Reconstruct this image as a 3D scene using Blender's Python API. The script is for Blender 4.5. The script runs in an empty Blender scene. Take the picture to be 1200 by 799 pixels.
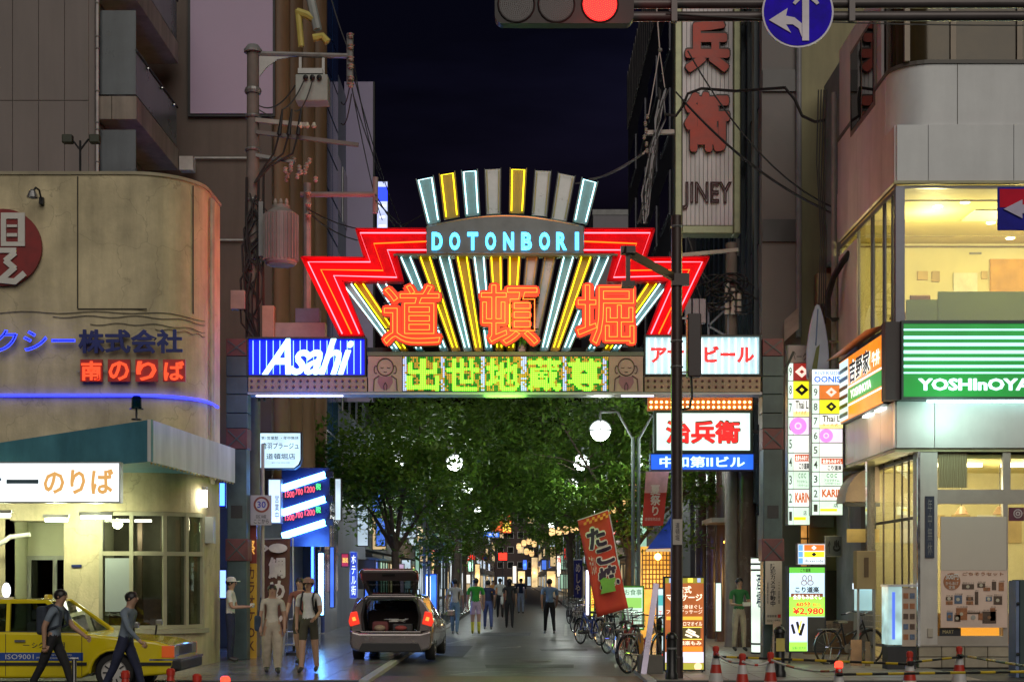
import bpy, math, random
from mathutils import Vector, Matrix
PI = math.pi
R = math.radians
sc = bpy.context.scene
col = sc.collection

# ------------------------------------------------------------------ camera
F, VX, HY, CH = 1750.0, 606.0, 680.0, 1.7      # focal length in photo pixels, vanishing point, eye height
cam_data = bpy.data.cameras.new('camera')
cam = bpy.data.objects.new('camera', cam_data)
col.objects.link(cam)
cam.location = (0, 0, CH)
cam.rotation_euler = (R(90), 0, 0)
cam_data.sensor_width = 36
cam_data.lens = 36 * F / 1200
cam_data.shift_x = (600 - VX) / 1200
cam_data.shift_y = (HY - 399.5) / 1200
cam_data.clip_end = 2000
sc.camera = cam

# ------------------------------------------------------------------ night sky, soft city glow, exposure
world = bpy.data.worlds.new('World')
sc.world = world
world.use_nodes = True
wn, wl = world.node_tree.nodes, world.node_tree.links
bg = wn['Background']
sky = wn.new('ShaderNodeTexSky')
sky.sky_type = 'NISHITA'
sky.sun_disc = False
sky.sun_elevation = R(-3.0)
sky.sun_rotation = R(180)
sky.air_density = 1.0
sky.ozone_density = 3.0
wtc = wn.new('ShaderNodeTexCoord')
wmap = wn.new('ShaderNodeMapping'); wmap.inputs['Scale'].default_value = (1.5, 1.5, 6)
wno = wn.new('ShaderNodeTexNoise'); wno.inputs['Scale'].default_value = 2.2; wno.inputs['Detail'].default_value = 6
wr = wn.new('ShaderNodeMapRange'); wr.inputs[1].default_value = .4; wr.inputs[2].default_value = .75; wr.inputs[3].default_value = .6; wr.inputs[4].default_value = 2.2
wmul = wn.new('ShaderNodeMix'); wmul.data_type = 'RGBA'; wmul.blend_type = 'MULTIPLY'; wmul.inputs[0].default_value = 1
wl.new(wtc.outputs['Generated'], wmap.inputs[0]); wl.new(wmap.outputs[0], wno.inputs[0]); wl.new(wno.outputs[0], wr.inputs[0])
wl.new(sky.outputs[0], wmul.inputs[6]); wl.new(wr.outputs[0], wmul.inputs[7])
wl.new(wmul.outputs[2], bg.inputs[0])
bg.inputs[1].default_value = 0.10
sun_data = bpy.data.lights.new('sun', 'SUN')
sun_data.energy = 0.8
sun_data.angle = R(50)
sun_data.color = (1.0, .93, .82)
sun = bpy.data.objects.new('sun', sun_data)
col.objects.link(sun)
sun.rotation_euler = (R(58), 0, R(10))          # glow of the wide avenue behind the camera
sc.view_settings.view_transform = 'Standard'
sc.view_settings.look = 'None'
sc.view_settings.exposure = 0.6
sc.view_settings.gamma = 1
sc.render.engine = 'CYCLES'
sc.cycles.use_denoising = True
sc.cycles.max_bounces = 6
sc.cycles.transparent_max_bounces = 12
sc.cycles.sample_clamp_indirect = 4
sc.cycles.caustics_reflective = False
sc.cycles.caustics_refractive = False

# ------------------------------------------------------------------ helpers
def W(px, py, d): return Vector(((px - VX) * d / F, d, CH + (HY - py) * d / F))
def WX(px, d): return (px - VX) * d / F
def WZ(py, d): return CH + (HY - py) * d / F

OFF = {}
def link(o, parent=None):
    col.objects.link(o)
    if parent is not None:
        o.parent = parent
        OFF[o.name] = OFF[parent.name]
    else:
        OFF[o.name] = Vector((0, 0, 0))
    return o
def tag(o, label=None, cat=None, group=None, kind=None):
    if label: o['label'] = label
    if cat: o['category'] = cat
    if group: o['group'] = group
    if kind: o['kind'] = kind
    return o
def thing(name, label, cat, loc=(0, 0, 0), group=None):
    o = bpy.data.objects.new(name, None)
    o.empty_display_size = .2
    link(o); o.location = loc; OFF[o.name] = Vector(loc)
    return tag(o, label, cat, group)
def copy_tree(o, parent=None):
    c = o.copy(); col.objects.link(c); c.parent = parent
    OFF[c.name] = Vector((0, 0, 0))
    for ch in list(o.children): copy_tree(ch, c)
    return c

class MB:
    """collects shapes (world coordinates) for ONE mesh object"""
    def __init__(s): s.v = []; s.f = []; s.m = []; s.mi = 0
    def add(s, vs, fs):
        b = len(s.v)
        s.v += [tuple(p) for p in vs]
        s.f += [tuple(b + i for i in f) for f in fs]
        s.m += [s.mi] * len(fs)
        return s
    def box(s, x0, x1, y0, y1, z0, z1, M=None):
        vs = [Vector(p) for p in ((x0,y0,z0),(x1,y0,z0),(x1,y1,z0),(x0,y1,z0),(x0,y0,z1),(x1,y0,z1),(x1,y1,z1),(x0,y1,z1))]
        if M is not None: vs = [M @ p for p in vs]
        return s.add(vs, [(0,3,2,1),(4,5,6,7),(0,1,5,4),(1,2,6,5),(2,3,7,6),(3,0,4,7)])
    def pbox(s, px0, py0, px1, py1, d, t):
        """box whose front face fills a photo rectangle at depth d, thickness t going away"""
        return s.box(WX(px0, d), WX(px1, d), d, d + t, WZ(py1, d), WZ(py0, d))
    def bar(s, a, b, w, h=None, up=(0, 0, 1)):
        a, b = Vector(a), Vector(b); h = h or w
        t = (b - a).normalized(); u = Vector(up)
        if abs(t.dot(u)) > .98: u = Vector((0, 1, 0))
        sd = t.cross(u).normalized() * w / 2; u2 = sd.cross(t).normalized() * h / 2
        vs = [a - sd - u2, a + sd - u2, a + sd + u2, a - sd + u2, b - sd - u2, b + sd - u2, b + sd + u2, b - sd + u2]
        return s.add(vs, [(0,1,2,3),(7,6,5,4),(0,4,5,1),(1,5,6,2),(2,6,7,3),(3,7,4,0)])
    def tube(s, pts, r, n=6, caps=True, closed=False):
        pts = [Vector(p) for p in pts]; k = len(pts)
        rs = r if isinstance(r, (list, tuple)) else [r] * k
        vs = []; ref = None
        for i, p in enumerate(pts):
            if closed: t = pts[(i + 1) % k] - pts[i - 1]
            else: t = pts[min(i + 1, k - 1)] - pts[max(i - 1, 0)]
            t = t.normalized() if t.length > 1e-9 else Vector((0, 0, 1))
            if ref is None: ref = t.orthogonal().normalized()
            ref = (ref - t * ref.dot(t))
            ref = ref.normalized() if ref.length > 1e-6 else t.orthogonal().normalized()
            bi = t.cross(ref)
            for j in range(n):
                a = 2 * PI * j / n
                vs.append(p + (ref * math.cos(a) + bi * math.sin(a)) * rs[i])
        fs = []
        for i in range(k if closed else k - 1):
            i2 = (i + 1) % k
            for j in range(n):
                j2 = (j + 1) % n
                fs.append((i * n + j, i * n + j2, i2 * n + j2, i2 * n + j))
        if caps and not closed:
            fs.append(tuple(reversed(range(n)))); fs.append(tuple((k - 1) * n + j for j in range(n)))
        return s.add(vs, fs)
    def prism(s, poly, y0, y1):
        """polygon in (x,z) extruded along y"""
        n = len(poly)
        area = sum(poly[i][0] * poly[(i+1) % n][1] - poly[(i+1) % n][0] * poly[i][1] for i in range(n))
        if area < 0: poly = poly[::-1]
        vs = [(x, y0, z) for x, z in poly] + [(x, y1, z) for x, z in poly]
        fs = [tuple(range(n)), tuple(reversed(range(n, 2 * n)))] + [(i, n + i, n + (i+1) % n, (i+1) % n) for i in range(n)]
        return s.add(vs, fs)
    def slab(s, poly, z0, z1):
        """polygon in (x,y) extruded along z"""
        n = len(poly)
        area = sum(poly[i][0] * poly[(i+1) % n][1] - poly[(i+1) % n][0] * poly[i][1] for i in range(n))
        if area < 0: poly = poly[::-1]
        vs = [(x, y, z0) for x, y in poly] + [(x, y, z1) for x, y in poly]
        fs = [tuple(reversed(range(n))), tuple(range(n, 2 * n))] + [(i, (i+1) % n, n + (i+1) % n, n + i) for i in range(n)]
        return s.add(vs, fs)
    def lathe(s, prof, c, n=16, axis='z'):
        """prof: (radius, height) list revolved about a vertical (or y) axis through c"""
        c = Vector(c); vs = []; k = len(prof)
        for r, h in prof:
            for j in range(n):
                a = 2 * PI * j / n
                if axis == 'z': vs.append(c + Vector((r * math.cos(a), r * math.sin(a), h)))
                elif axis == 'y': vs.append(c + Vector((r * math.cos(a), h, -r * math.sin(a))))
                else: vs.append(c + Vector((h, r * math.cos(a), r * math.sin(a))))
        fs = [(i*n+j, i*n+(j+1) % n, (i+1)*n+(j+1) % n, (i+1)*n+j) for i in range(k-1) for j in range(n)]
        ring = tuple(prof[0]) == tuple(prof[-1])
        if prof[0][0] > 1e-6 and not ring: fs.append(tuple(reversed(range(n))))
        if prof[-1][0] > 1e-6 and not ring: fs.append(tuple((k-1)*n + j for j in range(n)))
        return s.add(vs, fs)
    def ball(s, c, r, n=14, m=8, sq=(1, 1, 1)):
        c = Vector(c); vs = []
        for i in range(m + 1):
            p = PI * i / m
            for j in range(n):
                a = 2 * PI * j / n
                vs.append(c + Vector((r*sq[0]*math.sin(p)*math.cos(a), r*sq[1]*math.sin(p)*math.sin(a), -r*sq[2]*math.cos(p))))
        return s.add(vs, [(i*n+j, i*n+(j+1) % n, (i+1)*n+(j+1) % n, (i+1)*n+j) for i in range(m) for j in range(n)])
    def mesh(s, name, mats, off=(0, 0, 0), smooth=False, bevel=0):
        me = bpy.data.meshes.new(name)
        o = Vector(off)
        me.from_pydata([(v[0]-o.x, v[1]-o.y, v[2]-o.z) for v in s.v], [], s.f)
        for m in (mats if isinstance(mats, (list, tuple)) else [mats]): me.materials.append(m)
        if any(s.m): me.polygons.foreach_set('material_index', s.m)
        if smooth:
            me.shade_smooth()
            try: me.set_sharp_from_angle(angle=R(38))
            except Exception: pass
        me.validate(); me.update()
        return me
    def build(s, name, mats, parent=None, smooth=False, bevel=0, seg=2):
        off = OFF[parent.name] if parent is not None else (0, 0, 0)
        o = bpy.data.objects.new(name, s.mesh(name, mats, off, smooth))
        link(o, parent)
        if bevel:
            b = o.modifiers.new('bevel', 'BEVEL'); b.width = bevel; b.segments = seg; b.limit_method = 'ANGLE'; b.angle_limit = R(35)
            b.harden_normals = False
        return o

def B(px0, py0, px1, py1, d, t, name, m, parent, bevel=0):
    return MB().pbox(px0, py0, px1, py1, d, t).build(name, m, parent, bevel=bevel)

# ------------------------------------------------------------------ materials
MATS = {}
def newmat(name):
    m = bpy.data.materials.new(name); m.use_nodes = True
    MATS[name] = m
    return m, m.node_tree.nodes, m.node_tree.links
def pbr(name, c, rough=.6, metal=0, var=.25, scale=2.0, bump=.0, streak=0, spec=.5, coat=0, c2=None, bscale=None):
    """base colour broken up by two noises, optional rain streaks and fine bump"""
    if name in MATS: return MATS[name]
    m, n, l = newmat(name)
    p = n['Principled BSDF']
    p.inputs['Roughness'].default_value = rough; p.inputs['Metallic'].default_value = metal
    p.inputs['Specular IOR Level'].default_value = spec
    p.inputs['Coat Weight'].default_value = coat
    tc = n.new('ShaderNodeTexCoord')
    mp = n.new('ShaderNodeMapping'); mp.inputs['Scale'].default_value = (scale, scale, scale)
    l.new(tc.outputs['Object'], mp.inputs[0])
    no = n.new('ShaderNodeTexNoise'); no.inputs['Scale'].default_value = 1; no.inputs['Detail'].default_value = 7; no.inputs['Roughness'].default_value = .62
    l.new(mp.outputs[0], no.inputs[0])
    rp = n.new('ShaderNodeValToRGB')
    lo = [max(0, x * (1 - var)) for x in c[:3]] if c2 is None else c2
    hi = [min(1, x * (1 + var)) for x in c[:3]] if c2 is None else c
    rp.color_ramp.elements[0].position = .3; rp.color_ramp.elements[0].color = (*lo, 1)
    rp.color_ramp.elements[1].position = .7; rp.color_ramp.elements[1].color = (*hi[:3], 1)
    l.new(no.outputs[0], rp.inputs[0])
    out = rp.outputs[0]
    if streak:
        m2 = n.new('ShaderNodeMapping'); m2.inputs['Scale'].default_value = (1.3, 1.3, .16)
        l.new(tc.outputs['Object'], m2.inputs[0])
        n2 = n.new('ShaderNodeTexNoise'); n2.inputs['Scale'].default_value = 2; n2.inputs['Detail'].default_value = 6; n2.inputs['Roughness'].default_value = .6
        l.new(m2.outputs[0], n2.inputs[0])
        r2 = n.new('ShaderNodeMapRange'); r2.inputs[1].default_value = .33; r2.inputs[2].default_value = .68; r2.inputs[3].default_value = 1 - streak; r2.inputs[4].default_value = 1.0
        l.new(n2.outputs[0], r2.inputs[0])
        mx = n.new('ShaderNodeMix'); mx.data_type = 'RGBA'; mx.blend_type = 'MULTIPLY'; mx.inputs[0].default_value = 1
        l.new(out, mx.inputs[6]); l.new(r2.outputs[0], mx.inputs[7]); out = mx.outputs[2]
    l.new(out, p.inputs['Base Color'])
    rr = n.new('ShaderNodeMapRange'); rr.inputs[3].default_value = max(.02, rough - .12); rr.inputs[4].default_value = min(1, rough + .12)
    l.new(no.outputs[0], rr.inputs[0]); l.new(rr.outputs[0], p.inputs['Roughness'])
    if bump:
        n3 = n.new('ShaderNodeTexNoise'); n3.inputs['Scale'].default_value = bscale or scale * 14; n3.inputs['Detail'].default_value = 4
        l.new(tc.outputs['Object'], n3.inputs[0])
        b = n.new('ShaderNodeBump'); b.inputs['Strength'].default_value = bump; b.inputs['Distance'].default_value = .02
        l.new(n3.outputs[0], b.inputs['Height']); l.new(b.outputs[0], p.inputs['Normal'])
    return m
def emi(name, c, st=1.0, base=None, rough=.35):
    """a surface that gives off light"""
    if name in MATS: return MATS[name]
    m, n, l = newmat(name)
    p = n['Principled BSDF']
    p.inputs['Base Color'].default_value = (*(base or [x * .5 for x in c]), 1)
    p.inputs['Emission Color'].default_value = (*c, 1)
    p.inputs['Emission Strength'].default_value = st
    p.inputs['Roughness'].default_value = rough
    return m
def backlit(name, c, st=1.0, scale=1.2, lo=.72):
    """backlit sign face: tubes behind acrylic make it a little uneven"""
    st *= .8
    if name in MATS: return MATS[name]
    m, n, l = newmat(name)
    p = n['Principled BSDF']
    tc = n.new('ShaderNodeTexCoord'); no = n.new('ShaderNodeTexNoise'); no.inputs['Scale'].default_value = scale; no.inputs['Detail'].default_value = 2
    l.new(tc.outputs['Object'], no.inputs[0])
    rr = n.new('ShaderNodeMapRange'); rr.inputs[1].default_value = .3; rr.inputs[2].default_value = .7; rr.inputs[3].default_value = st * lo; rr.inputs[4].default_value = st * 1.1
    l.new(no.outputs[0], rr.inputs[0]); l.new(rr.outputs[0], p.inputs['Emission Strength'])
    p.inputs['Emission Color'].default_value = (*c, 1); p.inputs['Base Color'].default_value = (*[x * .6 for x in c], 1)
    p.inputs['Roughness'].default_value = .25
    return m
def glass(name, tint=(1, 1, 1), ior=1.5, refl=1.0, rough=.02):
    if name in MATS: return MATS[name]
    m, n, l = newmat(name)
    n.remove(n['Principled BSDF'])
    out = n['Material Output']
    tr = n.new('ShaderNodeBsdfTransparent'); tr.inputs[0].default_value = (*tint, 1)
    gl = n.new('ShaderNodeBsdfGlossy'); gl.inputs['Roughness'].default_value = rough
    ge = n.new('ShaderNodeNewGeometry'); dt = n.new('ShaderNodeVectorMath'); dt.operation = 'DOT_PRODUCT'      # Schlick reflectance, same from both sides
    l.new(ge.outputs['Normal'], dt.inputs[0]); l.new(ge.outputs['Incoming'], dt.inputs[1])
    def math_(op, a, b=None, c=None):
        k = n.new('ShaderNodeMath'); k.operation = op; l.new(a, k.inputs[0])
        if b is not None: k.inputs[1].default_value = b
        if c is not None: k.inputs[2].default_value = c
        return k
    mu = math_('MULTIPLY_ADD', math_('POWER', math_('MULTIPLY_ADD', math_('ABSOLUTE', dt.outputs['Value']).outputs[0], -1, 1).outputs[0], 5).outputs[0], .9 * refl, .035 * refl); mu.use_clamp = True
    mx = n.new('ShaderNodeMixShader')
    l.new(mu.outputs[0], mx.inputs[0]); l.new(tr.outputs[0], mx.inputs[1]); l.new(gl.outputs[0], mx.inputs[2]); l.new(mx.outputs[0], out.inputs[0])
    return m

steel = pbr('galvanised_steel', (.30, .29, .28), .45, .6, var=.25, scale=4)
dark_steel = pbr('dark_painted_steel', (.035, .03, .03), .45, .2, var=.3, scale=5)
black = pbr('black_plastic', (.015, .015, .017), .5, var=.3, scale=6)
rubber = pbr('rubber', (.018, .018, .018), .8, var=.3, scale=8)
white_paint = pbr('white_paint', (.62, .61, .58), .5, var=.08, scale=4)
grey_paint = pbr('grey_paint', (.22, .22, .22), .5, var=.15, scale=4)
cable_m = pbr('cable_black', (.02, .018, .018), .6, var=.2, scale=8)
chrome = pbr('chrome', (.6, .6, .6), .15, 1, var=.1, scale=6)
alu = pbr('aluminium', (.45, .45, .46), .35, .85, var=.12, scale=4)
glass_clear = glass('clear_glass', (.93, .95, .93))
glass_dark = glass('tinted_glass', (.16, .17, .17), refl=1.2)
paper = pbr('paper_white', (.68, .67, .63), .7, var=.05)
W_ON = backlit('lit_white', (.86, .96, 1.0), 1.05)
W_WARM = backlit('lit_warm_white', (1.0, .93, .80), 1.0)
W_GREEN = backlit('lit_greenish_white', (.80, 1.0, .88), .95)
ink = pbr('ink_black', (.02, .02, .025), .5, var=.1)
E_RED = emi('lit_red', (1.0, .03, .02), .8)
E_BLUE = emi('lit_blue', (.02, .08, 1.0), .9)

def glow(parent, loc, power, c, size=.4):
    """the light a lamp or sign gives off, kept with it; also serves for an added fill light"""
    ld = bpy.data.lights.new('glow_light', 'POINT'); ld.energy = power; ld.color = c; ld.shadow_soft_size = size
    lo = bpy.data.objects.new('glow_light', ld); link(lo, parent); lo.location = Vector(loc) - OFF[parent.name]
    return lo
# ------------------------------------------------------------------ lettering
TXT = {}
def text_geo(s, bold=.0, shear=0., spacing=1.0, line=1.0, outline=0., ext=.0):
    """(verts, faces, bbox) of a string, letters 1 unit high, in the x-y plane"""
    key = (s, bold, shear, spacing, line, outline, ext)
    if key in TXT: return TXT[key]
    cu = bpy.data.curves.new('t', 'FONT')
    cu.body = s; cu.align_x = 'CENTER'; cu.align_y = 'CENTER'
    thick = bold > .018 and not outline
    cu.offset = .012 if thick else bold; cu.shear = shear; cu.space_character = spacing; cu.space_line = line
    cu.resolution_u = 3 if outline else 2
    if outline:
        cu.fill_mode = 'NONE'; cu.bevel_depth = outline; cu.bevel_resolution = 0
    else:
        cu.fill_mode = 'BOTH' if ext else 'FRONT'; cu.extrude = ext
    o = bpy.data.objects.new('t', cu)
    me = o.to_mesh()
    v = [tuple(p.co) for p in me.vertices]; f = [tuple(p.vertices) for p in me.polygons]
    o.to_mesh_clear(); bpy.data.objects.remove(o); bpy.data.curves.remove(cu)
    if thick:                                   # heavy weight: the glyph repeated on a small circle
        r, v0, f0 = bold - .012, v, f; v, f = [], []
        for k in range(9):
            a = 2 * PI * k / 8; dx, dy = (r * math.cos(a), r * math.sin(a)) if k < 8 else (0, 0)
            b = len(v); v = v + [(p[0] + dx, p[1] + dy, p[2] + k * .0009) for p in v0]; f = f + [tuple(b + i for i in ff) for ff in f0]
    xs = [p[0] for p in v] or [0, 1]; ys = [p[1] for p in v] or [0, 1]
    TXT[key] = (v, f, (min(xs), max(xs), min(ys), max(ys)))
    return TXT[key]
def letters(mb, s, x0, x1, z0, z1, y, keep=False, zs=1.0, **kw):
    """append a string fitted into a front-facing rectangle at depth y"""
    v, f, (a, b, c, d) = text_geo(s, **kw)
    sx = (x1 - x0) / max(b - a, 1e-6); sz = (z1 - z0) / max(d - c, 1e-6)
    if keep: sx = sz = min(sx, sz)
    cx, cz, tx, tz = (x0 + x1) / 2, (z0 + z1) / 2, (a + b) / 2, (c + d) / 2
    sy = zs * min(sx, sz)
    mb.add([(cx + (p[0]-tx)*sx, y - p[2]*sy, cz + (p[1]-tz)*sz) for p in v], f)
    return mb
def pletters(s, px0, py0, px1, py1, d, m, parent, name='lettering', **kw):
    return letters(MB(), s, WX(px0, d), WX(px1, d), WZ(py1, d), WZ(py0, d), d, **kw).build(name, m, parent)
def vert(s): return '\n'.join(s)

def signbox(name, label, cat, rect, d, t, face, frame, texts=(), fr=1.0, group=None, parent=None, fw=None):
    """box sign filling a photo rectangle at depth d: cabinet (rim and back), lit face set back a little, lettering"""
    x0, y0, x1, y1 = rect
    X0, X1, Z0, Z1 = WX(x0, d), WX(x1, d), WZ(y1, d), WZ(y0, d)
    w = fw if fw is not None else fr * d / F
    root = parent or thing(name, label, cat, ((X0 + X1) / 2, d + t / 2, Z0), group)
    c = MB()
    c.box(X0, X0 + w, d, d + t, Z0, Z1); c.box(X1 - w, X1, d, d + t, Z0, Z1)
    c.box(X0 + w, X1 - w, d, d + t, Z0, Z0 + w); c.box(X0 + w, X1 - w, d, d + t, Z1 - w, Z1)
    c.box(X0 + w, X1 - w, d + t - .02, d + t, Z0 + w, Z1 - w)
    c.build('cabinet', frame, root)
    MB().box(X0 + w, X1 - w, d + .015, d + .03, Z0 + w, Z1 - w).build('face', face, root)
    for k_, tx in enumerate(texts):
        s, r, m = tx[0], tx[1], tx[2]; kw = tx[3] if len(tx) > 3 else {}
        if s is None:
            MB().box(WX(r[0], d), WX(r[2], d), d + .008, d + .0145, WZ(r[3], d), WZ(r[1], d)).build(kw.get('name', 'colour_panel'), m, root)
        else:
            letters(MB(), s, WX(r[0], d), WX(r[2], d), WZ(r[3], d), WZ(r[1], d), d + .004 - .0025 * k_, **kw).build('lettering', m, root)
    return root
# ------------------------------------------------------------------ ground, road, pavements
PZ = .06
def kx(y):            # right kerb drifts outwards down the street
    pts = [(10, 2.12), (26, 2.14), (36, 2.28), (50, 2.5), (80, 2.9), (130, 3.4), (400, 3.4)]
    for (a, xa), (b, xb) in zip(pts, pts[1:]):
        if y <= b: return xa + (xb - xa) * (y - a) / (b - a)
    return 3.4
LK = -2.45
asphalt = pbr('asphalt', (.034, .036, .038), .36, var=.4, scale=1.3, bump=.15, bscale=60)
asphalt_red = pbr('red_brown_surfacing', (.12, .06, .05), .5, var=.3, scale=2, bump=.3, bscale=60)
paving_m = pbr('granite_paving', (.20, .20, .21), .19, var=.22, scale=3, bump=.08, bscale=70)
paving_m2 = pbr('granite_paving_dark', (.14, .14, .15), .17, var=.22, scale=3, bump=.08, bscale=70)
paving_r = pbr('concrete_paving', (.24, .22, .20), .45, var=.22, scale=3, bump=.12, bscale=60)
kerb_m = pbr('kerb_granite', (.42, .42, .40), .4, var=.15, scale=5, bump=.1)
mark_m = pbr('worn_road_paint', (.55, .55, .52), .5, var=.5, scale=9, c2=(.12, .12, .12))
g = MB(); g.add([(-400, -100, -.03), (400, -100, -.03), (400, 900, -.03), (-400, 900, -.03)], [(0, 1, 2, 3)])
tag(g.build('ground', pbr('ground_dark', (.05, .05, .05), .8, var=.3, scale=.5)), kind='structure')
ys = [24.6, 30, 36, 43, 50, 65, 80, 105, 130, 420]
m = MB()
m.add([(LK, y, 0) for y in ys] + [(kx(y), y, 0) for y in ys], [(i, len(ys)+i, len(ys)+i+1, i+1) for i in range(len(ys)-1)])
tag(m.build('road', asphalt), kind='structure')
m = MB(); m.add([(-60, -8, -.01), (60, -8, -.01), (60, 24.6, -.01), (-60, 24.6, -.01)], [(0, 1, 2, 3)])
tag(m.build('avenue', asphalt), kind='structure')
m = MB(); m.add([(LK, 24.6, .004), (kx(25), 24.6, .004), (kx(27), 26.6, .004), (LK, 26.6, .004)], [(0, 1, 2, 3)])
tag(m.build('crossing_strip', asphalt_red), kind='structure')
def marking(x0, y0, x1, y1, w):
    a, b = Vector((x0, y0, .009)), Vector((x1, y1, .009)); t = (b - a).normalized(); s = Vector((t.y, -t.x, 0)) * w / 2
    mm = MB(); mm.add([a - s, a + s, b + s, b - s], [(0, 1, 2, 3)])
    return tag(mm.build('road_marking', mark_m), kind='structure')
for a in ((-1.2, 26.9, -.55, 27.9, .1), (-.1, 27.2, .75, 28.0, .1), (-1.35, 27.9, -1.05, 27.9, .08), (-.5, 27.9, .1, 27.9, .1), (-.3, 27.0, .3, 27.0, .1), (.55, 27.1, .8, 27.1, .1),
          (1.2, 33.5, 1.75, 33.5, .12), (1.1, 40.0, 1.6, 40.0, .1), (-1.9, 40.0, -1.3, 44.0, .1), (1.5, 46, 1.9, 58, .1)):
    marking(*a)
# pavements: bed slab + individual slabs near the camera, kerb stones
def pavement(name, side, mats, sz, yfar):
    if side < 0: poly = [(-60, 24.6), (LK - .16, 24.6), (LK - .16, 420), (-60, 420)]
    else: poly = [(kx(y) + .16, y) for y in ys] + [(60, 420), (60, 24.6)]
    bed = MB().slab(poly, -.02, PZ - .012).build(name, pbr('paving_bed', (.07, .07, .07), .7, var=.3))
    tag(bed, kind='structure')
    rnd = random.Random(4 + side)
    shared = []
    for mm in mats:
        b = MB(); b.box(-sz/2 + .006, sz/2 - .006, -sz/2 + .006, sz/2 - .006, -.012, 0)
        shared.append(b.mesh('paving_slab', mm))
    n = 0
    y = 24.7 + sz / 2
    while y < yfar:
        x0 = (LK - .17) if side < 0 else (kx(y) + .17)
        ncol = 7 if side < 0 else 9
        for i in range(ncol):
            x = x0 + side * (i + .5) * sz
            o = bpy.data.objects.new('paving_slab', rnd.choice(shared)); link(o, bed)
            o.location = (x, y, PZ + rnd.uniform(-.0015, .0015)); o.rotation_euler = (rnd.uniform(-.002, .002), rnd.uniform(-.002, .002), 0)
            n += 1
        y += sz
    # a continuous sheet where slabs can no longer be told apart
    if side < 0: poly = [(LK - .17 - 7*sz, y - sz/2), (LK - .17, y - sz/2), (LK - .17, 419), (LK - .17 - 7*sz, 419)]
    else: poly = [(kx(yy) + .17, yy) for yy in ([y - sz/2] + [q for q in ys if q > y] )] + [(kx(419) + 6, 419), (kx(y) + .17 + 6, y - sz/2)]
    MB().slab(poly, PZ - .01, PZ).build('paving_sheet', mats[0], bed)
    k = 24.6
    while k < 60:
        xk = LK - .16 if side < 0 else kx(k + .5)
        b = MB().box(xk, xk + .16, k + .004, k + .996, -.02, PZ + .004).build('kerb_stone', kerb_m, bed)
        k += 1.0
    return bed
pavement('pavement', -1, [paving_m, paving_m, paving_m2], .6, 38)
pavement('pavement', 1, [paving_r, paving_r], .6, 38)

patch_m = pbr('asphalt_patch', (.028, .028, .03), .5, var=.3, scale=2, bump=.35, bscale=60)
for x0, y0, x1, y1 in ((-.6, 29, 1.1, 30.3), (-2.2, 33, -1.2, 39), (.6, 36, 1.7, 37.2), (-1.4, 46, .4, 49)):
    q = MB(); q.add([(x0, y0, .004), (x1, y0 + .1, .004), (x1 + .05, y1, .004), (x0 - .05, y1 - .08, .004)], [(0, 1, 2, 3)]); tag(q.build('road_patch', patch_m), kind='structure')
for i, (x, y, lab) in enumerate(((.35, 31.6, 'round iron manhole cover in the road right of the hatchback'), (-.3, 38.5, 'farther manhole cover in mid street'), (1.3, 42.5, 'small manhole cover near the right kerb'))):
    t = thing('manhole_cover', lab, 'manhole cover', (x, y, 0))
    MB().lathe([(.33, 0), (.33, .008), (0, .008)], (x, y, 0), 28).build('plate', pbr('cast_iron', (.05, .048, .045), .4, .6, var=.3, scale=20), t); MB().lathe([(.33, 0), (.38, 0), (.38, .007), (.33, .007), (.33, 0)], (x, y, 0), 28).build('frame', steel, t)
# ------------------------------------------------------------------ the neon gate over the street
GD = 31.0
GC = 592.0
gate = thing('neon_street_gate', 'neon arch across the street with red zigzag arrows and three big red characters', 'gate', (WX(GC, GD), GD + .3, PZ))
post_m = pbr('gate_post_teal', (.06, .10, .105), .45, var=.3, scale=2, streak=.3)
post_red = pbr('gate_post_red', (.13, .04, .04), .5, var=.3, scale=3)
panel_red = pbr('arrow_panel_red', (.55, .006, .016), .55, var=.2, scale=3, spec=.08)
blade_m = pbr('blade_grey_metal', (.40, .42, .42), .3, .3, var=.15, scale=4)
blade_y = pbr('blade_yellow_face', (.30, .22, .006), .35, .1, var=.1, scale=4)
blade_w = pbr('blade_pale_face', (.15, .25, .25), .35, .1, var=.1, scale=4)
N_RED = emi('neon_red', (1.0, .10, .12), 7)
N_PINK = emi('neon_pink', (1.0, .10, .14), 3.6)
N_ORANGE = emi('neon_orange', (1.0, .075, .005), 3.4)
N_YEL = emi('neon_yellow', (1.0, .72, .01), 3.0)
N_WHT = emi('neon_ice_white', (.50, .92, 1.0), 3.2)
N_CYAN = emi('neon_cyan', (.05, .50, 1.0), 4)
N_OFF = pbr('neon_tube_off', (.55, .55, .2), .3, var=.1)
frame_dark = pbr('gate_frame_dark', (.03, .035, .03), .5, .3, var=.3, scale=4)
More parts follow.
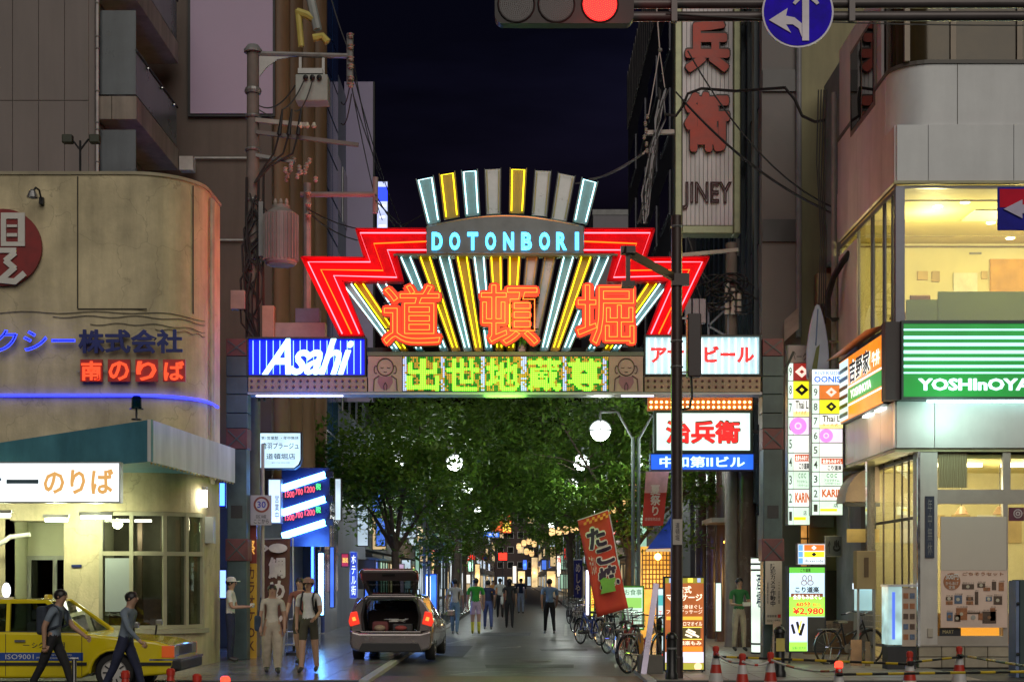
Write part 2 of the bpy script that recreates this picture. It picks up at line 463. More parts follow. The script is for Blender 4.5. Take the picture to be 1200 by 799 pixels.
# posts: stacked steel boxes with red cross-braced blocks
for px0, px1 in ((265, 290), (893.5, 918)):
    po = MB()
    x0, x1 = WX(px0, GD), WX(px1, GD)
    for a, b in ((525, 786), ):
        po.box(x0 + .02, x1 - .02, GD, GD + .42, PZ, WZ(526, GD))
    post = po.build('post', post_m, gate, bevel=.012)
    for a, b in ((417, 441), (441, 462), (462, 484), (484, 502)):
        MB().box(x0, x1, GD - .01, GD + .43, WZ(b, GD) + .008, WZ(a, GD) - .008).build('post_box', post_m, post, bevel=.01)
    for a, b in ((397, 417), (502, 526), (631, 657)):
        e = .012 if b > 600 else 0
        MB().box(x0 - e, x1 + e, GD - .02 - e, GD + .44 + e, WZ(b, GD), WZ(a, GD)).build('red_block', post_red, post, bevel=.01)
        c = MB(); za, zb = WZ(a, GD) - .04, WZ(b, GD) + .04
        c.bar((x0 + .04, GD - .03 - e, za), (x1 - .04, GD - .03 - e, zb), .02); c.bar((x0 + .04, GD - .033 - e, zb), (x1 - .04, GD - .033 - e, za), .02)
        c.build('cross_brace', post_m, post)
    c = MB(); c.box(x0 + .1, x1 - .1, GD - .012, GD + .002, WZ(607, GD), WZ(592, GD)); c.build('service_plate', black, post)
# beams
MB().box(WX(290, GD), WX(894, GD), GD + .02, GD + .55, WZ(462, GD), WZ(459.2, GD)).build('bottom_beam', pbr('beam_pale', (.42, .42, .42), .4, .2, var=.15), gate)
MB().box(WX(430, GD), WX(755, GD), GD + .02, GD + .5, WZ(416.6, GD), WZ(412, GD)).build('middle_beam', pbr('beam_green', (.12, .15, .10), .45, .2, var=.2), gate)
tr = MB()
for xx in range(300, 890, 42):
    tr.bar(W(xx, 412, GD + .5), W(xx + 21, 459, GD + .5), .05); tr.bar(W(xx + 21, 459, GD + .5), W(xx + 42, 412, GD + .5), .05)
tr.bar(W(290, 410, GD + .5), W(894, 410, GD + .5), .09)
tr.build('back_truss', frame_dark, gate)
# fluorescent tube under the left end
MB().tube([W(300, 463.5, GD + .2), W(402, 463.5, GD + .2)], .02, 8).build('underside_lamp', emi('lavender_tube', (.75, .72, 1.0), 3), gate)
MB().tube([W(728, 463.5, GD + .2), W(766, 463.5, GD + .2)], .02, 8).build('underside_lamp', emi('lavender_tube', (.75, .72, 1.0), 3), gate)

# sponsor sign, left: blue with upright tubes and slanted pale letters
def sponsor(px0, px1, py0, py1, face, nm):
    x0, x1, z0, z1 = WX(px0, GD), WX(px1, GD), WZ(py1, GD), WZ(py0, GD)
    c = MB(); w = .03
    c.box(x0, x1, GD - .02, GD + .30, z0, z0 + w); c.box(x0, x1, GD - .02, GD + .30, z1 - w, z1)
    c.box(x0, x0 + w, GD - .02, GD + .30, z0 + w, z1 - w); c.box(x1 - w, x1, GD - .02, GD + .30, z0 + w, z1 - w)
    s = c.build(nm, frame_dark, gate)
    MB().box(x0 + w, x1 - w, GD + .1, GD + .12, z0 + w, z1 - w).build('face', face, s)
    return s, x0, x1, z0, z1
s, x0, x1, z0, z1 = sponsor(289, 429, 395, 441, backlit('sponsor_blue', (.005, .02, .95), .75, 3), 'blue_beer_sign')
for i in range(17):
    x = x0 + .12 + i * (x1 - x0 - .24) / 16
    MB().tube([(x, GD + .075, z0 + .06), (x, GD + .075, z1 - .06)], .0085, 6).build('neon_tube', emi('neon_blue', (.16, .32, 1.0), 2.6), s)
letters(MB(), 'Asahi', WX(307, GD), WX(414, GD), WZ(439, GD), WZ(396.5, GD), GD + .03, bold=.014, shear=.42, spacing=.92, ext=.03).build('lettering', emi('letters_ice', (.62, 1.0, .98), .95), s)
letters(MB(), 'Asahi', WX(307, GD), WX(414, GD), WZ(439, GD), WZ(396.5, GD), GD - .005, bold=.014, shear=.42, spacing=.92, outline=.004).build('letter_outline', emi('letters_outline', (.5, 1, 1), 2.5), s)
s, x0, x1, z0, z1 = sponsor(755, 892, 392.5, 440, backlit('sponsor_pale', (.62, .92, 1.0), .62, 3), 'pale_beer_sign')
for i in range(17):
    x = x0 + .1 + i * (x1 - x0 - .2) / 16
    MB().tube([(x, GD + .075, z0 + .06), (x, GD + .075, z1 - .06)], .0085, 6).build('neon_tube', emi('neon_pale', (.8, 1.0, 1.0), 2.4), s)
letters(MB(), 'アサヒビール', WX(763, GD), WX(884, GD), WZ(425, GD), WZ(405, GD), GD + .03, bold=.035, ext=.03).build('lettering', emi('letters_red', (.9, .03, .03), .75), s)
letters(MB(), 'アサヒビール', WX(763, GD), WX(884, GD), WZ(425, GD), WZ(405, GD), GD - .004, bold=.035, outline=.006).build('letter_outline', pbr('letter_edge_dark', (.12, .06, .02), .5), s)
# bulb strips below the sponsor signs
for px0, px1 in ((291, 430), (755.5, 891)):
    x0, x1, z0, z1 = WX(px0, GD), WX(px1, GD), WZ(459, GD), WZ(441.5, GD)
    st = MB().box(x0, x1, GD, GD + .3, z0, z1).build('bulb_strip', pbr('bulb_strip_tan', (.36, .27, .17), .5, var=.25, scale=4, streak=.3), gate)
    for r in range(2):
        for i in range(17):
            c = (x0 + .07 + i * (x1 - x0 - .14) / 16, GD - .012, z0 + .10 + r * .125)
            MB().ball(c, .028, 8, 6).build('unlit_bulb', pbr('bulb_off', (.10, .05, .06), .25, var=.2), st)
# dotted LED board
bx0, bx1, bz0, bz1 = WX(472, GD), WX(713, GD), WZ(458, GD), WZ(417, GD)
led = MB().box(bx0, bx1, GD, GD + .3, bz0, bz1).build('led_board', pbr('led_board_black', (.012, .02, .012), .4), gate)
def glyph_bits(ch, n=20, bold=.02):
    v, f, (a, b, c, d) = text_geo(ch, bold=bold)
    tris = [[v[i] for i in ff] for ff in f]
    def inside(x, y):
        for t in tris:
            sg = None; ok = True
            for i in range(len(t)):
                p, q = t[i], t[(i + 1) % len(t)]
                cr = (q[0]-p[0])*(y-p[1]) - (q[1]-p[1])*(x-p[0])
                if abs(cr) < 1e-12: continue
                if sg is None: sg = cr > 0
                elif (cr > 0) != sg: ok = False; break
            if ok: return True
        return False
    w, h = b - a, d - c
    return [[inside(a + (i + .5) * w / n, c + (j + .5) * h / n) for i in range(n)] for j in range(n)]
cell = (bx1 - bx0) / 108.0
rows = int((bz1 - bz0) / cell)
leds = [MB(), MB(), MB(), MB()]
bits = {}
nb = rows - 1
for k, ch in enumerate('出世地蔵尊'):
    b = glyph_bits(ch, nb)
    for j in range(nb):
        for i in range(nb):
            bits[(int(2 + k * 21.4) + i, j)] = b[j][i]
rnd = random.Random(7)
for i in range(108):
    for j in range(rows):
        on = bits.get((i, j))
        c = (bx0 + (i + .5) * cell, GD - .004, bz0 + (j + .5) * cell)
        dx = abs((i % 21.4) - 21.0)
        q = None
        if on: q = 0
        elif (i % 21.4) > 19.2 or i < 2: q = 3 if rnd.random() < .7 else 2
        else: q = 2 if (i // 2 + j // 3) % 3 and rnd.random() < .75 else 1
        if q is not None:
            r = cell * (.40 if q != 1 else .30)
            leds[q].add([(c[0]-r, c[1], c[2]-r), (c[0]+r, c[1], c[2]-r), (c[0]+r, c[1], c[2]+r), (c[0]-r, c[1], c[2]+r), (c[0], c[1]-r*.8, c[2])], [(0,1,4),(1,2,4),(2,3,4),(3,0,4)])
for q, (cc, stg) in enumerate([((.22, 1.0, .03), 2.4), ((.03, .40, .01), .6), ((.80, .50, .05), .42), ((.5, .6, 1.0), .9)]):
    o = leds[q].build('led_dot', emi('led_%d' % q, cc, stg), led); o['kind'] = 'stuff'
# two picture panels: line drawing of a little stone statue
jz_bg = pbr('statue_panel_tan', (.40, .30, .24), .5, var=.15, scale=3)
jz_ln = pbr('statue_line_dark', (.06, .03, .03), .5)
jz_bib = pbr('statue_bib_mauve', (.28, .13, .16), .5)
for px0 in (431.5, 713.8):
    cx = px0 + 20
    pnl = B(px0, 417.5, px0 + 39.7, 459, GD, .3, 'picture_panel', jz_bg, gate)
    dd = GD - .006
    def ring(cx, cy, rx, ry, a0=0, a1=360, n=22): return [W(cx + rx * math.cos(R(a0 + (a1 - a0) * i / n)), cy - ry * math.sin(R(a0 + (a1 - a0) * i / n)), dd) for i in range(n + 1)]
    L = MB()
    L.tube(ring(cx, 430, 9.5, 10), .012, 5); L.tube(ring(cx - 11, 433, 2, 4.5, 60, 300), .01, 5); L.tube(ring(cx + 11, 433, 2, 4.5, -120, 120), .01, 5)
    L.tube(ring(cx - 4, 430, 2, 1.2, 200, 340), .007, 5); L.tube(ring(cx + 4, 430, 2, 1.2, 200, 340), .007, 5); L.tube(ring(cx, 435, 2, 1, 200, 340), .007, 5)
    L.tube([W(cx - 7, 440, dd), W(cx - 13, 444, dd), W(cx - 14, 458, dd)], .012, 5); L.tube([W(cx + 7, 440, dd), W(cx + 13, 444, dd), W(cx + 14, 458, dd)], .012, 5)
    L.tube([W(cx, 448, dd), W(cx - 2, 452, dd), W(cx - 1.5, 457, dd)], .009, 5); L.tube([W(cx, 448, dd), W(cx + 2, 452, dd), W(cx + 1.5, 457, dd)], .009, 5)
    L.build('line_drawing', jz_ln, pnl)
    p2 = [( -8, 441), (8, 441), (9, 448), (5, 455), (0, 457), (-5, 455), (-9, 448)]
    MB().prism([(WX(cx + a, GD), WZ(b, GD)) for a, b in p2], GD - .004, GD + .01).build('bib', jz_bib, pnl)
# red zigzag arrows
AR = [(353, 301), (427, 302), (417, 268), (502, 268), (502, 297), (464, 297), (472, 329), (401, 329), (426, 393), (398, 393)]
TB = [ (N_PINK, [(500, 273), (422, 273), (434, 307), (361, 307), (401, 391)]),
       (N_ORANGE, [(500, 283), (438, 285.5), (449, 317), (376, 316), (412, 391)]),
       (N_PINK, [(500, 293), (454, 293), (465, 325), (391, 323), (421, 391)])]
for sgn in (0, 1):
    fx = (lambda x: x) if not sgn else (lambda x: 2 * GC - x)
    P = [(WX(fx(x), GD), WZ(y, GD)) for x, y in AR]
    a = MB().prism(P, GD + .12, GD + .32).build('zigzag_arrow', panel_red, gate)
    rim = MB()
    n = len(P)
    for i in range(n):
        p, q = P[i], P[(i + 1) % n]
        rim.bar((p[0], GD + .13, p[1]), (q[0], GD + .13, q[1]), .035, .26, up=(0, 1, 0))
    rim.build('arrow_rim', panel_red, a)
    for mm, t in TB:
        MB().tube([W(fx(x), y, GD + .055) for x, y in t], .014, 6).build('neon_tube', mm, a)
# fan of blades
FX, FY = GC, 584.0
def blade(name, a, b, c, d, kind, back=.2):
    """quad corners in photo pixels (top-left, top-right, bottom-right, bottom-left); kind y / w / off"""
    q = [W(*p, GD + back) for p in (a, b, c, d)]
    P = [(p.x, p.z) for p in q]
    face = {'y': blade_y, 'w': blade_w, 'o': blade_m}[kind]
    o = MB().prism(P, GD + back, GD + back + .06).build(name, face, gate)
    rim = MB()
    for i in (1, 3):
        p, r2 = q[i], q[(i + 1) % 4]
        rim.bar(p + Vector((0, -.02, 0)), r2 + Vector((0, -.02, 0)), .02, .16, up=(0, 1, 0))
    rim.build('rim', frame_dark if kind == 'o' else face, o)
    cen = (q[0] + q[1] + q[2] + q[3]) / 4
    tm = {'y': N_YEL, 'w': N_WHT, 'o': N_OFF}[kind]
    pts = [cen + (p - cen) * .93 + Vector((0, -.07, 0)) for p in q]
    wv = (q[1] - q[0]).normalized() * .03
    tp = [pts[3] + wv, pts[0] + wv, pts[1] - wv, pts[2] - wv]
    t = MB()
    if name == 'upper_blade': t.tube(tp, .0115, 6)
    else: t.tube(tp[:2], .0115, 6); t.tube(tp[2:], .0115, 6)
    t.build('neon_tube', tm, o)
for a, b, c, d, k in [((488, 211), (508, 207), (516, 260), (501, 264), 'w'), ((515, 205), (533, 202), (538, 254), (521, 257), 'y'), ((541, 201), (559.5, 199.5), (562.5, 252), (545.5, 254), 'w'),
                      ((568, 199), (587, 198), (586.5, 250), (570, 251), 'o'), ((598, 198), (617, 198.5), (614, 250), (597, 250), 'y'), ((627, 200), (646, 201), (641, 253.5), (623, 252), 'o'),
                      ((654, 203), (674, 207), (664, 259), (646, 256), 'o'), ((682, 209), (700.5, 214), (688, 263), (671.5, 260), 'w')]:
    blade('upper_blade', a, b, c, d, k, .25)
def fan(xt, yt, yb, w, kind):
    def at(x, y): return FX + (x - FX) * (FY - y) / (FY - yt)
    blade('fan_blade', (xt - w/2, yt), (xt + w/2, yt), (at(xt + w/2, yb), yb), (at(xt - w/2, yb), yb), kind, .24)
for i, (x, k) in enumerate([(474, 'w'), (497, 'y'), (520, 'w'), (541, 'y'), (561, 'w'), (581, 'y'), (603, 'y'), (624, 'o'), (645, 'o'), (667, 'w'), (688, 'y'), (709, 'w')]):
    fan(x, 298.5, 411.5, 15, k)
for x, k in [(405, 'w'), (419, 'y'), (446, 'w'), (738, 'w'), (766, 'y'), (780, 'w')]:
    fan(x, 330.5, 411.5, 14, k)
# name board
pl = [(WX(500, GD), WZ(297, GD)), (WX(684, GD), WZ(297, GD))] + [(WX(684 - 184 * i / 16, GD), WZ(266 - 13 * math.sin(PI * i / 16), GD)) for i in range(17)]
nb_ = MB().prism(pl, GD - .02, GD + .3).build('name_board', pbr('name_board_gloss', (.06, .065, .065), .18, .6, var=.4, scale=2), gate)
rim = MB().tube([(x, GD - .02, z) for x, z in pl], .018, 6, closed=True).build('board_rim', pbr('board_rim', (.35, .34, .30), .3, .7, var=.2), nb_)
xs = [512.5, 533, 554, 575, 596, 617, 638, 658, 676]
for ch, x in zip('DOTONBORI', xs):
    hw = 2.2 if ch == 'I' else 6.2
    letters(MB(), ch, WX(x - hw, GD), WX(x + hw, GD), WZ(294, GD), WZ(273, GD), GD - .06, bold=.0, outline=.042).build('neon_letter', N_CYAN, nb_)
MB().box(WX(461, GD), WX(724, GD), GD - .01, GD + .3, WZ(299.5, GD), WZ(297.6, GD)).build('board_sill', pbr('beam_green', (.12, .15, .10)), gate)
for px, py, pw, cc in ((372, 330, 55, (1, .05, .06)), (815, 330, 18, (1, .05, .06)), (600, 350, 60, (1, .25, .06)), (592, 470, 60, (.25, 1, .06)), (345, 475, 40, (.05, .12, 1))):
    glow(gate, W(px, py, GD - 1.0), pw, cc, .5)
for px, py, pw, cc in ((430, 300, 60, (1, .06, .06)), (760, 300, 30, (1, .06, .06)), (592, 475, 80, (.3, 1, .1))): glow(gate, W(px, py, GD + 1.3), pw, cc, .5)
# three large characters, each a red box letter with neon outline on a frame
kan_face = emi('character_face_red', (1.0, .03, .004), .9, base=(.6, .03, .01))
kan_edge = pbr('character_edge', (.16, .05, .02), .5, .1, var=.2)
for ch, px0 in (('道', 446.5), ('頓', 560.5), ('堀', 672.5)):
    X0, X1, Z0, Z1 = WX(px0, GD), WX(px0 + 73.5, GD), WZ(408, GD), WZ(332, GD)
    k = letters(MB(), ch, X0, X1, Z0, Z1, GD - .05, bold=.07, ext=.05, zs=1).build('neon_character', kan_edge, gate)
    letters(MB(), ch, X0 + .015, X1 - .015, Z0 + .015, Z1 - .015, GD - .125, bold=.058).build('character_face', kan_face, k)
    letters(MB(), ch, X0 + .06, X1 - .06, Z0 + .06, Z1 - .06, GD - .16, bold=.0, outline=.006).build('neon_outline', emi('neon_amber', (1.0, .15, .02), 2.6), k)
    b = MB()
    for z in (.3, .7):
        zz = Z0 + (Z1 - Z0) * z
        b.bar((X0 + .05, GD + .05, zz), (X1 - .05, GD + .05, zz), .03)
    b.build('mounting_rail', frame_dark, k)
# ------------------------------------------------------------------ left corner: taxi office with rounded front
cream = pbr('stained_cream_render', (.60, .51, .32), .75, var=.34, scale=.8, streak=.30, bump=.25, bscale=25)
cream_in = pbr('office_wall_paint', (.55, .56, .38), .6, var=.1, scale=1)
n_, l_ = cream.node_tree.nodes, cream.node_tree.links      # hairline cracks in the render
tc_, vo_, no_, ad_ = n_.new('ShaderNodeTexCoord'), n_.new('ShaderNodeTexVoronoi'), n_.new('ShaderNodeTexNoise'), n_.new('ShaderNodeVectorMath')
vo_.feature = 'DISTANCE_TO_EDGE'; vo_.inputs['Scale'].default_value = .55; no_.inputs['Scale'].default_value = 1.6; no_.inputs['Detail'].default_value = 5
l_.new(tc_.outputs['Object'], no_.inputs[0]); l_.new(tc_.outputs['Object'], ad_.inputs[0]); l_.new(no_.outputs['Color'], ad_.inputs[1]); l_.new(ad_.outputs[0], vo_.inputs['Vector'])
mr_ = n_.new('ShaderNodeMapRange'); mr_.inputs[1].default_value = .0; mr_.inputs[2].default_value = .007; mr_.inputs[3].default_value = .72; mr_.inputs[4].default_value = 1.0
l_.new(vo_.outputs['Distance'], mr_.inputs[0]); mc_ = n_.new('ShaderNodeMix'); mc_.data_type = 'RGBA'; mc_.blend_type = 'MULTIPLY'; mc_.inputs[0].default_value = 1
bc_ = n_['Principled BSDF'].inputs['Base Color']; l_.new(bc_.links[0].from_socket, mc_.inputs[6]); l_.new(mr_.outputs[0], mc_.inputs[7]); l_.new(mc_.outputs[2], bc_)
WY, WR, WXC = 28.0, 1.2, -7.25
def wpath(s, off=0.0):
    """point on the office's outer wall line; off = outwards"""
    L0 = WXC + 20
    if s <= L0: return Vector((-20 + s, WY - off, 0))
    a = (s - L0) / WR
    if a <= PI / 2: return Vector((WXC + (WR + off) * math.sin(a), WY + WR - (WR + off) * math.cos(a), 0))
    return Vector((WXC + WR + off, WY + WR + (a - PI / 2) * WR, 0))
def wstrip(mb, s0, s1, z0, z1, o0=0., o1=-.25):
    L0 = WXC + 20
    ss = [s0] + [q for q in ([L0 + i * .12 for i in range(17)]) if s0 < q < s1] + [s1]
    vs = []
    for s in ss:
        a, b = wpath(s, o0), wpath(s, o1)
        vs += [(a.x, a.y, z0), (a.x, a.y, z1), (b.x, b.y, z1), (b.x, b.y, z0)]
    fs = []
    for i in range(len(ss) - 1):
        k = i * 4
        for j in range(4): fs.append((k + j, k + 4 + j, k + 4 + (j + 1) % 4, k + (j + 1) % 4))
    fs += [(3, 2, 1, 0), tuple(len(vs) - 4 + j for j in range(4))]
    return mb.add(vs, fs)
office = thing('taxi_office', 'stained cream taxi office with rounded corner and wraparound window', 'building', (-9, 29, PZ))
SE = 15.835
w_ = MB()
ZT = 9.3
wstrip(w_, 0, SE, 3.0, ZT)
wstrip(w_, 0, 10.5, PZ, 3.0); wstrip(w_, 11.5, 12.2, PZ, 3.0); wstrip(w_, 10.5, 11.5, 2.82, 3.0)
wstrip(w_, 12.2, 14.32, PZ, .79); wstrip(w_, 14.32, SE, PZ, 3.0)
w_.box(-20, -6.06, 30.2, 30.4, PZ, ZT); w_.box(-20, -7.0, 28.2, 30.3, ZT - .22, ZT - .1)
w_.box(-7.0, -6.2, 29.2, 30.3, ZT - .22, ZT - .1)
w_.build('wall', cream, office)
cp = MB(); wstrip(cp, 0, SE, ZT, ZT + .06, .03, -.28); cp.build('coping', pbr('coping', (.33, .29, .2), .7, var=.2), office)
jm = pbr('joint_dark', (.06, .05, .035), .8)
def groove(px, py, qx, qy):
    a, b = W(px, py, 27.99), W(qx, qy, 27.99); return MB().bar(a, b, .02, .02, up=(0, 1, 0)).build('expansion_joint', jm, office)
groove(91, 207, 91, 361); groove(91, 362, 172, 362)
for s, z0, z1 in ((14.0, 6.8, 9.25),):
    p = wpath(s, .015); MB().bar((p.x, p.y, z0), (p.x, p.y, z1), .02).build('expansion_joint', jm, office)
# thin cables clipped to the wall
for i, zz in enumerate((6.72, 6.64, 6.5, 6.42)):
    L0 = 12.75
    s0 = (9.8, 11.3, 12.0, 13.2)[i]
    MB().tube([(*wpath(s0 + k * (14.4 - s0) / 20, .02)[:2], zz - .02 * math.sin(k * 1.1)) for k in range(21)], .007, 4).build('wall_cable', cable_m, office)
for s in (14.75, 14.9):
    p = wpath(s, .05); MB().tube([(p.x, p.y, 3.6), (p.x, p.y, 9.2)], .035, 8).build('downpipe', pbr('pipe_cream', (.42, .36, .27), .5), office)
# window wrapping round the corner
fr_m = pbr('window_frame_olive', (.34, .32, .22), .45, var=.15)
win = MB()
cuts = [12.2, 12.77, 13.38, 13.84, 14.32]
for s in cuts: wstrip(win, s - .035, s + .035, .79, 2.98, .03, -.1)
for z0, z1 in ((.79, .86), (2.17, 2.25), (2.92, 2.99)): wstrip(win, 12.2, 14.32, z0, z1, .025, -.09)
wf = win.build('window', fr_m, office)
for a, b in zip(cuts, cuts[1:]):
    for z0, z1 in ((.86, 2.17), (2.25, 2.92)):
        p = MB(); wstrip(p, a + .035, b - .035, z0, z1, -.03, -.045); p.build('pane', glass('office_glass', (.62, .66, .62), refl=1.6), wf)
sill = MB(); wstrip(sill, 12.1, 14.45, .70, .785, .09, -.05); sill.build('sill', fr_m, wf)
MB().box(-7.72, -7.27, 27.985, 28.02, 1.12, 2.12).build('paper_sheet', pbr('sheet_grey', (.30, .34, .34), .6, var=.04), wf)
MB().box(-7.75, -6.7, 28.35, 28.38, .8, 1.35).build('slatted_screen', pbr('wood_slats', (.22, .10, .05), .6, var=.4, scale=12), office)
# things inside behind the glass
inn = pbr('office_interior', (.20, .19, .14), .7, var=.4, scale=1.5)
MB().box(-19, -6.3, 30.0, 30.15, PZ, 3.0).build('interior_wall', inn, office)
MB().box(-8.2, -8.1, 28.3, 30.0, PZ, 3.0).build('interior_wall', cream_in, office)
for x in (-7.5, -7.05, -6.75):
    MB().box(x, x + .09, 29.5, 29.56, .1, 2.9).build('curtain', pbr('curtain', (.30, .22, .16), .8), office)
MB().tube([(-7.7, 29.0, 2.86), (-7.1, 29.0, 2.86)], .025, 8).build('interior_tube', emi('interior_tube', (1, .95, .8), 9), office)
glow(office, (-7.4, 29.3, 2.6), 9, (1, .92, .7), .15)
# door recess
MB().box(-9.52, -8.48, 29.0, 29.1, PZ, 2.85).build('recess_back', cream_in, office)
MB().box(-9.6, -9.5, 28.0, 29.05, PZ, 2.85).build('recess_side', cream_in, office)
MB().box(-8.5, -8.42, 28.25, 29.05, PZ, 2.85).build('recess_side', cream_in, office)
dr = MB()
for x in (-9.48, -8.98, -8.58): dr.box(x, x + .07, 28.9, 28.96, PZ, 2.1)
dr.box(-9.48, -8.5, 28.89, 28.97, 2.1, 2.18)
dd_ = dr.build('sliding_door', pbr('door_alu', (.35, .36, .3), .4, .3), office)
for x0, x1 in ((-9.4, -9.0), (-8.9, -8.6)):
    MB().box(x0, x1, 28.92, 28.935, PZ, 2.1).build('pane', glass_dark, dd_)
MB().tube([W(-8, 640, 27.6), W(5, 634, 27.6), W(12, 629, 27.6), W(35, 626, 27.6)], .045, 8).build('swan_neck_pipe', white_paint, office)
MB().box(-8.35, -8.16, 27.97, 27.99, 1.95, 2.0).build('address_plate', pbr('plate_blue', (.02, .03, .12), .4), office)
MB().pbox(240, 605, 250, 636, 29.0, .25).build('meter_box', pbr('meter_grey', (.42, .44, .4), .5), office)
# red roundel
d = 27.93
rd = MB().lathe([(0, -.02), (45 * d / F, -.02), (45 * d / F, .05), (0, .05)], W(4, 290, d), 40, 'y').build('roundel', pbr('roundel_red', (.22, .012, .012), .5, var=.25, scale=4), office)
wt = pbr('roundel_white', (.62, .60, .56), .5, var=.1)
e = MB(); ek = 0
def pb(a, b, c, dd2):
    global ek; ek = ek + .0015; e.box(WX(a, d), WX(c, d), d - .045 - ek, d - .022, WZ(dd2, d), WZ(b, d))
pb(2, 250, 30, 257); pb(2, 284, 30, 289); pb(2, 257, 8, 284); pb(22, 257, 30, 284); pb(9, 264, 21, 267); pb(9, 274, 21, 278)
pb(-6, 291, 20, 297)
for a, b in (((18, 296), (6, 306)), ((6, 305), (18, 315)), ((18, 313), (2, 327)), ((-2, 328), (18, 330)), ((16, 331), (29, 320))):
    ek += .002; e.bar(W(*a, d - .033 - ek), W(*b, d - .033 - ek), .11, .022, up=(0, 1, 0))
e.build('emblem', wt, rd)
# lettering on the wall
nb = emi('neon_deep_blue', (.03, .05, 1.0), 2.6)
pletters('タクシー', -40, 386, 88, 412, 27.86, pbr('letters_navy', (.01, .02, .16), .4), office, bold=.02, ext=.03)
pletters('タクシー', -40, 386, 88, 412, 27.80, nb, office, name='neon_outline', bold=.0, outline=.014)
pletters('株式会社', 92, 386, 214, 414, 27.86, pbr('letters_navy', (.01, .02, .16), .4), office, bold=.03, ext=.04)
rr = emi('letters_red_soft', (1, .03, .02), .42)
for i, ch in enumerate('南のりば'):
    x = 90 + i * 32.3
    B(x + 4, 421, x + 30, 447, 27.86, .06, 'letter_box', pbr('letter_box_red', (.5, .03, .03), .4), office)
    pletters(ch, x + 5, 423, x + 29, 446, 27.84, emi('letters_scarlet', (1, .10, .03), .62), office, bold=.03, ext=.01)
for z in (435,): MB().bar(W(90, z, 27.93), W(214, z, 27.93), .02).build('mounting_rail', steel, office)
MB().tube([(*wpath(8 + i * 7.3 / 40, .06)[:2], WZ(463.5, 28)) for i in range(41)], .028, 8).build('neon_strip', emi('neon_strip_blue', (.03, .04, 1.0), 2.2), office)
lm = thing('wall_lamp', 'small unlit metal spotlight on gooseneck above the red roundel', 'lamp', W(48, 236, 27.95))
MB().pbox(45.5, 231, 50.5, 239, 27.9, .08).build('bracket', black, lm)
MB().tube([W(48, 232, 27.85), W(46, 223, 27.75), W(42, 220, 27.65), W(38, 225, 27.6)], .02, 6).build('arm', black, lm)
q = MB(); c = W(38, 226, 27.6); q.lathe([(.03, .06), (.06, .03), (.11, -.09), (.10, -.09), (.05, .02)], c, 14); q.build('shade', alu, lm)
bc = thing('beacon', 'teal glass warning beacon on the canopy in front of the blue strip', 'beacon', W(160, 482, 26.0))
MB().lathe([(.09, 0), (.09, .02), (.02, .025), (.02, .2)], W(160, 492, 26.0), 12).build('stem', black, bc)
MB().lathe([(.12, 0), (.12, .02), (.09, .03), (.085, .2), (.06, .24), (0, .25)], W(160, 480, 26.0), 14).build('dome', glass('teal_glass', (.06, .22, .26), refl=1.5), bc)
fl = thing('floodlight_stand', 'black twin floodlight stand on the taxi office roof', 'floodlight', W(94, 203, 29.2))
MB().tube([(fl.location.x, 29.2, 9.08), W(94, 165, 29.2)], .025, 6).build('mast', black, fl)
for s in (-1, 1):
    a = MB(); a.tube([W(94, 176, 29.2), W(94 + s * 10, 163, 29.2)], .02, 6); a.build('arm', black, fl)
    B(94 + s * 16 - 6, 157, 94 + s * 16 + 6, 167, 29.1, .16, 'lamp_head', pbr('lamp_olive', (.03, .035, .02), .5), fl, bevel=.02)

# canopy
can = thing('canopy', 'wedge shaped teal and white canopy sticking out over the taxi stop', 'canopy', (-7.5, 28, 3.7))
A_, C_, E_ = Vector((-10.2, 27.95, 0)), Vector((-6.28, 25.6, 0)), Vector((-5.78, 30.6, 0))
teal = pbr('canopy_teal', (.07, .22, .30), .35, var=.2, scale=1.5, streak=.25)
cw = pbr('canopy_white', (.55, .56, .57), .45, var=.12, scale=1.5, streak=.4)
def fascia(a, b, za, zb, ha, hb, t, name, m):
    n = (b - a).normalized(); s = Vector((-n.y, n.x, 0)) * t
    q = MB()
    q.add([a + Vector((0,0,za)), b + Vector((0,0,zb)), b + Vector((0,0,hb)), a + Vector((0,0,ha)), a + s + Vector((0,0,za)), b + s + Vector((0,0,zb)), b + s + Vector((0,0,hb)), a + s + Vector((0,0,ha))],
          [(0,1,2,3),(5,4,7,6),(0,4,5,1),(1,5,6,2),(2,6,7,3),(3,7,4,0)])
    return q.build(name, m, can)
fascia(A_, C_, 3.62, 3.74, 4.2, 4.46, .06, 'front_fascia', teal)
fascia(C_, E_, 3.74, 3.70, 4.46, 4.40, .06, 'side_fascia', cw)
q = MB(); q.add([A_ + Vector((0,0,4.05)), C_ + Vector((-.05,.1,4.3)), E_ + Vector((-.1,0,4.25)), Vector((-6.0,30.3,4.2)), Vector((-6.06,29.2,4.2)), Vector((-7.25,27.98,4.2))] , [(0,1,2,3,4,5)]); q.build('roof_sheet', teal, can)
q = MB(); q.add([A_ + Vector((0,0,3.68)), C_ + Vector((-.05,.1,3.78)), E_ + Vector((-.1,0,3.74)), Vector((-6.0,30.3,3.72)), Vector((-6.06,29.2,3.72)), Vector((-7.25,27.98,3.72))] , [(5,4,3,2,1,0)]); q.build('soffit', teal, can)
bulbs = [C_.lerp(E_, (i + .5) / 26) + Vector((-.02, 0, 3.715 - .03 * i / 26)) for i in range(26)]
for i, b in enumerate(bulbs): MB().ball(b, .02, 6, 4).build('edge_bulb', pbr('bulb_amber_off', (.5, .42, .2), .3), can)
ceil_e = emi('office_tube', (.90, 1.0, .62), 14)
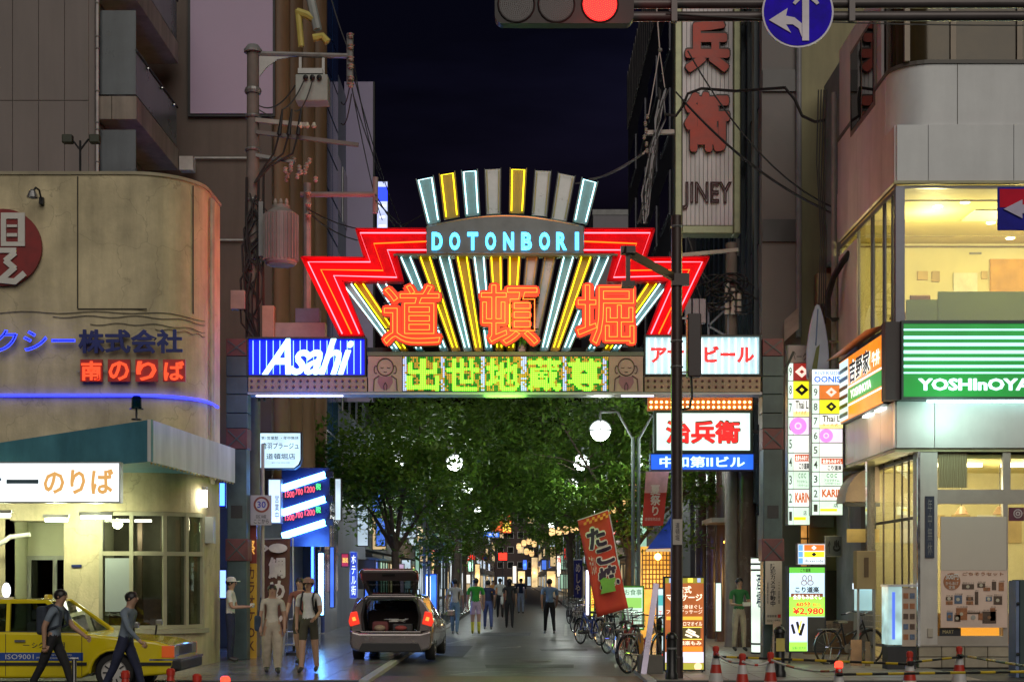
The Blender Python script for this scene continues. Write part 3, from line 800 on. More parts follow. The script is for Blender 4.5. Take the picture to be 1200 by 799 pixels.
for px0, px1, py, d in ((-60, 12, 604, 26.9), (53, 79, 609, 27.2), (95, 130, 606, 27.3)):
    t = thing('ceiling_tube_lamp', {604: 'lit fluorescent tube under the taxi canopy, leftmost', 609: 'lit fluorescent tube under the taxi canopy above the taxi roof light', 606: 'lit fluorescent tube under the canopy hidden behind the white sign'}[py], 'lamp', W((px0 + px1) / 2, py, d))
    MB().tube([W(px0, py, d), W(px1, py, d)], .03, 8).build('tube', ceil_e, t)
    glow(t, W((px0 + px1) / 2, py + 4, d), 34, (.92, 1.0, .62), .1)
    MB().box(WX(px0, d) - .03, WX(px1, d) + .03, d - .05, d + .05, WZ(py, d) + .04, WZ(py, d) + .1).build('housing', white_paint, t)
# upright tube at the right end of the office
t = thing('wall_tube_lamp', 'short upright lit tube on the office wall under the canopy end', 'lamp', W(239, 590, 28.7))
MB().tube([W(239, 574, 28.75), W(239, 594, 28.75)], .06, 10).build('tube', emi('office_tube_soft', (1, 1, .80), 10), t)
MB().pbox(236, 570, 242, 574, 28.68, .15).build('holder', white_paint, t)
signbox('taxi_stand_sign', 'long white lit sign with orange and dark letters hanging under the teal canopy', 'sign', (-150, 541, 141, 589), 25.35, .18,
        backlit('taxi_sign_white', (.88, .97, 1.0), 1.15, .6, .85), alu,
        [('タクシー', (-125, 549, 45, 579), pbr('sign_slate', (.05, .10, .14), .5), dict(bold=.03)), ('のりば', (51, 549, 133, 579), emi('sign_ochre', (.62, .33, .10), .75), dict(bold=.03))], fr=1.6)
# ------------------------------------------------------------------ panelled tower behind, with side balconies
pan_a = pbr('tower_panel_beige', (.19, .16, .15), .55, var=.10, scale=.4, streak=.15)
tw = thing('panelled_tower', 'tall beige panel clad tower with side balconies behind the taxi office', 'building', (-12, 35, PZ))
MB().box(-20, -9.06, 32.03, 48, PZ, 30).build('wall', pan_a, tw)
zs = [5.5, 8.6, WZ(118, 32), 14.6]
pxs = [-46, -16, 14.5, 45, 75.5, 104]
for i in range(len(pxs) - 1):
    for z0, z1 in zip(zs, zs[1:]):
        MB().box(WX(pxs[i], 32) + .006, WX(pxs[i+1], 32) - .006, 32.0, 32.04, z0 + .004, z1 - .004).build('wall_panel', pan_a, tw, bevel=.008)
MB().tube([W(114, 215, 31.9), W(114, -30, 31.9)], .035, 8).build('downpipe', pbr('pipe_pale', (.42, .40, .40), .4), tw)
for py in (4, 43, 57, 107, 144, 152, 190):
    MB().lathe([(.045, -.015), (.055, 0), (.045, .015)], W(114, py, 31.9), 8).build('pipe_collar', grey_paint, tw)
bal_m = pbr('balcony_slab', (.27, .23, .19), .6, var=.2, scale=1.2, streak=.45)
frost = pbr('frosted_screen', (.10, .12, .135), .3, var=.2, scale=1, streak=.3)
soff = pbr('balcony_soffit', (.20, .17, .21), .6)
for k, py in enumerate((140, 0, 280)):
    zb = WZ(py, 32); xa, xb = -9.0, WX(160, 32)
    b = MB().box(xa, xb, 32.0, 36.0, zb, zb + .5).build('balcony', bal_m, tw, bevel=.015)
    MB().bar((WX(131, 32), 31.995, zb), (WX(131, 32), 31.995, zb + .5), .015).build('joint', jm, b)
    MB().box(xa + .05, xb - .03, 32.05, 32.08, zb + .55, zb + 2.35).build('privacy_screen', frost, b)
    MB().box(xb - .05, xb - .03, 32.1, 35.9, zb + .56, zb + 1.45).build('guard_panel', frost, b)
    MB().tube([(xb - .02, 32.05, zb + 1.5), (xb - .02, 35.95, zb + 1.5)], .025, 6).build('handrail', black, b)
    for y in (33.0, 34.3, 35.5): MB().ball((xb + .0, y, zb + 1.42), .035, 8, 6).build('rail_clamp', chrome, b)
    MB().box(-9.05, -9.02, 33.0, 34.4, zb + .5, zb + 2.4).build('balcony_door', pbr('door_pale', (.3, .29, .31), .4), b)
MB().pbox(210, 183, 226, 199, 35.9, .3).build('air_unit', pbr('air_unit_white', (.5, .47, .45), .5), tw)

# ------------------------------------------------------------------ brown tower with the large blank hoarding
br = pbr('brown_tile_wall', (.125, .09, .075), .6, var=.14, scale=.8, streak=.25)
br2 = pbr('brown_pier', (.20, .115, .06), .55, var=.18, scale=.6, streak=.3)
bt = thing('brown_tower', 'tall brown tower with round piers on its street side behind the utility pole', 'building', (-7.5, 40, PZ))
BX = -6.0
MB().box(-9.0, BX, 36.5, 46, 3.6, 32).build('wall', br, bt)
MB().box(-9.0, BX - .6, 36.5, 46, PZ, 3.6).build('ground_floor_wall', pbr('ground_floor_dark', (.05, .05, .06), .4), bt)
for y in (37.2, 39.4, 41.8, 44.4):
    MB().lathe([(.33, 0), (.33, 24)], (BX + .02, y, 4.0), 14).build('pier', br2, bt, smooth=True)
for y in (38.3, 40.6, 43.1):
    for z in range(4, 26, 3):
        wdw = MB().box(BX - .02, BX + .02, y - .5, y + .5, z + .7, z + 2.3).build('window', pbr('window_dark_frame', (.03, .03, .035), .3), bt)
        MB().box(BX + .012, BX + .03, y - .44, y + .44, z + .76, z + 2.24).build('pane', glass_dark, wdw)
hb = thing('hoarding', 'large blank hoarding coloured by lavender light, with dark frame on the brown tower', 'billboard', W(270, 135, 36.4))
B(220, -120, 322, 136.5, 36.38, .1, 'frame', black, hb)
B(223, -118, 319.5, 133, 36.34, .05, 'board', pbr('hoarding_lavender_lit', (.40, .30, .44), .45, var=.05, scale=.6), hb)  # lavender light falling on the white board is part of its colour
for z in range(4):
    MB().bar((WX(228, 36.4), 36.42, 10 + z * 2), (WX(316, 36.4), 36.42, 10 + z * 2), .04).build('back_rail', steel, hb)
# blue glass slice
gb = thing('blue_glass_building', 'narrow dark blue glass building beside the brown tower', 'building', (-7.5, 49, PZ))
MB().box(-10, -6.15, 46.05, 51, PZ, 30).build('wall', pbr('blue_cladding', (.02, .03, .07), .3, var=.3, scale=.6), gb)
gl_b = pbr('blue_glass', (.02, .06, .18), .08, .3, var=.5, scale=.4)
for z in range(1, 22):
    for y0, y1 in ((46.2, 47.7), (47.8, 49.3), (49.4, 50.9)):
        MB().box(-6.15, -6.1, y0, y1, z * 1.3 + .05, z * 1.3 + 1.25).build('pane', gl_b, gb)
MB().tube([(-6.0, 46.1, .1), (-6.0, 46.1, 29)], .06, 8).build('downpipe', pbr('pipe_blue', (.06, .09, .25), .3), gb)
# white blade hoarding + building it belongs to
wb = thing('pale_block', 'pale rendered block further down the left side carrying a tall white blade panel', 'building', (-8, 56, PZ))
MB().box(-13, -6.3, 51.1, 62, PZ, 19.5).build('wall', pbr('pale_blue_render', (.22, .24, .32), .6, var=.12, scale=.6, streak=.2), wb)
B(403.5, 96, 437, 470, 55, .35, 'blade_panel', pbr('blade_panel_white', (.36, .31, .48), .45, var=.06, scale=.5), wb)
B(437, 96, 439, 470, 55.02, .35, 'blade_panel_edge', black, wb)
for z in range(1, 5):
    for y in (52.4, 54.6, 57, 59.4):
        f_ = MB().box(-6.32, -6.27, y - .8, y + .8, z * 3.4 + 1, z * 3.4 + 3).build('window', alu, wb)
        MB().box(-6.275, -6.255, y - .72, y + .72, z * 3.4 + 1.08, z * 3.4 + 2.92).build('pane', glass_dark, f_)
signbox('vertical_led_sign', 'slim blue and white lit vertical sign above the left red arrow', 'sign', (441, 212, 455, 271), 62, .4, backlit('led_pale_blue', (.55, .62, 1.0), 1.1, 2), black,
        [(None, (442, 219, 454, 236), emi('led_blue_deep', (.02, .05, 1.0), 1.4)), ('一\n二', (444, 240, 452, 266), emi('led_white', (.9, .95, 1), 1.2), dict(bold=.02))])
# lower left-hand row beyond, mostly behind the trees
def shop_row(name, label, x, side, y0, y1, h, m, lit, seed, bays=3):
    """street building: upper wall, recessed lit shop fronts, windows with panes; side -1 left, +1 right"""
    rnd = random.Random(seed)
    r = thing(name, label, 'building', (x + side * 3, (y0 + y1) / 2, PZ))
    xo = x; xi = x + side * 8
    MB().box(min(xo, xi), max(xo, xi), y0, y1, 3.0, h).build('wall', m, r)
    xs = x + side * .5
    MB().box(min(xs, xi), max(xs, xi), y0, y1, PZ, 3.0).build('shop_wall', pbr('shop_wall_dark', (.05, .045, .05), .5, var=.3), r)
    for b in range(bays):
        a = y0 + (y1 - y0) * (b + .08) / bays; c = y0 + (y1 - y0) * (b + .92) / bays
        f = MB().box(*sorted((xs, xs - side * .06)), a, c, .3, 2.6).build('shop_front', lit[b % len(lit)], r)
        for k in range(4):
            yy = a + (c - a) * k / 3
            MB().box(*sorted((xs - side * .05, xs - side * .11)), yy - .04, yy + .04, .25, 2.65).build('mullion', black, f)
        MB().box(*sorted((xs - side * .02, xs - side * .75)), a - .1, c + .1, 2.68, 2.84).build('shop_awning', rnd.choice([black, teal, br2]), r)
        for z in range(1, int((h - 3) / 2.8) + 1):
            zz = 1.0 + z * 2.8
            if zz + 1.6 > h: continue
            w2 = MB().box(*sorted((xo + side * .02, xo - side * .04)), a + .3, c - .3, zz, zz + 1.5).build('window', alu, r)
            MB().box(*sorted((xo - side * .03, xo - side * .055)), a + .36, c - .36, zz + .06, zz + 1.44).build('pane', glass_dark if rnd.random() < .6 else rnd.choice(lit), w2)
    return r
lit_cool = backlit('shop_cool', (.72, .88, 1.0), .75, .7, .3)
lit_warm = backlit('shop_warm', (1.0, .72, .36), .75, .7, .3)
lit_grn = backlit('shop_green', (.6, 1.0, .75), .5, .7, .3)
lit_blu = backlit('shop_blue', (.10, .25, 1.0), .9, .7, .3)
shop_row('shop_building', 'grey shop block half hidden by the left street tree', -6.3, -1, 62.2, 78, 9, pbr('wall_grey_a', (.14, .15, .17), .6), [lit_cool, lit_blu, lit_grn], 1)
shop_row('shop_building', 'dark low shop block at the far left end of the street', -6.3, -1, 78.2, 108, 8, pbr('wall_brown_b', (.10, .08, .07), .6), [lit_warm, lit_cool], 2, 4)
shop_row('shop_building', 'distant left shop block past the last lamp', -6.4, -1, 108.2, 160, 8, pbr('wall_grey_c', (.10, .10, .11), .6), [lit_cool, lit_warm], 3, 5)
shop_row('shop_building', 'very distant left shop block', -6.2, -1, 160.2, 260, 10, pbr('wall_brown_b', (.10, .08, .07), .6), [lit_warm, lit_cool], 8, 6)
shop_row('shop_building', 'farthest left shop block before the end wall', -6.0, -1, 260.2, 398, 12, pbr('wall_grey_c', (.10, .10, .11), .6), [lit_warm, lit_cool], 9, 6)
# ------------------------------------------------------------------ right corner: restaurant building
def sletters(s, ya, yb, z0, z1, x, m, parent, name='lettering', **kw):
    """lettering on a wall facing -x; ya = far end (reads first), yb = near end"""
    v, f, (a, b, c, d) = text_geo(s, **kw)
    mb = MB()
    mb.add([(x - p[2] * .3, ya + (p[0] - a) / (b - a) * (yb - ya), z0 + (p[1] - c) / (d - c) * (z1 - z0)) for p in v], f)
    return mb.build(name, m, parent)
RX, RY = 7.1, 28.0
def rz(py): return WZ(py, RY)
rest = thing('restaurant_building', 'white panelled corner building with lit upper dining room and green sign', 'building', (10, 31, PZ))
wp = pbr('white_metal_panel', (.68, .69, .70), .42, var=.10, scale=.9, streak=.10)
wp_side = pbr('white_panel_pink_lit', (.68, .60, .60), .5, var=.12, scale=.9, streak=.15)  # white cladding with the gate's pink light mixed into the side colour
fas = pbr('fascia_panel_grey', (.62, .60, .58), .4, .1, var=.12, scale=.8, streak=.08)
# structural core (well behind the cladding)
core = MB()
core.box(RX + .3, 16, RY + .4, 36, 9.24, 13.6)
core.box(RX + .1, 16, RY + .1, 33.2, 9.2, 9.26)
core.box(RX + .08, 16, RY + .12, 33.2, 4.9, 6.42)
core.box(RX + .08, 16, RY + .12, 33.2, 4.22, 4.3)
core.box(7.7, 16, 33.2, 36, PZ, 9.2)
core.build('core', pbr('core_grey', (.2, .2, .2), .7), rest)
def rounded(mb, rad, z0, z1, x0=RX, y0=RY, x1=16, y1=33.0, t=.12):
    """L-shaped band that turns the corner with a radius"""
    out = [(x1, y0)] + [(x0 + rad - rad * math.sin(a), y0 + rad - rad * math.cos(a)) for a in [i * PI / 2 / 8 for i in range(9)]] + [(x0, y1)]
    inn_ = [(x1, y0 + t)] + [(x0 + rad - (rad - t) * math.sin(a), y0 + rad - (rad - t) * math.cos(a)) for a in [i * PI / 2 / 8 for i in range(9)]] + [(x0 + t, y1)]
    n = len(out)
    vs = [(x, y, z) for z in (z0, z1) for x, y in out] + [(x, y, z) for z in (z0, z1) for x, y in inn_]
    fs = []
    for i in range(n - 1):
        fs += [(i + 1, i, n + i, n + i + 1), (2*n + i, 2*n + i + 1, 3*n + i + 1, 3*n + i), (i, i + 1, 2*n + i + 1, 2*n + i), (n + i + 1, n + i, 3*n + i, 3*n + i + 1)]
    fs += [(0, 2*n, 3*n, n), (n-1, 2*n-1, 4*n-1, 3*n-1)]
    return mb.add(vs, fs)
def fpanel(px0, px1, py0, py1, y, name='wall_panel', m=wp, t=.06, parent=rest):
    return MB().box(WX(px0, RY) + .004, WX(px1, RY) - .004, y, y + t, rz(py1) + .004, rz(py0) - .004).build(name, m, parent, bevel=.006)
def spanel(ya, yb, z0, z1, x=RX, name='wall_panel', m=wp_side, t=.06, parent=rest):
    return MB().box(x, x + t, ya + .004, yb - .004, z0 + .004, z1 - .004).build(name, m, parent, bevel=.006)
# top storey: rounded window band and rounded spandrel
z_a, z_b, z_c, z_d = rz(213), rz(147), rz(75), 13.4
q = MB(); rounded(q, .7, z_c, z_c + .07, RX - .03, RY - .03); q.build('sill_band', pbr('sill_dark', (.10, .09, .08), .5), rest)
q = MB(); rounded(q, .7, z_b + .01, z_c); q.build('rounded_spandrel', wp, rest, smooth=True)
for px in (1122,): MB().box(WX(px, RY) - .006, WX(px, RY) + .006, RY - .004, RY + .02, z_b + .02, z_c).build('panel_joint', jm, rest)
q = MB(); rounded(q, .7, z_c + .07, z_d, RX + .1, RY + .1, t=.03); q.build('window', pbr('brown_tinted_glass', (.05, .035, .015), .12, .2, var=.4, scale=.7), rest, smooth=True)
for px in (1064, 1118, 1196):
    MB().box(WX(px, RY) - .05, WX(px, RY) + .05, RY + .04, RY + .12, z_c + .07, z_d).build('mullion', pbr('mullion_bronze', (.16, .13, .10), .4, .4), rest)
spanel(29.2, 33.0, z_c + .07, z_d, RX + .02, m=wp_side)
w_ = MB().box(RX - .03, RX + .02, 29.55, 31.7, 11.1, 12.9).build('window', pbr('frame_brown', (.16, .11, .09), .5), rest)
MB().box(RX - .045, RX - .03, 29.65, 30.55, 11.2, 12.8).build('pane', glass_dark, w_); MB().box(RX - .045, RX - .03, 30.7, 31.6, 11.2, 12.8).build('pane', glass_dark, w_)
for a, b in ((28.75, 29.9), (29.9, 31.2), (31.2, 33.0)): spanel(a, b, z_b + .01, z_c - .01, RX - .012)
# lower spandrel, slightly proud
for a, b in ((1050, 1087), (1087, 1187), (1187, 1330)): fpanel(a, b, 147, 213, RY - .05)
for i in range(5): spanel(28.0 + i, 29.0 + i, z_a, z_b, RX - .03)
MB().box(RX - .05, 16, RY - .08, RY - .0, z_a - .05, z_a).build('soffit_trim', pbr('trim_yellowish', (.4, .36, .2), .4), rest)
# --- dining room behind the big window
room = pbr('room_wall_cream', (.74, .68, .40), .7, var=.06, scale=1.2)
rc = pbr('room_ceiling', (.70, .60, .24), .7, var=.08, scale=1.0)
zr0, zr1 = rz(378), rz(214)
MB().box(RX + .08, 16, RY + .15, 33.1, zr0 - .1, zr0).build('room_floor', pbr('room_floor', (.2, .15, .08), .5), rest)
MB().box(RX + .08, 16, RY + .15, 33.1, zr1, zr1 + .03).build('room_ceiling', rc, rest)
MB().box(RX + .08, 16, 33.1, 33.2, zr0, zr1).build('room_back_wall', room, rest)
MB().box(15.9, 16, RY, 33.1, zr0, zr1).build('room_side_wall', room, rest)
dl = emi('downlight', (1.0, .86, .52), 16)
for px, py in ((1099, 242), (1131, 237), (1161, 261), (1184, 279), (1240, 250), (1225, 240)):
    yy = F * (zr1 - CH) / (HY - py)
    c = (WX(px, yy), yy, zr1 - .012)
    o = MB().lathe([(.09, 0), (.09, .01), (0, .01)], c, 12).build('downlight', dl, rest)
for x in (8.4, 10.2, 12.2):
    ld = bpy.data.lights.new('room_light', 'POINT'); ld.energy = 95; ld.color = (1.0, .86, .36); ld.shadow_soft_size = .25
    lo = bpy.data.objects.new('room_light', ld); link(lo, rest); lo.location = Vector((x, 30.2, zr1 - .5)) - OFF[rest.name]
def frosted(name, c):
    m, n, l = newmat(name); p = n['Principled BSDF']; p.inputs['Base Color'].default_value = (*c, 1); p.inputs['Roughness'].default_value = .5
    t = n.new('ShaderNodeBsdfTranslucent'); t.inputs[0].default_value = (*c, 1); x = n.new('ShaderNodeMixShader'); x.inputs[0].default_value = .6
    l.new(p.outputs[0], x.inputs[1]); l.new(t.outputs[0], x.inputs[2]); l.new(x.outputs[0], n['Material Output'].inputs[0]); return m
fg = frosted('partition_green', (.42, .50, .26))
MB().box(WX(1068, RY), WX(1105, RY), RY + .35, RY + .4, zr0, rz(347)).build('partition', fg, rest)
MB().box(WX(1105, RY), 14, RY + .3, RY + .35, zr0, rz(338)).build('partition', fg, rest)
dpx = 33.08
MB().box(WX(1160, dpx), WX(1204, dpx), dpx - .04, dpx + .01, zr0, WZ(304, dpx)).build('room_door', pbr('door_orange', (.62, .32, .05), .5), rest)
MB().box(WX(1117, dpx), WX(1145, dpx), dpx - .03, dpx + .01, WZ(345, dpx), WZ(320, dpx)).build('whiteboard', pbr('whiteboard', (.75, .72, .6), .4), rest)
MB().box(WX(1136, dpx), WX(1150, dpx), dpx - .02, dpx + .01, WZ(298, dpx), WZ(296, dpx)).build('wall_vent', grey_paint, rest)
MB().box(RX + .1, 13, 33.0, 33.05, WZ(289, dpx) - .03, WZ(289, dpx)).build('picture_rail', pbr('rail_brown', (.15, .1, .05), .5), rest)
for px, w_, h_, m_ in ((1075, 12, 10, 'menu_tan'), (1092, 9, 12, 'menu_rust'), (1150, 7, 9, 'menu_tan')):
    MB().box(WX(px, dpx), WX(px + w_, dpx), dpx - .03, dpx + .01, WZ(318 + h_, dpx), WZ(318, dpx)).build('wall_notice', pbr(m_, (.5, .36, .16), .6), rest)
for x in (8.0, 8.9, 9.8, 10.7):
    MB().box(x, x + .42, 30.4, 30.46, zr0 + .45, zr0 + .98).build('chair_back', pbr('chair_wood', (.22, .11, .04), .5), rest, bevel=.02); MB().box(x - .1, x + .6, 31.0, 31.7, zr0 + .7, zr0 + .74).build('table_top', pbr('table_wood', (.34, .2, .08), .5), rest)
for y in (29.3, 30.9, 32.3): MB().box(RX + .1, 15.9, y, y + .05, zr1 - .02, zr1 - .004).build('ceiling_joint', pbr('ceiling_trim', (.5, .42, .18), .6), rest)
MB().box(9.2, 10.1, 30.0, 30.9, zr1 - .03, zr1 - .004).build('ceiling_air_unit', white_paint, rest)
# glazing of the dining room
alu_dark = pbr('frame_blue_grey', (.16, .16, .19), .35, .5, var=.15)
g_ = MB().box(RX + .0, RX + .17, RY - .0, RY + .14, zr0, zr1 - .06).build('corner_post', alu_dark, rest)
wf = MB(); wf.box(RX + .17, 16, RY + .02, RY + .1, zr0, zr0 + .05); wf.box(RX + .17, 16, RY + .02, RY + .1, zr1 - .1, zr1 - .05); wf.box(12.4, 12.5, RY + .02, RY + .1, zr0 + .05, zr1 - .1)
wo = wf.build('dining_window', alu_dark, rest)
MB().box(RX + .17, 12.4, RY + .05, RY + .06, zr0 + .05, zr1 - .1).build('pane', glass_clear, wo)
MB().box(12.5, 16, RY + .05, RY + .06, zr0 + .05, zr1 - .1).build('pane', glass_clear, wo)
sf = MB()
for y in (28.45, 29.0, 29.12, 29.95, 30.1, 31.2, 31.3, 33.0): sf.box(RX + .03, RX + .07, y - .025, y + .025, zr0, zr1 - .05)
sf.box(RX + .03, RX + .07, 28.14, 33, zr0, zr0 + .06); sf.box(RX + .03, RX + .07, 28.14, 33, zr1 - .14, zr1 - .06)
so = sf.build('side_window', alu_dark, rest)
for a, b in ((28.5, 28.95), (29.17, 29.9), (30.15, 31.15), (31.35, 32.95)): MB().box(RX + .045, RX + .05, a, b, zr0 + .06, zr1 - .14).build('pane', glass_clear, so)
spanel(31.25, 33.0, zr0, zr1 - .3, RX + .0, m=wp_side)
# --- green front sign
sg = thing('green_shop_sign', 'long green lit shop sign with pale stripes and white name lettering', 'sign', (10, RY - .2, rz(470)))
gx0 = WX(1052, RY); gd = RY - .28
c = MB(); c.box(gx0, 15, gd, RY + .1, rz(382), rz(378.5)); c.box(gx0, 15, gd, RY + .1, rz(470), rz(467)); c.box(gx0, gx0 + .04, gd, RY + .1, rz(467), rz(382)); c.box(gx0 + .04, 15, RY + .05, RY + .1, rz(467), rz(382))
c.build('cabinet', pbr('sign_case_dark', (.03, .05, .045), .4), sg)
MB().box(gx0 + .04, 15, gd + .03, gd + .05, rz(467), rz(382)).build('face', backlit('sign_green', (.006, .22, .03), .95, 1.2, .75), sg)
for i, py in enumerate((389, 398, 406, 414.8, 423, 431.5, 439)):
    w = (1.0, 1.8, 1.9, 1.9, 1.8, 1.6, .9)[i]
    MB().box(gx0 + .04, 15, gd + .02, gd + .029, rz(py + w), rz(py - w)).build('pale_stripe', emi('stripe_mint', (.45, 1.0, .88), 1.05), sg)
letters(MB(), 'YOSHInOYA', WX(1076, gd), WX(1209, gd), WZ(457.5, gd), WZ(443, gd), gd + .01, bold=.045, spacing=.98).build('lettering', emi('sign_letter_mint', (.62, 1.0, .95), 1.05), sg)
MB().tube([(gx0 + .5, gd + .1, rz(471.5)), (10.0, gd + .1, rz(471.5))], .02, 8).build('underside_tube', emi('under_tube', (.6, 1.0, .95), 5), sg)
MB().box(gx0 - .28, gx0 - .002, RY - .2, RY + .1, rz(470), rz(379)).build('corner_block', pbr('corner_block_dark', (.045, .03, .03), .5), rest)
# --- orange side sign
ss = thing('orange_side_sign', 'orange lit side sign with bowl of letters on the restaurant corner', 'sign', (RX, 30.3, 5.1))
sx = RX - .14; zb_, zt_ = 5.06, 6.42
MB().box(sx + .02, RX + .1, 28.45, 32.3, zb_, zt_).build('cabinet', pbr('sign_case_dark', (.03, .05, .045)), ss)
sface = lambda ya, yb, z0, z1, nm, m, dx=0: MB().box(sx - dx, sx + .02 - dx, ya, yb, z0, z1).build(nm, m, ss)
sface(28.5, 32.27, zb_ + .03, zt_ - .03, 'face', backlit('sign_orange', (1.0, .25, .01), .95, 1.5))
sface(31.4, 32.22, zb_ + .05, zt_ - .05, 'pale_block', backlit('sign_pale_end', (.7, .95, .95), .8), .008)
for i in range(6): sface(31.42, 32.2, zb_ + .12 + i * .19, zb_ + .20 + i * .19, 'dark_stripe', pbr('stripe_green_dark', (.01, .10, .05), .4), .014)
sface(28.5, 31.38, zb_ + .36, zb_ + .66, 'green_band', emi('band_green', (.01, .30, .04), .8), .008)
sface(28.5, 31.38, zb_ + .68, zb_ + .71, 'white_line', emi('line_white', (1, 1, .9), 1), .012); sface(28.5, 31.38, zb_ + .30, zb_ + .33, 'white_line', emi('line_white', (1, 1, .9), 1), .012)
sletters('YOSHINOYA', 31.1, 29.3, zb_ + .42, zb_ + .60, sx - .02, emi('line_white', (1, 1, .9), 1), ss, bold=.02)
sletters('吉野家', 31.2, 29.4, zb_ + .74, zb_ + 1.22, sx - .014, emi('line_white', (1, 1, .9), 1), ss, bold=.075)
sletters('吉野家', 31.2, 29.4, zb_ + .74, zb_ + 1.22, sx - .022, pbr('sign_slate', (.05, .10, .14)), ss, bold=.03)
sletters('牛丼', 29.25, 28.65, zb_ + .80, zb_ + 1.1, sx - .014, emi('line_white', (1, 1, .9), 1), ss, bold=.02)
aw = MB(); aw.add([(sx - .3, 28.5, zt_ + .06), (sx - .3, 32.2, zt_ + .0), (RX + .05, 32.2, zt_ + .18), (RX + .05, 28.5, zt_ + .2)], [(0, 1, 2, 3)]); aw.build('rain_hood', pbr('hood_orange_brown', (.35, .13, .04), .5), ss)
for y in (28.9, 29.9): MB().box(RX - .12, RX + .05, y - .3, y + .3, zb_ - .08, zb_ - .03).build('underside_lamp', emi('under_tube_soft', (.9, 1, .95), 1.2), ss)
# --- fascia below the signs
for a, b in ((1050, 1095), (1095, 1215), (1215, 1330)): fpanel(a, b, 470, 525, RY - .02, m=fas, name='fascia_panel')
for i, (a, b) in enumerate(((28.0, 28.12), (28.12, 29.1), (29.1, 30.2), (30.2, 31.3), (31.3, 33.0))):
    spanel(a, b, rz(525), rz(470), RX - .02, m=alu if i == 0 else fas, name='fascia_panel')
MB().box(RX, 16, RY + .04, 33.1, rz(525) - .06, rz(525)).build('soffit', pbr('soffit_cream', (.5, .45, .25), .5), rest)
# --- ground floor
gx = WX(1078, RY)
mul = pbr('window_bar_taupe', (.38, .33, .28), .45, .2, var=.12)
pil = pbr('pillar_taupe', (.60, .55, .50), .5, var=.12, scale=1.4, streak=.2)
MB().box(gx, WX(1100, RY), RY + .06, RY + .5, rz(757), rz(525) - .06).build('pillar', pil, rest, bevel=.01)
MB().box(gx - .03, gx + .02, RY + .04, RY + .1, rz(757), rz(525) - .06).build('corner_trim', chrome, rest)
def bar_(a, b, c, dd2, nm='window_bar', y=RY + .08, m=mul): return MB().box(WX(a, RY), WX(c, RY), y, y + .1, rz(dd2), rz(b)).build(nm, m, rest)
bar_(1100, 573, 1330, 590); bar_(1100, 525, 1330, 529); bar_(1177, 529, 1183, 573); bar_(1177, 590, 1183, 757); bar_(1183, 529, 1186, 573); bar_(1100, 745, 1177, 757)
for a, b, c, dd2 in ((1100, 529, 1177, 573), (1186, 529, 1250, 573), (1100, 590, 1177, 745), (1183, 590, 1250, 745)):
    MB().box(WX(a, RY), WX(c, RY), RY + .12, RY + .13, rz(dd2), rz(b)).build('pane', glass_clear, rest)
# lit shop inside
MB().box(gx + .02, 13, 32.0, 32.1, PZ, 4.1).build('shop_back_wall', pbr('shop_wall_yellow', (.68, .60, .34), .7, var=.12, scale=2), rest)
MB().box(gx + .1, 13, RY + .2, 32.0, 4.0, 4.08).build('shop_ceiling', rc, rest)
MB().box(gx + .1, 13, RY + .5, 32.0, PZ, PZ + .02).build('shop_floor', pbr('room_floor', (.2, .15, .08)), rest)
for x in (8.6, 10.0, 11.6):
    MB().box(x - .5, x + .5, 29.2, 29.35, 3.93, 3.99).build('shop_tube', emi('shop_tube', (1.0, .93, .66), 7), rest)
    ld = bpy.data.lights.new('shop_light', 'POINT'); ld.energy = 45; ld.color = (1.0, .88, .55); ld.shadow_soft_size = .2
    lo = bpy.data.objects.new('shop_light', ld); link(lo, rest); lo.location = Vector((x, 29.2, 3.5)) - OFF[rest.name]
for x, z in ((8.75, 3.0), (9.5, 3.0), (10.2, 3.0)):
    MB().lathe([(.02, .16), (.05, .15), (.14, 0), (.13, 0), (.04, .13), (.02, .16)], (x, 29.4, z), 14).build('pendant_shade', pbr('pendant_brown', (.2, .11, .05), .5), rest); MB().tube([(x, 29.4, z + .15), (x, 29.4, 3.98)], .008, 5).build('pendant_cord', cable_m, rest)
for i, x in enumerate((8.2, 8.75, 9.3, 9.85, 10.4)):
    MB().box(x, x + .4, 31.96, 31.99, 2.5 + .12 * (i % 2), 3.1).build('wall_menu', (paper, pbr('menu_tan', (.5, .36, .16), .6), pbr('menu_rust', (.42, .16, .06), .6))[i % 3], rest)
MB().box(7.9, 12.5, 29.55, 29.95, PZ, 1.05).build('counter', pbr('counter_honey', (.40, .22, .08), .5), rest)
wg = pbr('wood_grain_poster', (.42, .30, .16), .6, var=.0)
wt_ = wg.node_tree; wv = wt_.nodes.new('ShaderNodeTexWave'); wv.inputs['Scale'].default_value = 5; wv.inputs['Distortion'].default_value = 6; wv.inputs['Detail'].default_value = 1
tcn = wt_.nodes.new('ShaderNodeTexCoord'); mpn = wt_.nodes.new('ShaderNodeMapping'); mpn.inputs['Scale'].default_value = (2.2, 1, .5); wt_.links.new(tcn.outputs['Object'], mpn.inputs[0]); wt_.links.new(mpn.outputs[0], wv.inputs[0])
rpn = wt_.nodes.new('ShaderNodeValToRGB'); rpn.color_ramp.elements[0].color = (.30, .2, .1, 1); rpn.color_ramp.elements[1].color = (.62, .5, .3, 1); wt_.links.new(wv.outputs[0], rpn.inputs[0]); wt_.links.new(rpn.outputs[0], wt_.nodes['Principled BSDF'].inputs['Base Color'])
MB().box(WX(1102, RY), WX(1136, RY), RY + .14, RY + .16, rz(571), rz(530)).build('wood_grain_board', wg, rest)
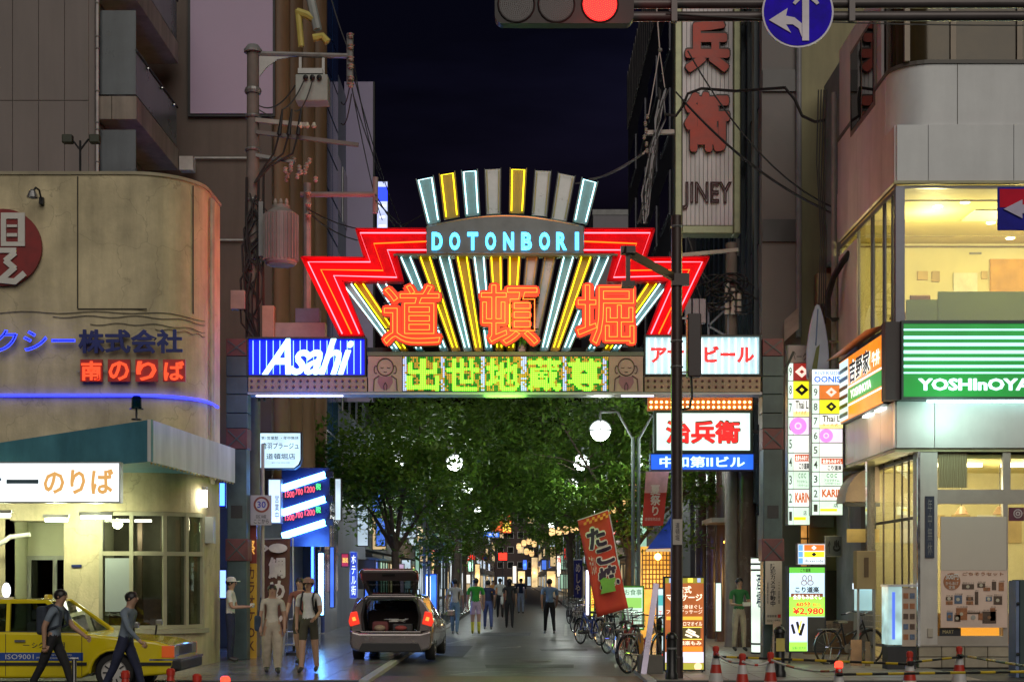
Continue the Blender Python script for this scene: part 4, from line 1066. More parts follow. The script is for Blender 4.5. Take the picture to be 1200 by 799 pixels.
# tan board and menu poster in the window
MB().box(WX(1103, RY), WX(1180, RY), RY + .03, RY + .06, rz(668), rz(605)).build('blank_board', pbr('board_tan', (.58, .50, .42), .6, var=.02), rest)
po = thing('menu_poster', 'pink and tan menu poster with dish pictures below the blank tan board', 'poster', W(1141, 735, RY))
MB().box(WX(1103, RY), WX(1181, RY), RY + .035, RY + .05, rz(735), rz(668)).build('sheet', pbr('poster_pink', (.75, .54, .44), .4, var=.08, scale=3), po)
pd = RY + .03
def pp(a, b, c, dd2, m, nm='dish_picture', y=pd): return MB().box(WX(a, RY), WX(c, RY), y - .004, y + .004, rz(dd2), rz(b)).build(nm, m, po)
ch_ = pbr('print_dark_brown', (.09, .05, .03), .5, var=.4, scale=30); bl_ = pbr('print_blue', (.10, .14, .22), .4, var=.4, scale=25); orr = pbr('print_orange_brown', (.35, .13, .05), .5, var=.3, scale=25)
MB().lathe([(0, -.004), (.16, -.004), (.16, .004), (0, .004)], W(1115.5, 681, pd), 24, 'y').build('price_disc', orr, po)
letters(MB(), '300円', WX(1108, pd), WX(1123, pd), WZ(679, pd), WZ(672, pd), pd - .008, bold=.02).build('lettering', paper, po)
letters(MB(), 'からあげ\n定食', WX(1108, pd), WX(1123, pd), WZ(690, pd), WZ(681, pd), pd - .008).build('lettering', paper, po)
letters(MB(), 'ごちそうセット', WX(1128, pd), WX(1176, pd), WZ(674, pd), WZ(670, pd), pd - .006, bold=.02).build('lettering', orr, po)
rnd = random.Random(3)
for a, b, c, dd2, m in ((1128, 684, 1142, 690, ch_), (1146, 683, 1155, 688, ch_), (1153, 688, 1161, 692, orr), (1163, 681, 1168, 691, ch_), (1171, 682, 1177, 692, orr), (1109, 699, 1117, 703, ch_), (1109, 704, 1117, 708, orr),
                        (1119, 697, 1128, 707, bl_), (1133, 699, 1141, 703, ch_), (1133, 704, 1141, 708, orr), (1143, 693, 1147, 708, ch_), (1156, 699, 1163, 704, bl_), (1165, 698, 1175, 708, ch_),
                        (1110, 717, 1117, 727, bl_), (1119, 720, 1126, 728, ch_), (1121, 712, 1134, 726, orr), (1134, 717, 1149, 719, ch_), (1147, 718, 1152, 726, orr), (1152, 716, 1168, 730, ch_), (1161, 712, 1167, 727, orr)):
    pp(a, b, c, dd2, m)
    if c - a > 6 and dd2 - b > 3:
        MB().lathe([(0, 0), (.033, 0), (.033, .004), (0, .004)], W((a + c) / 2 - .8, (b + dd2) / 2, pd - .008), 14, 'y').build('bowl_picture', rnd.choice((pbr('print_rice', (.55, .48, .36), .5), pbr('print_meat', (.26, .12, .05), .5, var=.5, scale=40))), po)
    letters(MB(), rnd.choice(('牛丼並盛', '定食 580', '豚丼セット')), WX(a, pd), WX(c, pd), WZ(b - .6, pd), WZ(b - 2.2, pd), pd - .006).build('lettering', ch_, po)
MB().lathe([(0, -.004), (.045, -.004), (.045, .004), (0, .004)], W(1140.5, 723, pd), 16, 'y').build('price_disc', pbr('print_grey', (.4, .38, .34), .4), po)
letters(MB(), 'MART', WX(1106, pd), WX(1119, pd), WZ(742, pd), WZ(738, pd), RY + .10).build('lettering', pbr('gold_letters', (.5, .42, .2), .4), rest)
MB().box(WX(1103, RY), WX(1128, RY), RY + .105, RY + .118, rz(745), rz(735.5)).build('small_name_plate', ink, rest)
MB().box(WX(1129, RY), WX(1177, RY), RY + .3, RY + .35, rz(745), rz(735.5)).build('orange_counter', emi('counter_orange', (1.0, .38, .02), .7), rest)
MB().box(WX(1085, RY), WX(1095.5, RY), RY + .03, RY + .06, rz(653), rz(581)).build('vertical_plate', pbr('plate_navy', (.02, .03, .06), .35), rest)
letters(MB(), vert('年中無休'), WX(1087.5, RY), WX(1093, RY), rz(650), rz(584), RY + .025).build('lettering', grey_paint, rest)
MB().box(WX(1088, RY), WX(1094, RY), RY + .03, RY + .07, rz(746), rz(736)).build('socket_cover', pbr('cover_tan', (.4, .35, .28), .5), rest)
MB().box(WX(1184, RY), WX(1202, RY), RY + .09, RY + .11, rz(610), rz(594)).build('maroon_emblem_sign', pbr('maroon', (.12, .02, .04), .4), rest)
for r0, r1 in ((.085, .065), (.045, .02)):
    MB().lathe([(r1, 0), (r0, 0), (r0, .01), (r1, .01), (r1, 0)], W(1193, 601.5, RY + .078), 20, 'y').build('ring_mark', pbr('ring_pale', (.5, .4, .4), .4), rest)
# tiled plinth: individual tiles with recessed joints
MB().box(gx - .0, 14, RY + .12, RY + .5, PZ, rz(757)).build('plinth_core', pbr('grout_dark', (.06, .055, .05), .8), rest)
tm = [pbr('plinth_tile_a', (.40, .34, .25), .4, var=.15, scale=4), pbr('plinth_tile_b', (.35, .30, .22), .4, var=.15, scale=4)]
tw_ = 27 / 62.5
for r_ in range(2):
    z0 = PZ + .01 + r_ * ((rz(757) - PZ) / 2); z1 = z0 + (rz(757) - PZ) / 2 - .016
    for i in range(6):
        x0 = gx + i * tw_
        MB().box(x0 + .006, x0 + tw_ - .006, RY + .075, RY + .125, z0, z1).build('plinth_tile', tm[(i * 3 + r_) % 2], rest, bevel=.006)
MB().box(gx - .02, 14, RY + .05, RY + .13, rz(757), rz(755)).build('plinth_cap', mul, rest)
# side wall of the shop with tall panes
sw = MB()
for y in (28.55, 29.0, 29.5, 30.1, 31.0, 32.0): sw.box(gx + .04, gx + .07, y - .02, y + .02, PZ, 4.12)
for z in (.35, 2.9, 4.05): sw.box(gx + .04, gx + .07, 28.5, 32, z - .03, z + .03)
sw_ = sw.build('side_shopfront', pbr('shopfront_dark', (.07, .05, .04), .4), rest)
for a, b in ((28.58, 28.97), (29.03, 29.47), (29.53, 30.07), (30.13, 30.97), (31.03, 31.97)):
    MB().box(gx + .05, gx + .06, a, b, .38, 4.0).build('pane', glass_clear, sw_)
MB().box(RX + .0, RX + .16, 30.3, 30.45, PZ, 4.15).build('chrome_column', chrome, rest)
MB().box(7.62, 7.7, 32.05, 33.1, PZ, 4.1).build('side_wall', pbr('side_wall_brown', (.10, .07, .05), .6), rest)
glow(rest, (8.0, 30.6, 3.3), 45, (1, .88, .55), .2)  # added light without a fitting, brightens the shop behind the side panes
# quarter-round awning
aw_ = thing('quarter_round_awning', 'brown quarter round awning over the side entrance of the restaurant', 'awning', (6.95, 32, 3.3))
q = MB(); d0, d1 = 31.3, 33.0
ar = [(7.6, 4.1)] + [(7.6 - .72 * math.sin(a), 3.35 + .75 * math.cos(a)) for a in [i * PI / 2 / 8 for i in range(9)]] + [(7.6, 3.35)]
q.prism(ar, d0, d1); q.build('hood', pbr('awning_brown', (.24, .17, .13), .6, var=.2), aw_)
MB().box(6.88, 7.6, d0 - .03, d0 - .005, 3.25, 3.33).build('valance_bar', black, aw_)
MB().bar((6.95, d0 - .02, 3.3), (6.95, d0 - .02, 2.75), .03).build('hanger', black, aw_); MB().bar((7.5, d0 - .02, 3.3), (7.5, d0 - .02, 2.75), .03).build('hanger', black, aw_)
MB().box(6.9, 7.58, d0 - .06, d0 - .0, 2.5, 2.78).build('gold_name_bar', pbr('gold_bar', (.45, .33, .13), .4, .3), aw_)
# cable loom running up the side of the building
lo_ = thing('cable_loom', 'thick black cable loom looping down the rear edge of the restaurant building', 'cable', (6.75, 32.8, 6))
for i in range(5):
    o = i * .05
    MB().tube([(RX - .05 + o*.3, 31.8 + o, 8.7 - o*.4), (RX - .12 + o*.3, 32.0 + o, 8.6 - o*.4), (RX - .26 + o*.5, 32.4 + o, 8.3), (RX - .36 + o*.6, 32.6 + o, 7.9), (RX - .34 + o*.6, 32.7 + o, 7.5), (RX - .2 + o*.3, 32.7 + o, 7.42), (RX - .05, 32.8 + o, 7.45)], .03, 6).build('cable', cable_m, lo_, smooth=True)
for i in range(4):
    MB().tube([(6.7 + i*.06, 33.2, 12.6), (6.66 + i*.05, 33.2, 11 - i*.2), (6.75 + i*.04, 33.2, 9.4), (6.7 + i*.05, 33.2, 7.4)], .015, 5).build('thin_cable', cable_m, lo_)
MB().tube([(RX - .08, 33.1, 4), (RX - .08, 33.1, 12.5)], .06, 8).build('conduit', pbr('conduit_grey', (.25, .23, .22), .5), lo_)

# ------------------------------------------------------------------ buildings behind on the right
EX = 5.9
gt = thing('grey_tower', 'narrow grey stone tower with dark bands beside the right gate post', 'building', (8, 42, PZ))
MB().box(EX, 6.84, 36, 49.5, PZ, 32).build('wall', pbr('grey_stone_cladding', (.16, .145, .14), .6, var=.10, scale=.8, bump=.1), gt)
for py0, py1 in ((257, 283), (82, 107), (-90, -65)):
    B(894, py0, 934, py1, 35.93, .06, 'dark_band', pbr('band_dark', (.045, .04, .04), .35), gt)
MB().tube([W(936, 395, 35.9), W(936, -40, 35.9)], .07, 10).build('downpipe', pbr('pipe_grey', (.2, .2, .22), .4), gt)
dgl = pbr('dark_rib_glass', (.02, .03, .045), .15, .2, var=.4, scale=.5)
for i in range(12):
    y = 36.6 + i * 1.05
    MB().box(EX - .09, EX + .0, y, y + .35, 3.6, 30).build('fin', pbr('fin_dark', (.035, .05, .06), .35, .2), gt)
for z in range(1, 9):
    MB().box(EX - .03, EX + .01, 36.4, 49.4, z * 3.3, z * 3.3 + 2.2).build('window_band', dgl, gt)
for y in (37.0, 38.6, 40.4, 42.4, 45):
    MB().lathe([(.28, 0), (.28, 6.0)], (EX - .25, y, PZ), 14).build('column', pbr('column_brown', (.09, .055, .045), .25, var=.2), gt, smooth=True)
MB().box(EX - .9, EX - .1, 38.4, 40.4, 3.2, 3.32).build('porch_roof', pbr('porch_grey', (.2, .17, .15), .5), gt)
MB().tube([W(848, 635, 38.4), W(884, 629, 38.4)], .028, 6).build('porch_tube', emi('tube_amber', (1.0, .45, .05), 4), gt)
be = thing('beige_block', 'beige rendered block squeezed between the grey tower and the restaurant', 'building', (8, 38, PZ))
MB().box(6.9, 12, 36.4, 46, PZ, 30).build('wall', pbr('beige_render', (.30, .27, .15), .7, var=.14, scale=.7, streak=.3), be)
MB().box(6.95, 7.7, 36.3, 36.42, 3, 4.6).build('meter_cabinet', grey_paint, be)
B(958, 320, 984, 356, 35.9, .4, 'air_unit', pbr('air_unit_tan', (.4, .33, .24), .5), be)
q = MB(); q.add([W(919, 375, 35.8), W(936, 360, 35.8), W(936, 385, 35.2), W(919, 400, 35.2)], [(0, 1, 2, 3)]); q.build('tin_awning', pbr('tin_awning', (.35, .30, .26), .5), be)
db = thing('dark_ribbed_block', 'dark block with pale ribbed roof storey behind the tall red character sign', 'building', (9, 64, PZ))
MB().box(5.8, 14, 50, 78, PZ, 25.2).build('wall', pbr('dark_block_wall', (.05, .045, .05), .6, var=.2), db)
for i in range(28): MB().box(5.72, 14, 50.2 + i, 50.9 + i, 25.2, 28.0).build('roof_rib', pbr('rib_grey', (.13, .115, .11), .5), db)
for z in range(2, 8):
    for k in range(5):
        f_ = MB().box(5.74, 5.8, 51 + k * 5.4, 54.6 + k * 5.4, z * 3.1, z * 3.1 + 1.7).build('window', alu_dark, db)
        MB().box(5.72, 5.735, 51.1 + k * 5.4, 54.5 + k * 5.4, z * 3.1 + .1, z * 3.1 + 1.6).build('pane', glass_dark, f_)
pg = thing('pale_grey_block', 'pale grey block far behind the right red arrow', 'building', (9, 118, PZ))
MB().box(5.6, 14, 110, 130, 3, 28.6).build('wall', pbr('pale_grey_wall', (.16, .15, .17), .6, var=.1), pg)
MB().box(5.55, 14.05, 109.95, 130, 28.6, 29.0).build('coping', pbr('coping_grey', (.2, .2, .2), .5), pg)
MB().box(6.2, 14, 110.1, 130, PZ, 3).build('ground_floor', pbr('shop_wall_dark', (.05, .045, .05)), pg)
shop_row('shop_building', 'low warm lit shop block behind the hanging lanterns', 5.6, 1, 78.2, 109.5, 9, pbr('wall_brown_d', (.12, .08, .06), .6), [lit_warm, lit_warm, lit_grn], 5, 5)
shop_row('shop_building', 'distant right shop block near the end of the street', 5.7, 1, 130.2, 170, 8, pbr('wall_grey_e', (.1, .1, .1), .6), [lit_warm, lit_cool], 6, 5)
shop_row('shop_building', 'very distant right shop block', 5.6, 1, 170.2, 270, 11, pbr('wall_brown_d', (.12, .08, .06), .6), [lit_warm, lit_warm, lit_cool], 10, 6)
shop_row('shop_building', 'farthest right shop block before the end wall', 5.5, 1, 270.2, 398, 12, pbr('wall_grey_e', (.1, .1, .1), .6), [lit_warm, lit_cool], 11, 6)
# end of the street
en = thing('end_block', 'dark block closing the far end of the street', 'building', (0, 405, PZ))
MB().box(-16, 16, 400, 410, PZ, 26).build('wall', pbr('end_wall', (.05, .03, .03), .6), en)
for i in range(6):
    for z in (5, 9, 13, 17):
        w2 = MB().box(-8 + i * 2.7, -6.3 + i * 2.7, 399.9, 400.01, z, z + 1.8).build('window', alu, en)
        MB().box(-7.9 + i * 2.7, -6.4 + i * 2.7, 399.8, 399.91, z + .1, z + 1.7).build('pane', lit_warm if (i * 7 + z) % 5 == 0 else glass_dark, w2)
    MB().box(-8 + i * 2.7, -6.2 + i * 2.7, 399.9, 400.01, .4, 2.7).build('shop_front', (lit_warm, lit_cool, lit_warm)[i % 3], en)
# ------------------------------------------------------------------ utility poles, cables, signals
def sag(a, b, s, n=10):
    a, b = Vector(a), Vector(b)
    return [a.lerp(b, i / n) - Vector((0, 0, s * 4 * (i / n) * (1 - i / n))) for i in range(n + 1)]
conc = pbr('concrete_pole', (.20, .165, .145), .7, var=.2, scale=3, streak=.3)
insul = pbr('porcelain', (.38, .31, .27), .3, var=.15)
ud = 32.6
up = thing('utility_pole', 'concrete utility pole with crossarms and transformer beside the left gate post', 'utility pole', (WX(296.5, ud), ud, PZ))
MB().tube([(WX(296.5, ud), ud, PZ), W(296.5, 300, ud), W(296.5, 60, ud)], [.17, .15, .13], 14).build('shaft', conc, up, smooth=True)
MB().lathe([(.20, 0), (.20, .05), (.12, .16), (0, .18)], W(296.5, 62, ud), 14).build('cap', grey_paint, up)
MB().lathe([(.17, -.06), (.19, 0), (.17, .06)], W(296.5, 107, ud), 12).build('band', steel, up)
for py in (137, 176, 235, 305): MB().lathe([(.165, -.03), (.18, 0), (.165, .03)], W(296.5, py, ud), 12).build('band', steel, up)
# top arm with gusset and end insulators
MB().tube([W(296, 63, ud), W(408, 66, ud)], .06, 8).build('top_arm', steel, up)
q = MB(); q.prism([(WX(304, ud), WZ(66, ud)), (WX(304, ud), WZ(90, ud)), (WX(312, ud), WZ(80, ud)), (WX(325, ud), WZ(70, ud)), (WX(345, ud), WZ(66.5, ud))], ud - .02, ud + .02); q.build('gusset', steel, up)
MB().tube([W(410, 40, ud), W(410, 100, ud)], .075, 8).build('end_post', grey_paint, up)
for py in (42, 55, 69, 78, 92, 100): MB().lathe([(.03, -.06), (.07, -.03), (.05, 0), (.08, .03), (.03, .06)], W(411, py, ud - .08), 10).build('insulator', insul, up)
# switch box with three bushings
sb = B(346, 87, 384, 118, ud - .2, .45, 'switch_box', pbr('switch_box_grey', (.30, .32, .29), .45, var=.2), up, bevel=.02)
B(349, 80, 378, 86, ud - .1, .3, 'lid', steel, sb)
for px in (352, 379): MB().bar(W(px, 66, ud), W(px, 88, ud), .06, .04).build('hanger', steel, sb)
for px in (358, 366, 374): MB().ball(W(px, 91, ud - .25), .06, 8, 6).build('bushing', black, sb)
# crossarms
MB().bar(W(300, 141, ud - .1), W(360, 147, ud - .3), .09, .09).build('crossarm', pbr('crossarm_pale', (.42, .38, .33), .5), up)
MB().bar(W(300, 155, ud - .1), W(420, 170, ud - .1), .08, .08).build('crossarm', pbr('crossarm_grey', (.14, .12, .11), .5), up)
MB().bar(W(300, 182, ud - .1), W(345, 190, ud - .2), .07, .07).build('crossarm', steel, up)
rnd = random.Random(11)
for i in range(16):
    MB().lathe([(.02, -.07), (.05, -.04), (.035, 0), (.055, .03), (.02, .06)], W(334 + rnd.uniform(0, 36), 186 + rnd.uniform(0, 24), ud - .2 + rnd.uniform(-.2, .2)), 8).build('insulator', insul, up)
for px in (352, 360, 368): MB().lathe([(.03, -.06), (.06, -.02), (.04, .02), (.03, .06)], W(px, 147, ud - .3), 8).build('insulator', pbr('insulator_cream', (.6, .55, .45), .3), up)
# cable terminators
for px in (330, 341, 352):
    MB().tube([W(px + 1, 128, ud - .3), W(px - 3, 158, ud - .3)], [.02, .05], 8).build('cable_terminator', black, up)
    MB().tube([W(px - 3, 158, ud - .3), W(px - 9, 180, ud - .3), W(310 + (px - 330) * .3, 195, ud - .2), W(298, 215, ud - .2)], .025, 6).build('cable', cable_m, up, smooth=True)
# transformer
tx, tz0, tz1 = WX(333, ud), WZ(316, ud), WZ(254, ud)
tf = MB().lathe([(.30, 0), (.34, .05), (.34, tz1 - tz0 - .05), (.2, tz1 - tz0 + .05), (.2, tz1 - tz0 + .12), (0, tz1 - tz0 + .12)], (tx, ud - .45, tz0), 20).build('transformer', pbr('transformer_grey', (.30, .27, .25), .5, var=.15, streak=.3), up, smooth=True)
for i in range(26):
    a = 2 * PI * i / 26
    MB().bar((tx + .36 * math.cos(a), ud - .45 + .36 * math.sin(a), tz0 + .1), (tx + .36 * math.cos(a), ud - .45 + .36 * math.sin(a), tz1 - .08), .02, .05, up=(math.cos(a), math.sin(a), 0)).build('cooling_fin', pbr('transformer_grey', (.30, .27, .25)), tf)
for s in (-.12, .0, .12): MB().lathe([(.03, 0), (.05, .05), (.03, .08), (.045, .12), (.02, .2)], (tx + s, ud - .45, tz1 + .08), 8).build('bushing', insul, tf)
MB().bar(W(298, 262, ud), W(318, 262, ud - .4), .1, .06).build('transformer_bracket', steel, up); MB().bar(W(298, 305, ud), W(318, 305, ud - .4), .1, .06).build('transformer_bracket', steel, up)
# second, thinner mast with arm, further right
MB().tube([W(360, 400, ud + .3), W(360, 215, ud + .3)], .085, 8).build('side_mast', grey_paint, up)
MB().tube([W(352, 228, ud + .3), W(440, 228, ud + .3)], .06, 8).build('side_arm', pbr('arm_mauve', (.24, .19, .18), .5), up)
MB().tube([W(440, 208, ud + .3), W(440, 250, ud + .3)], .06, 8).build('arm_end_post', grey_paint, up)
for py in (226, 240, 252): MB().lathe([(.03, -.05), (.08, 0), (.03, .05)], W(361, py, ud + .1), 8).build('insulator', insul, up)
# jumble of cables round the shaft
for i in range(22):
    y0 = rnd.uniform(225, 330); y1 = y0 + rnd.uniform(20, 90); bx = rnd.uniform(-16, 18)
    MB().tube([W(297 + rnd.uniform(-5, 6), y0, ud - .2), W(297 + bx, (y0 * 2 + y1) / 3, ud - .25), W(297 + bx * .9, (y0 + y1 * 2) / 3, ud - .25), W(297 + rnd.uniform(-6, 8), y1, ud - .2)], rnd.uniform(.012, .03), 5).build('cable', cable_m, up, smooth=True)
for px in (289, 303, 309): MB().tube([W(px, 190 + (px % 7) * 9, ud - .18), W(px - 1, 300, ud - .2), W(px + 1, 470, ud - .18)], .03, 6).build('riser_cable', cable_m, up)
B(303, 236, 308, 300, ud - .3, .1, 'conduit_cover', grey_paint, up)
B(270, 340, 287, 362, ud - .35, .2, 'junction_box', pbr('box_tan', (.36, .29, .25), .5), up, bevel=.01)
B(307, 358, 321, 395, ud - .35, .2, 'junction_box', pbr('box_orange_tan', (.42, .28, .2), .5), up, bevel=.01)
B(318, 378, 381, 397, ud - .2, .35, 'equipment_box', pbr('box_grey', (.30, .29, .26), .5), up, bevel=.01)
B(346, 361, 374, 378, ud - .1, .35, 'blue_grey_box', pbr('box_blue', (.10, .13, .22), .4), up, bevel=.01)
# yellow cable guards high up
gy = pbr('cable_guard_yellow', (.50, .42, .10), .5, var=.2)
MB().tube([W(349, 12, ud), W(353, 55, ud)], .07, 8).build('cable_guard', gy, up); MB().tube([W(348, 14, ud), W(360, 18, ud), W(368, 23, ud)], .09, 8).build('cable_guard', gy, up)
MB().tube([W(367, 45, ud), W(378, 43, ud), W(384, 50, ud)], .09, 8).build('cable_guard', gy, up); MB().tube([W(362, -10, ud), W(372, 35, ud)], .1, 8).build('cable_guard', pbr('cable_guard_grey', (.3, .33, .32), .5), up)
# stay wires and service drops
for a, b, s in ((W(383, -20, ud), W(410, 62, ud), .1), (W(412, 60, ud), W(450, 215, 50), .5), (W(411, 95, ud), W(448, 258, 55), .3), (W(412, 80, ud), W(470, 262, 60), .3), (W(440, 228, ud), W(500, 300, 60), .3), (W(440, 235, ud), W(530, 300, 70), .3),
                (W(362, 246, ud), W(500, 248, 45), .5), (W(362, 250, ud), W(480, 260, 45), .6), (W(297, 125, ud), W(330, 145, ud), .0), (W(300, 122, ud), W(346, 100, ud - .2), .25), (W(356, 95, ud - .3), W(332, 128, ud - .3), .1), (W(366, 95, ud - .3), W(345, 130, ud - .3), .2),
                (W(410, 100, ud), W(400, 120, ud + .5), .2), (W(412, 110, ud), W(400, 145, ud + .5), .25), (W(414, 112, ud), W(445, 200, 50), .1)):
    MB().tube(sag(a, b, s), .016 * max(1, a.y / 36), 4).build('wire', cable_m, up)
# ------------------------------------------------------------------ right utility pole behind the gate
vd = 36.9
vp = thing('utility_pole', 'cluttered utility pole with coiled cables behind the right red arrow', 'utility pole', (WX(857, vd), vd, PZ))
MB().tube([(WX(857, vd), vd, PZ), W(857, 285, vd)], [.17, .14], 12).build('shaft', conc, vp, smooth=True)
MB().bar(W(790, 300, vd - .1), W(865, 293, vd - .1), .09, .09).build('crossarm', pbr('crossarm_pale', (.42, .38, .33)), vp)
for k, px in enumerate((852, 859, 866)): MB().tube([W(px, 332 + k * 6, vd - .25), W(px, 368, vd - .25)], .06, 8).build('cable_sleeve', pbr('sleeve_white', (.5, .46, .42), .5), vp)
for i in range(14):
    cx, cy, r = 848 + rnd.uniform(-22, 22), 338 + rnd.uniform(-8, 22), rnd.uniform(10, 24)
    MB().tube([W(cx + r * math.cos(a), cy + r * .6 * math.sin(a), vd - .25 + .1 * math.sin(3 * a)) for a in [2 * PI * k / 14 for k in range(14)]], .018, 5, closed=True).build('cable_coil', cable_m, vp)
for a, b, s in ((W(808, 282, vd - .1), W(850, 340, vd - .2), .5), (W(812, 320, vd - .1), W(848, 350, vd - .2), .6), (W(806, 278, vd), W(846, 330, vd - .2), .4), (W(806, 60, vd), W(980, 245, 33.5), .6), (W(792, 108, vd), W(968, 246, 33.5), .3), (W(800, 118, vd), W(975, 250, 33.5), .3)):
    MB().tube(sag(a, b, s), .02, 4).build('wire', cable_m, vp)
fr2 = MB()
for a, b in (((830, 360), (853, 360)), ((830, 360), (830, 395)), ((853, 360), (853, 395)), ((830, 382), (853, 360)), ((830, 382), (853, 395))): fr2.bar(W(*a, vd - .1), W(*b, vd - .1), .05)
fr2.build('bracket_frame', pbr('bracket_blue_grey', (.16, .19, .24), .5), vp)
for px in (803, 812, 820): B(px, 350, px + 7, 378, vd - .3, .25, 'heat_sink_box', pbr('fin_box', (.32, .28, .33), .4), vp)
# loop of cable in front of the tall sign
cw_ = thing('cable_bundle', 'tangled cable bundle hung beside the tall red character sign', 'cable', W(772, 200, 37.0))
for i in range(10):
    a = 776 + rnd.uniform(-4, 8)
    MB().tube([W(a, 100 + rnd.uniform(0, 20), 37), W(775 + rnd.uniform(-8, 6), 140, 37), W(766 + rnd.uniform(-6, 6), 175, 37), W(757 + rnd.uniform(-5, 4), 230 + rnd.uniform(-30, 30), 37), W(752 + rnd.uniform(-6, 6), 262, 37)], .022, 5).build('cable', cable_m if i % 3 else pbr('cable_grey', (.25, .25, .27), .5), cw_, smooth=True)
MB().tube([W(768, -10, 37), W(773, 58, 37)], .018, 5).build('stay_wire', pbr('wire_pale', (.5, .42, .38), .4), cw_)
MB().ball(W(773.5, 59, 37), .06, 8, 6).build('clamp', steel, cw_)
MB().tube([W(773, 60, 37), W(760, 135, 37)], .014, 5).build('stay_wire', pbr('wire_pale', (.5, .42, .38)), cw_); MB().tube([W(773, 60, 37), W(779, 103, 37)], .014, 5).build('stay_wire', pbr('wire_pale', (.5, .42, .38)), cw_)
MB().tube([W(779, 134, 36.9), W(792, 136, 36.9), W(800, 125, 36.8), W(806, 110, 36.7), W(822, 104, 36.6), W(862, 107, 36), W(920, 103, 34.5), W(932, 118, 34), W(940, 136, 33.6), W(955, 143, 33.4), W(968, 141, 33.3)], .035, 6).build('thick_cable', cable_m, cw_, smooth=True)
for a, b in ((W(756, 178, 37), W(690, 210, 50)), (W(754, 180, 37), W(675, 215, 55))): MB().tube(sag(a, b, .15), .03, 5).build('wire', pbr('wire_pale', (.5, .42, .38)), cw_)
for i in range(6): MB().lathe([(.02, -.06), (.05, -.03), (.03, 0), (.05, .03), (.02, .06)], W(756 + rnd.uniform(-2, 3), 137 + i * 8, 37), 8).build('insulator', insul, cw_)
MB().bar(W(757, 156, 37.2), W(790, 155, 37.2), .12, .1).build('arm', insul, cw_)
# ------------------------------------------------------------------ brown lighting column in front of the gate, right
ld_ = 25.2
lp = thing('signal_post', 'dark brown signal post standing in front of the gate on the right', 'post', (WX(793, ld_), ld_, PZ))
bw = pbr('post_dark_brown', (.05, .032, .028), .4, .1, var=.2)
MB().tube([(WX(793, ld_), ld_, PZ), W(793, 640, ld_), W(793, 253, ld_)], [.105, .10, .092], 16).build('shaft', bw, lp, smooth=True)
MB().lathe([(.11, 0), (.11, .35), (.10, .38)], (WX(793, ld_), ld_, PZ), 16).build('base_sleeve', bw, lp)
for py in (266, 400, 430): MB().lathe([(.098, -.02), (.112, 0), (.098, .02)], W(793, py, ld_), 14).build('clamp_band', steel, lp)
MB().bar(W(793, 327, ld_), W(731, 293, ld_ - 1.2), .07, .12).build('arm', bw, lp)
MB().bar(W(736, 291, ld_ - 1.1), W(736, 333, ld_ - 1.1), .07, .07).build('drop_arm', bw, lp)
B(728, 288, 745, 296, ld_ - 1.2, .2, 'arm_head', bw, lp); B(729, 329, 744, 335, ld_ - 1.25, .25, 'arm_foot', bw, lp)
B(806, 367, 822, 441, ld_ - .1, .28, 'control_box', pbr('control_box', (.045, .03, .03), .45), lp, bevel=.02)
B(787, 320, 808, 334, ld_ - .12, .1, 'clamp_plate', bw, lp)
for py in (373, 436): MB().bar(W(796, py, ld_), W(810, py, ld_), .03, .03).build('bracket', steel, lp)
MB().tube([W(810, 441, ld_), W(811, 465, ld_), W(808, 478, ld_), W(797, 480, ld_)], .022, 6).build('cable', cable_m, lp, smooth=True)
pl_ = B(788.5, 608, 799.5, 638, ld_ - .115, .01, 'number_plate', pbr('plate_cream', (.42, .38, .33), .5), lp)
pletters(vert('道頓堀'), 791.5, 612, 796.5, 633, ld_ - .12, ink, pl_)
# ------------------------------------------------------------------ overhead signal gantry near the camera
sd = 13.0
ga = thing('signal_gantry', 'overhead double pipe signal gantry crossing the top right', 'gantry', (WX(1224, sd), sd, 0))
MB().tube([(WX(1224, sd), sd + .05, -.01), (WX(1224, sd), sd + .05, 7.2)], .12, 14).build('shaft', pbr('gantry_grey', (.10, .085, .085), .4, .3), ga, smooth=True)
for py, r in ((5, .042), (20, .042)):
    MB().tube([W(618, py, sd + .05), W(1224, py - 1, sd + .05)], r, 10).build('pipe', pbr('gantry_grey', (.10, .085, .085)), ga, smooth=True)
for px in (790, 998): MB().bar(W(px, -6, sd), W(px, 26, sd), .05, .06).build('pipe_clamp', pbr('gantry_grey', (.10, .085, .085)), ga)
MB().tube(sag(W(780, 16, sd), W(1220, 30, sd), .03), .006, 4).build('wire', cable_m, ga)
sh = thing('traffic_signal', 'horizontal traffic signal with its red lamp lit at the top', 'traffic light', W(662, 32, sd))
q = MB(); x0, x1, z0, z1 = WX(580, sd), WX(742, sd), WZ(31.5, sd), WZ(-12, sd); r = (z1 - z0) / 2 * .45
pl = []
for cx, cz, a0 in ((x1 - r, z1 - r, 0), (x0 + r, z1 - r, 90), (x0 + r, z0 + r, 180), (x1 - r, z0 + r, 270)):
    for k in range(6): a = R(a0 + k * 18); pl.append((cx + r * math.cos(a), cz + r * math.sin(a)))
q.prism(pl, sd - .08, sd + .04); q.build('housing', pbr('signal_housing', (.018, .015, .015), .5, .1), sh)
dot_r = emi('signal_red_dot', (1.0, .05, .015), 2.5); dot_o = pbr('signal_dot_off', (.12, .10, .10), .3)
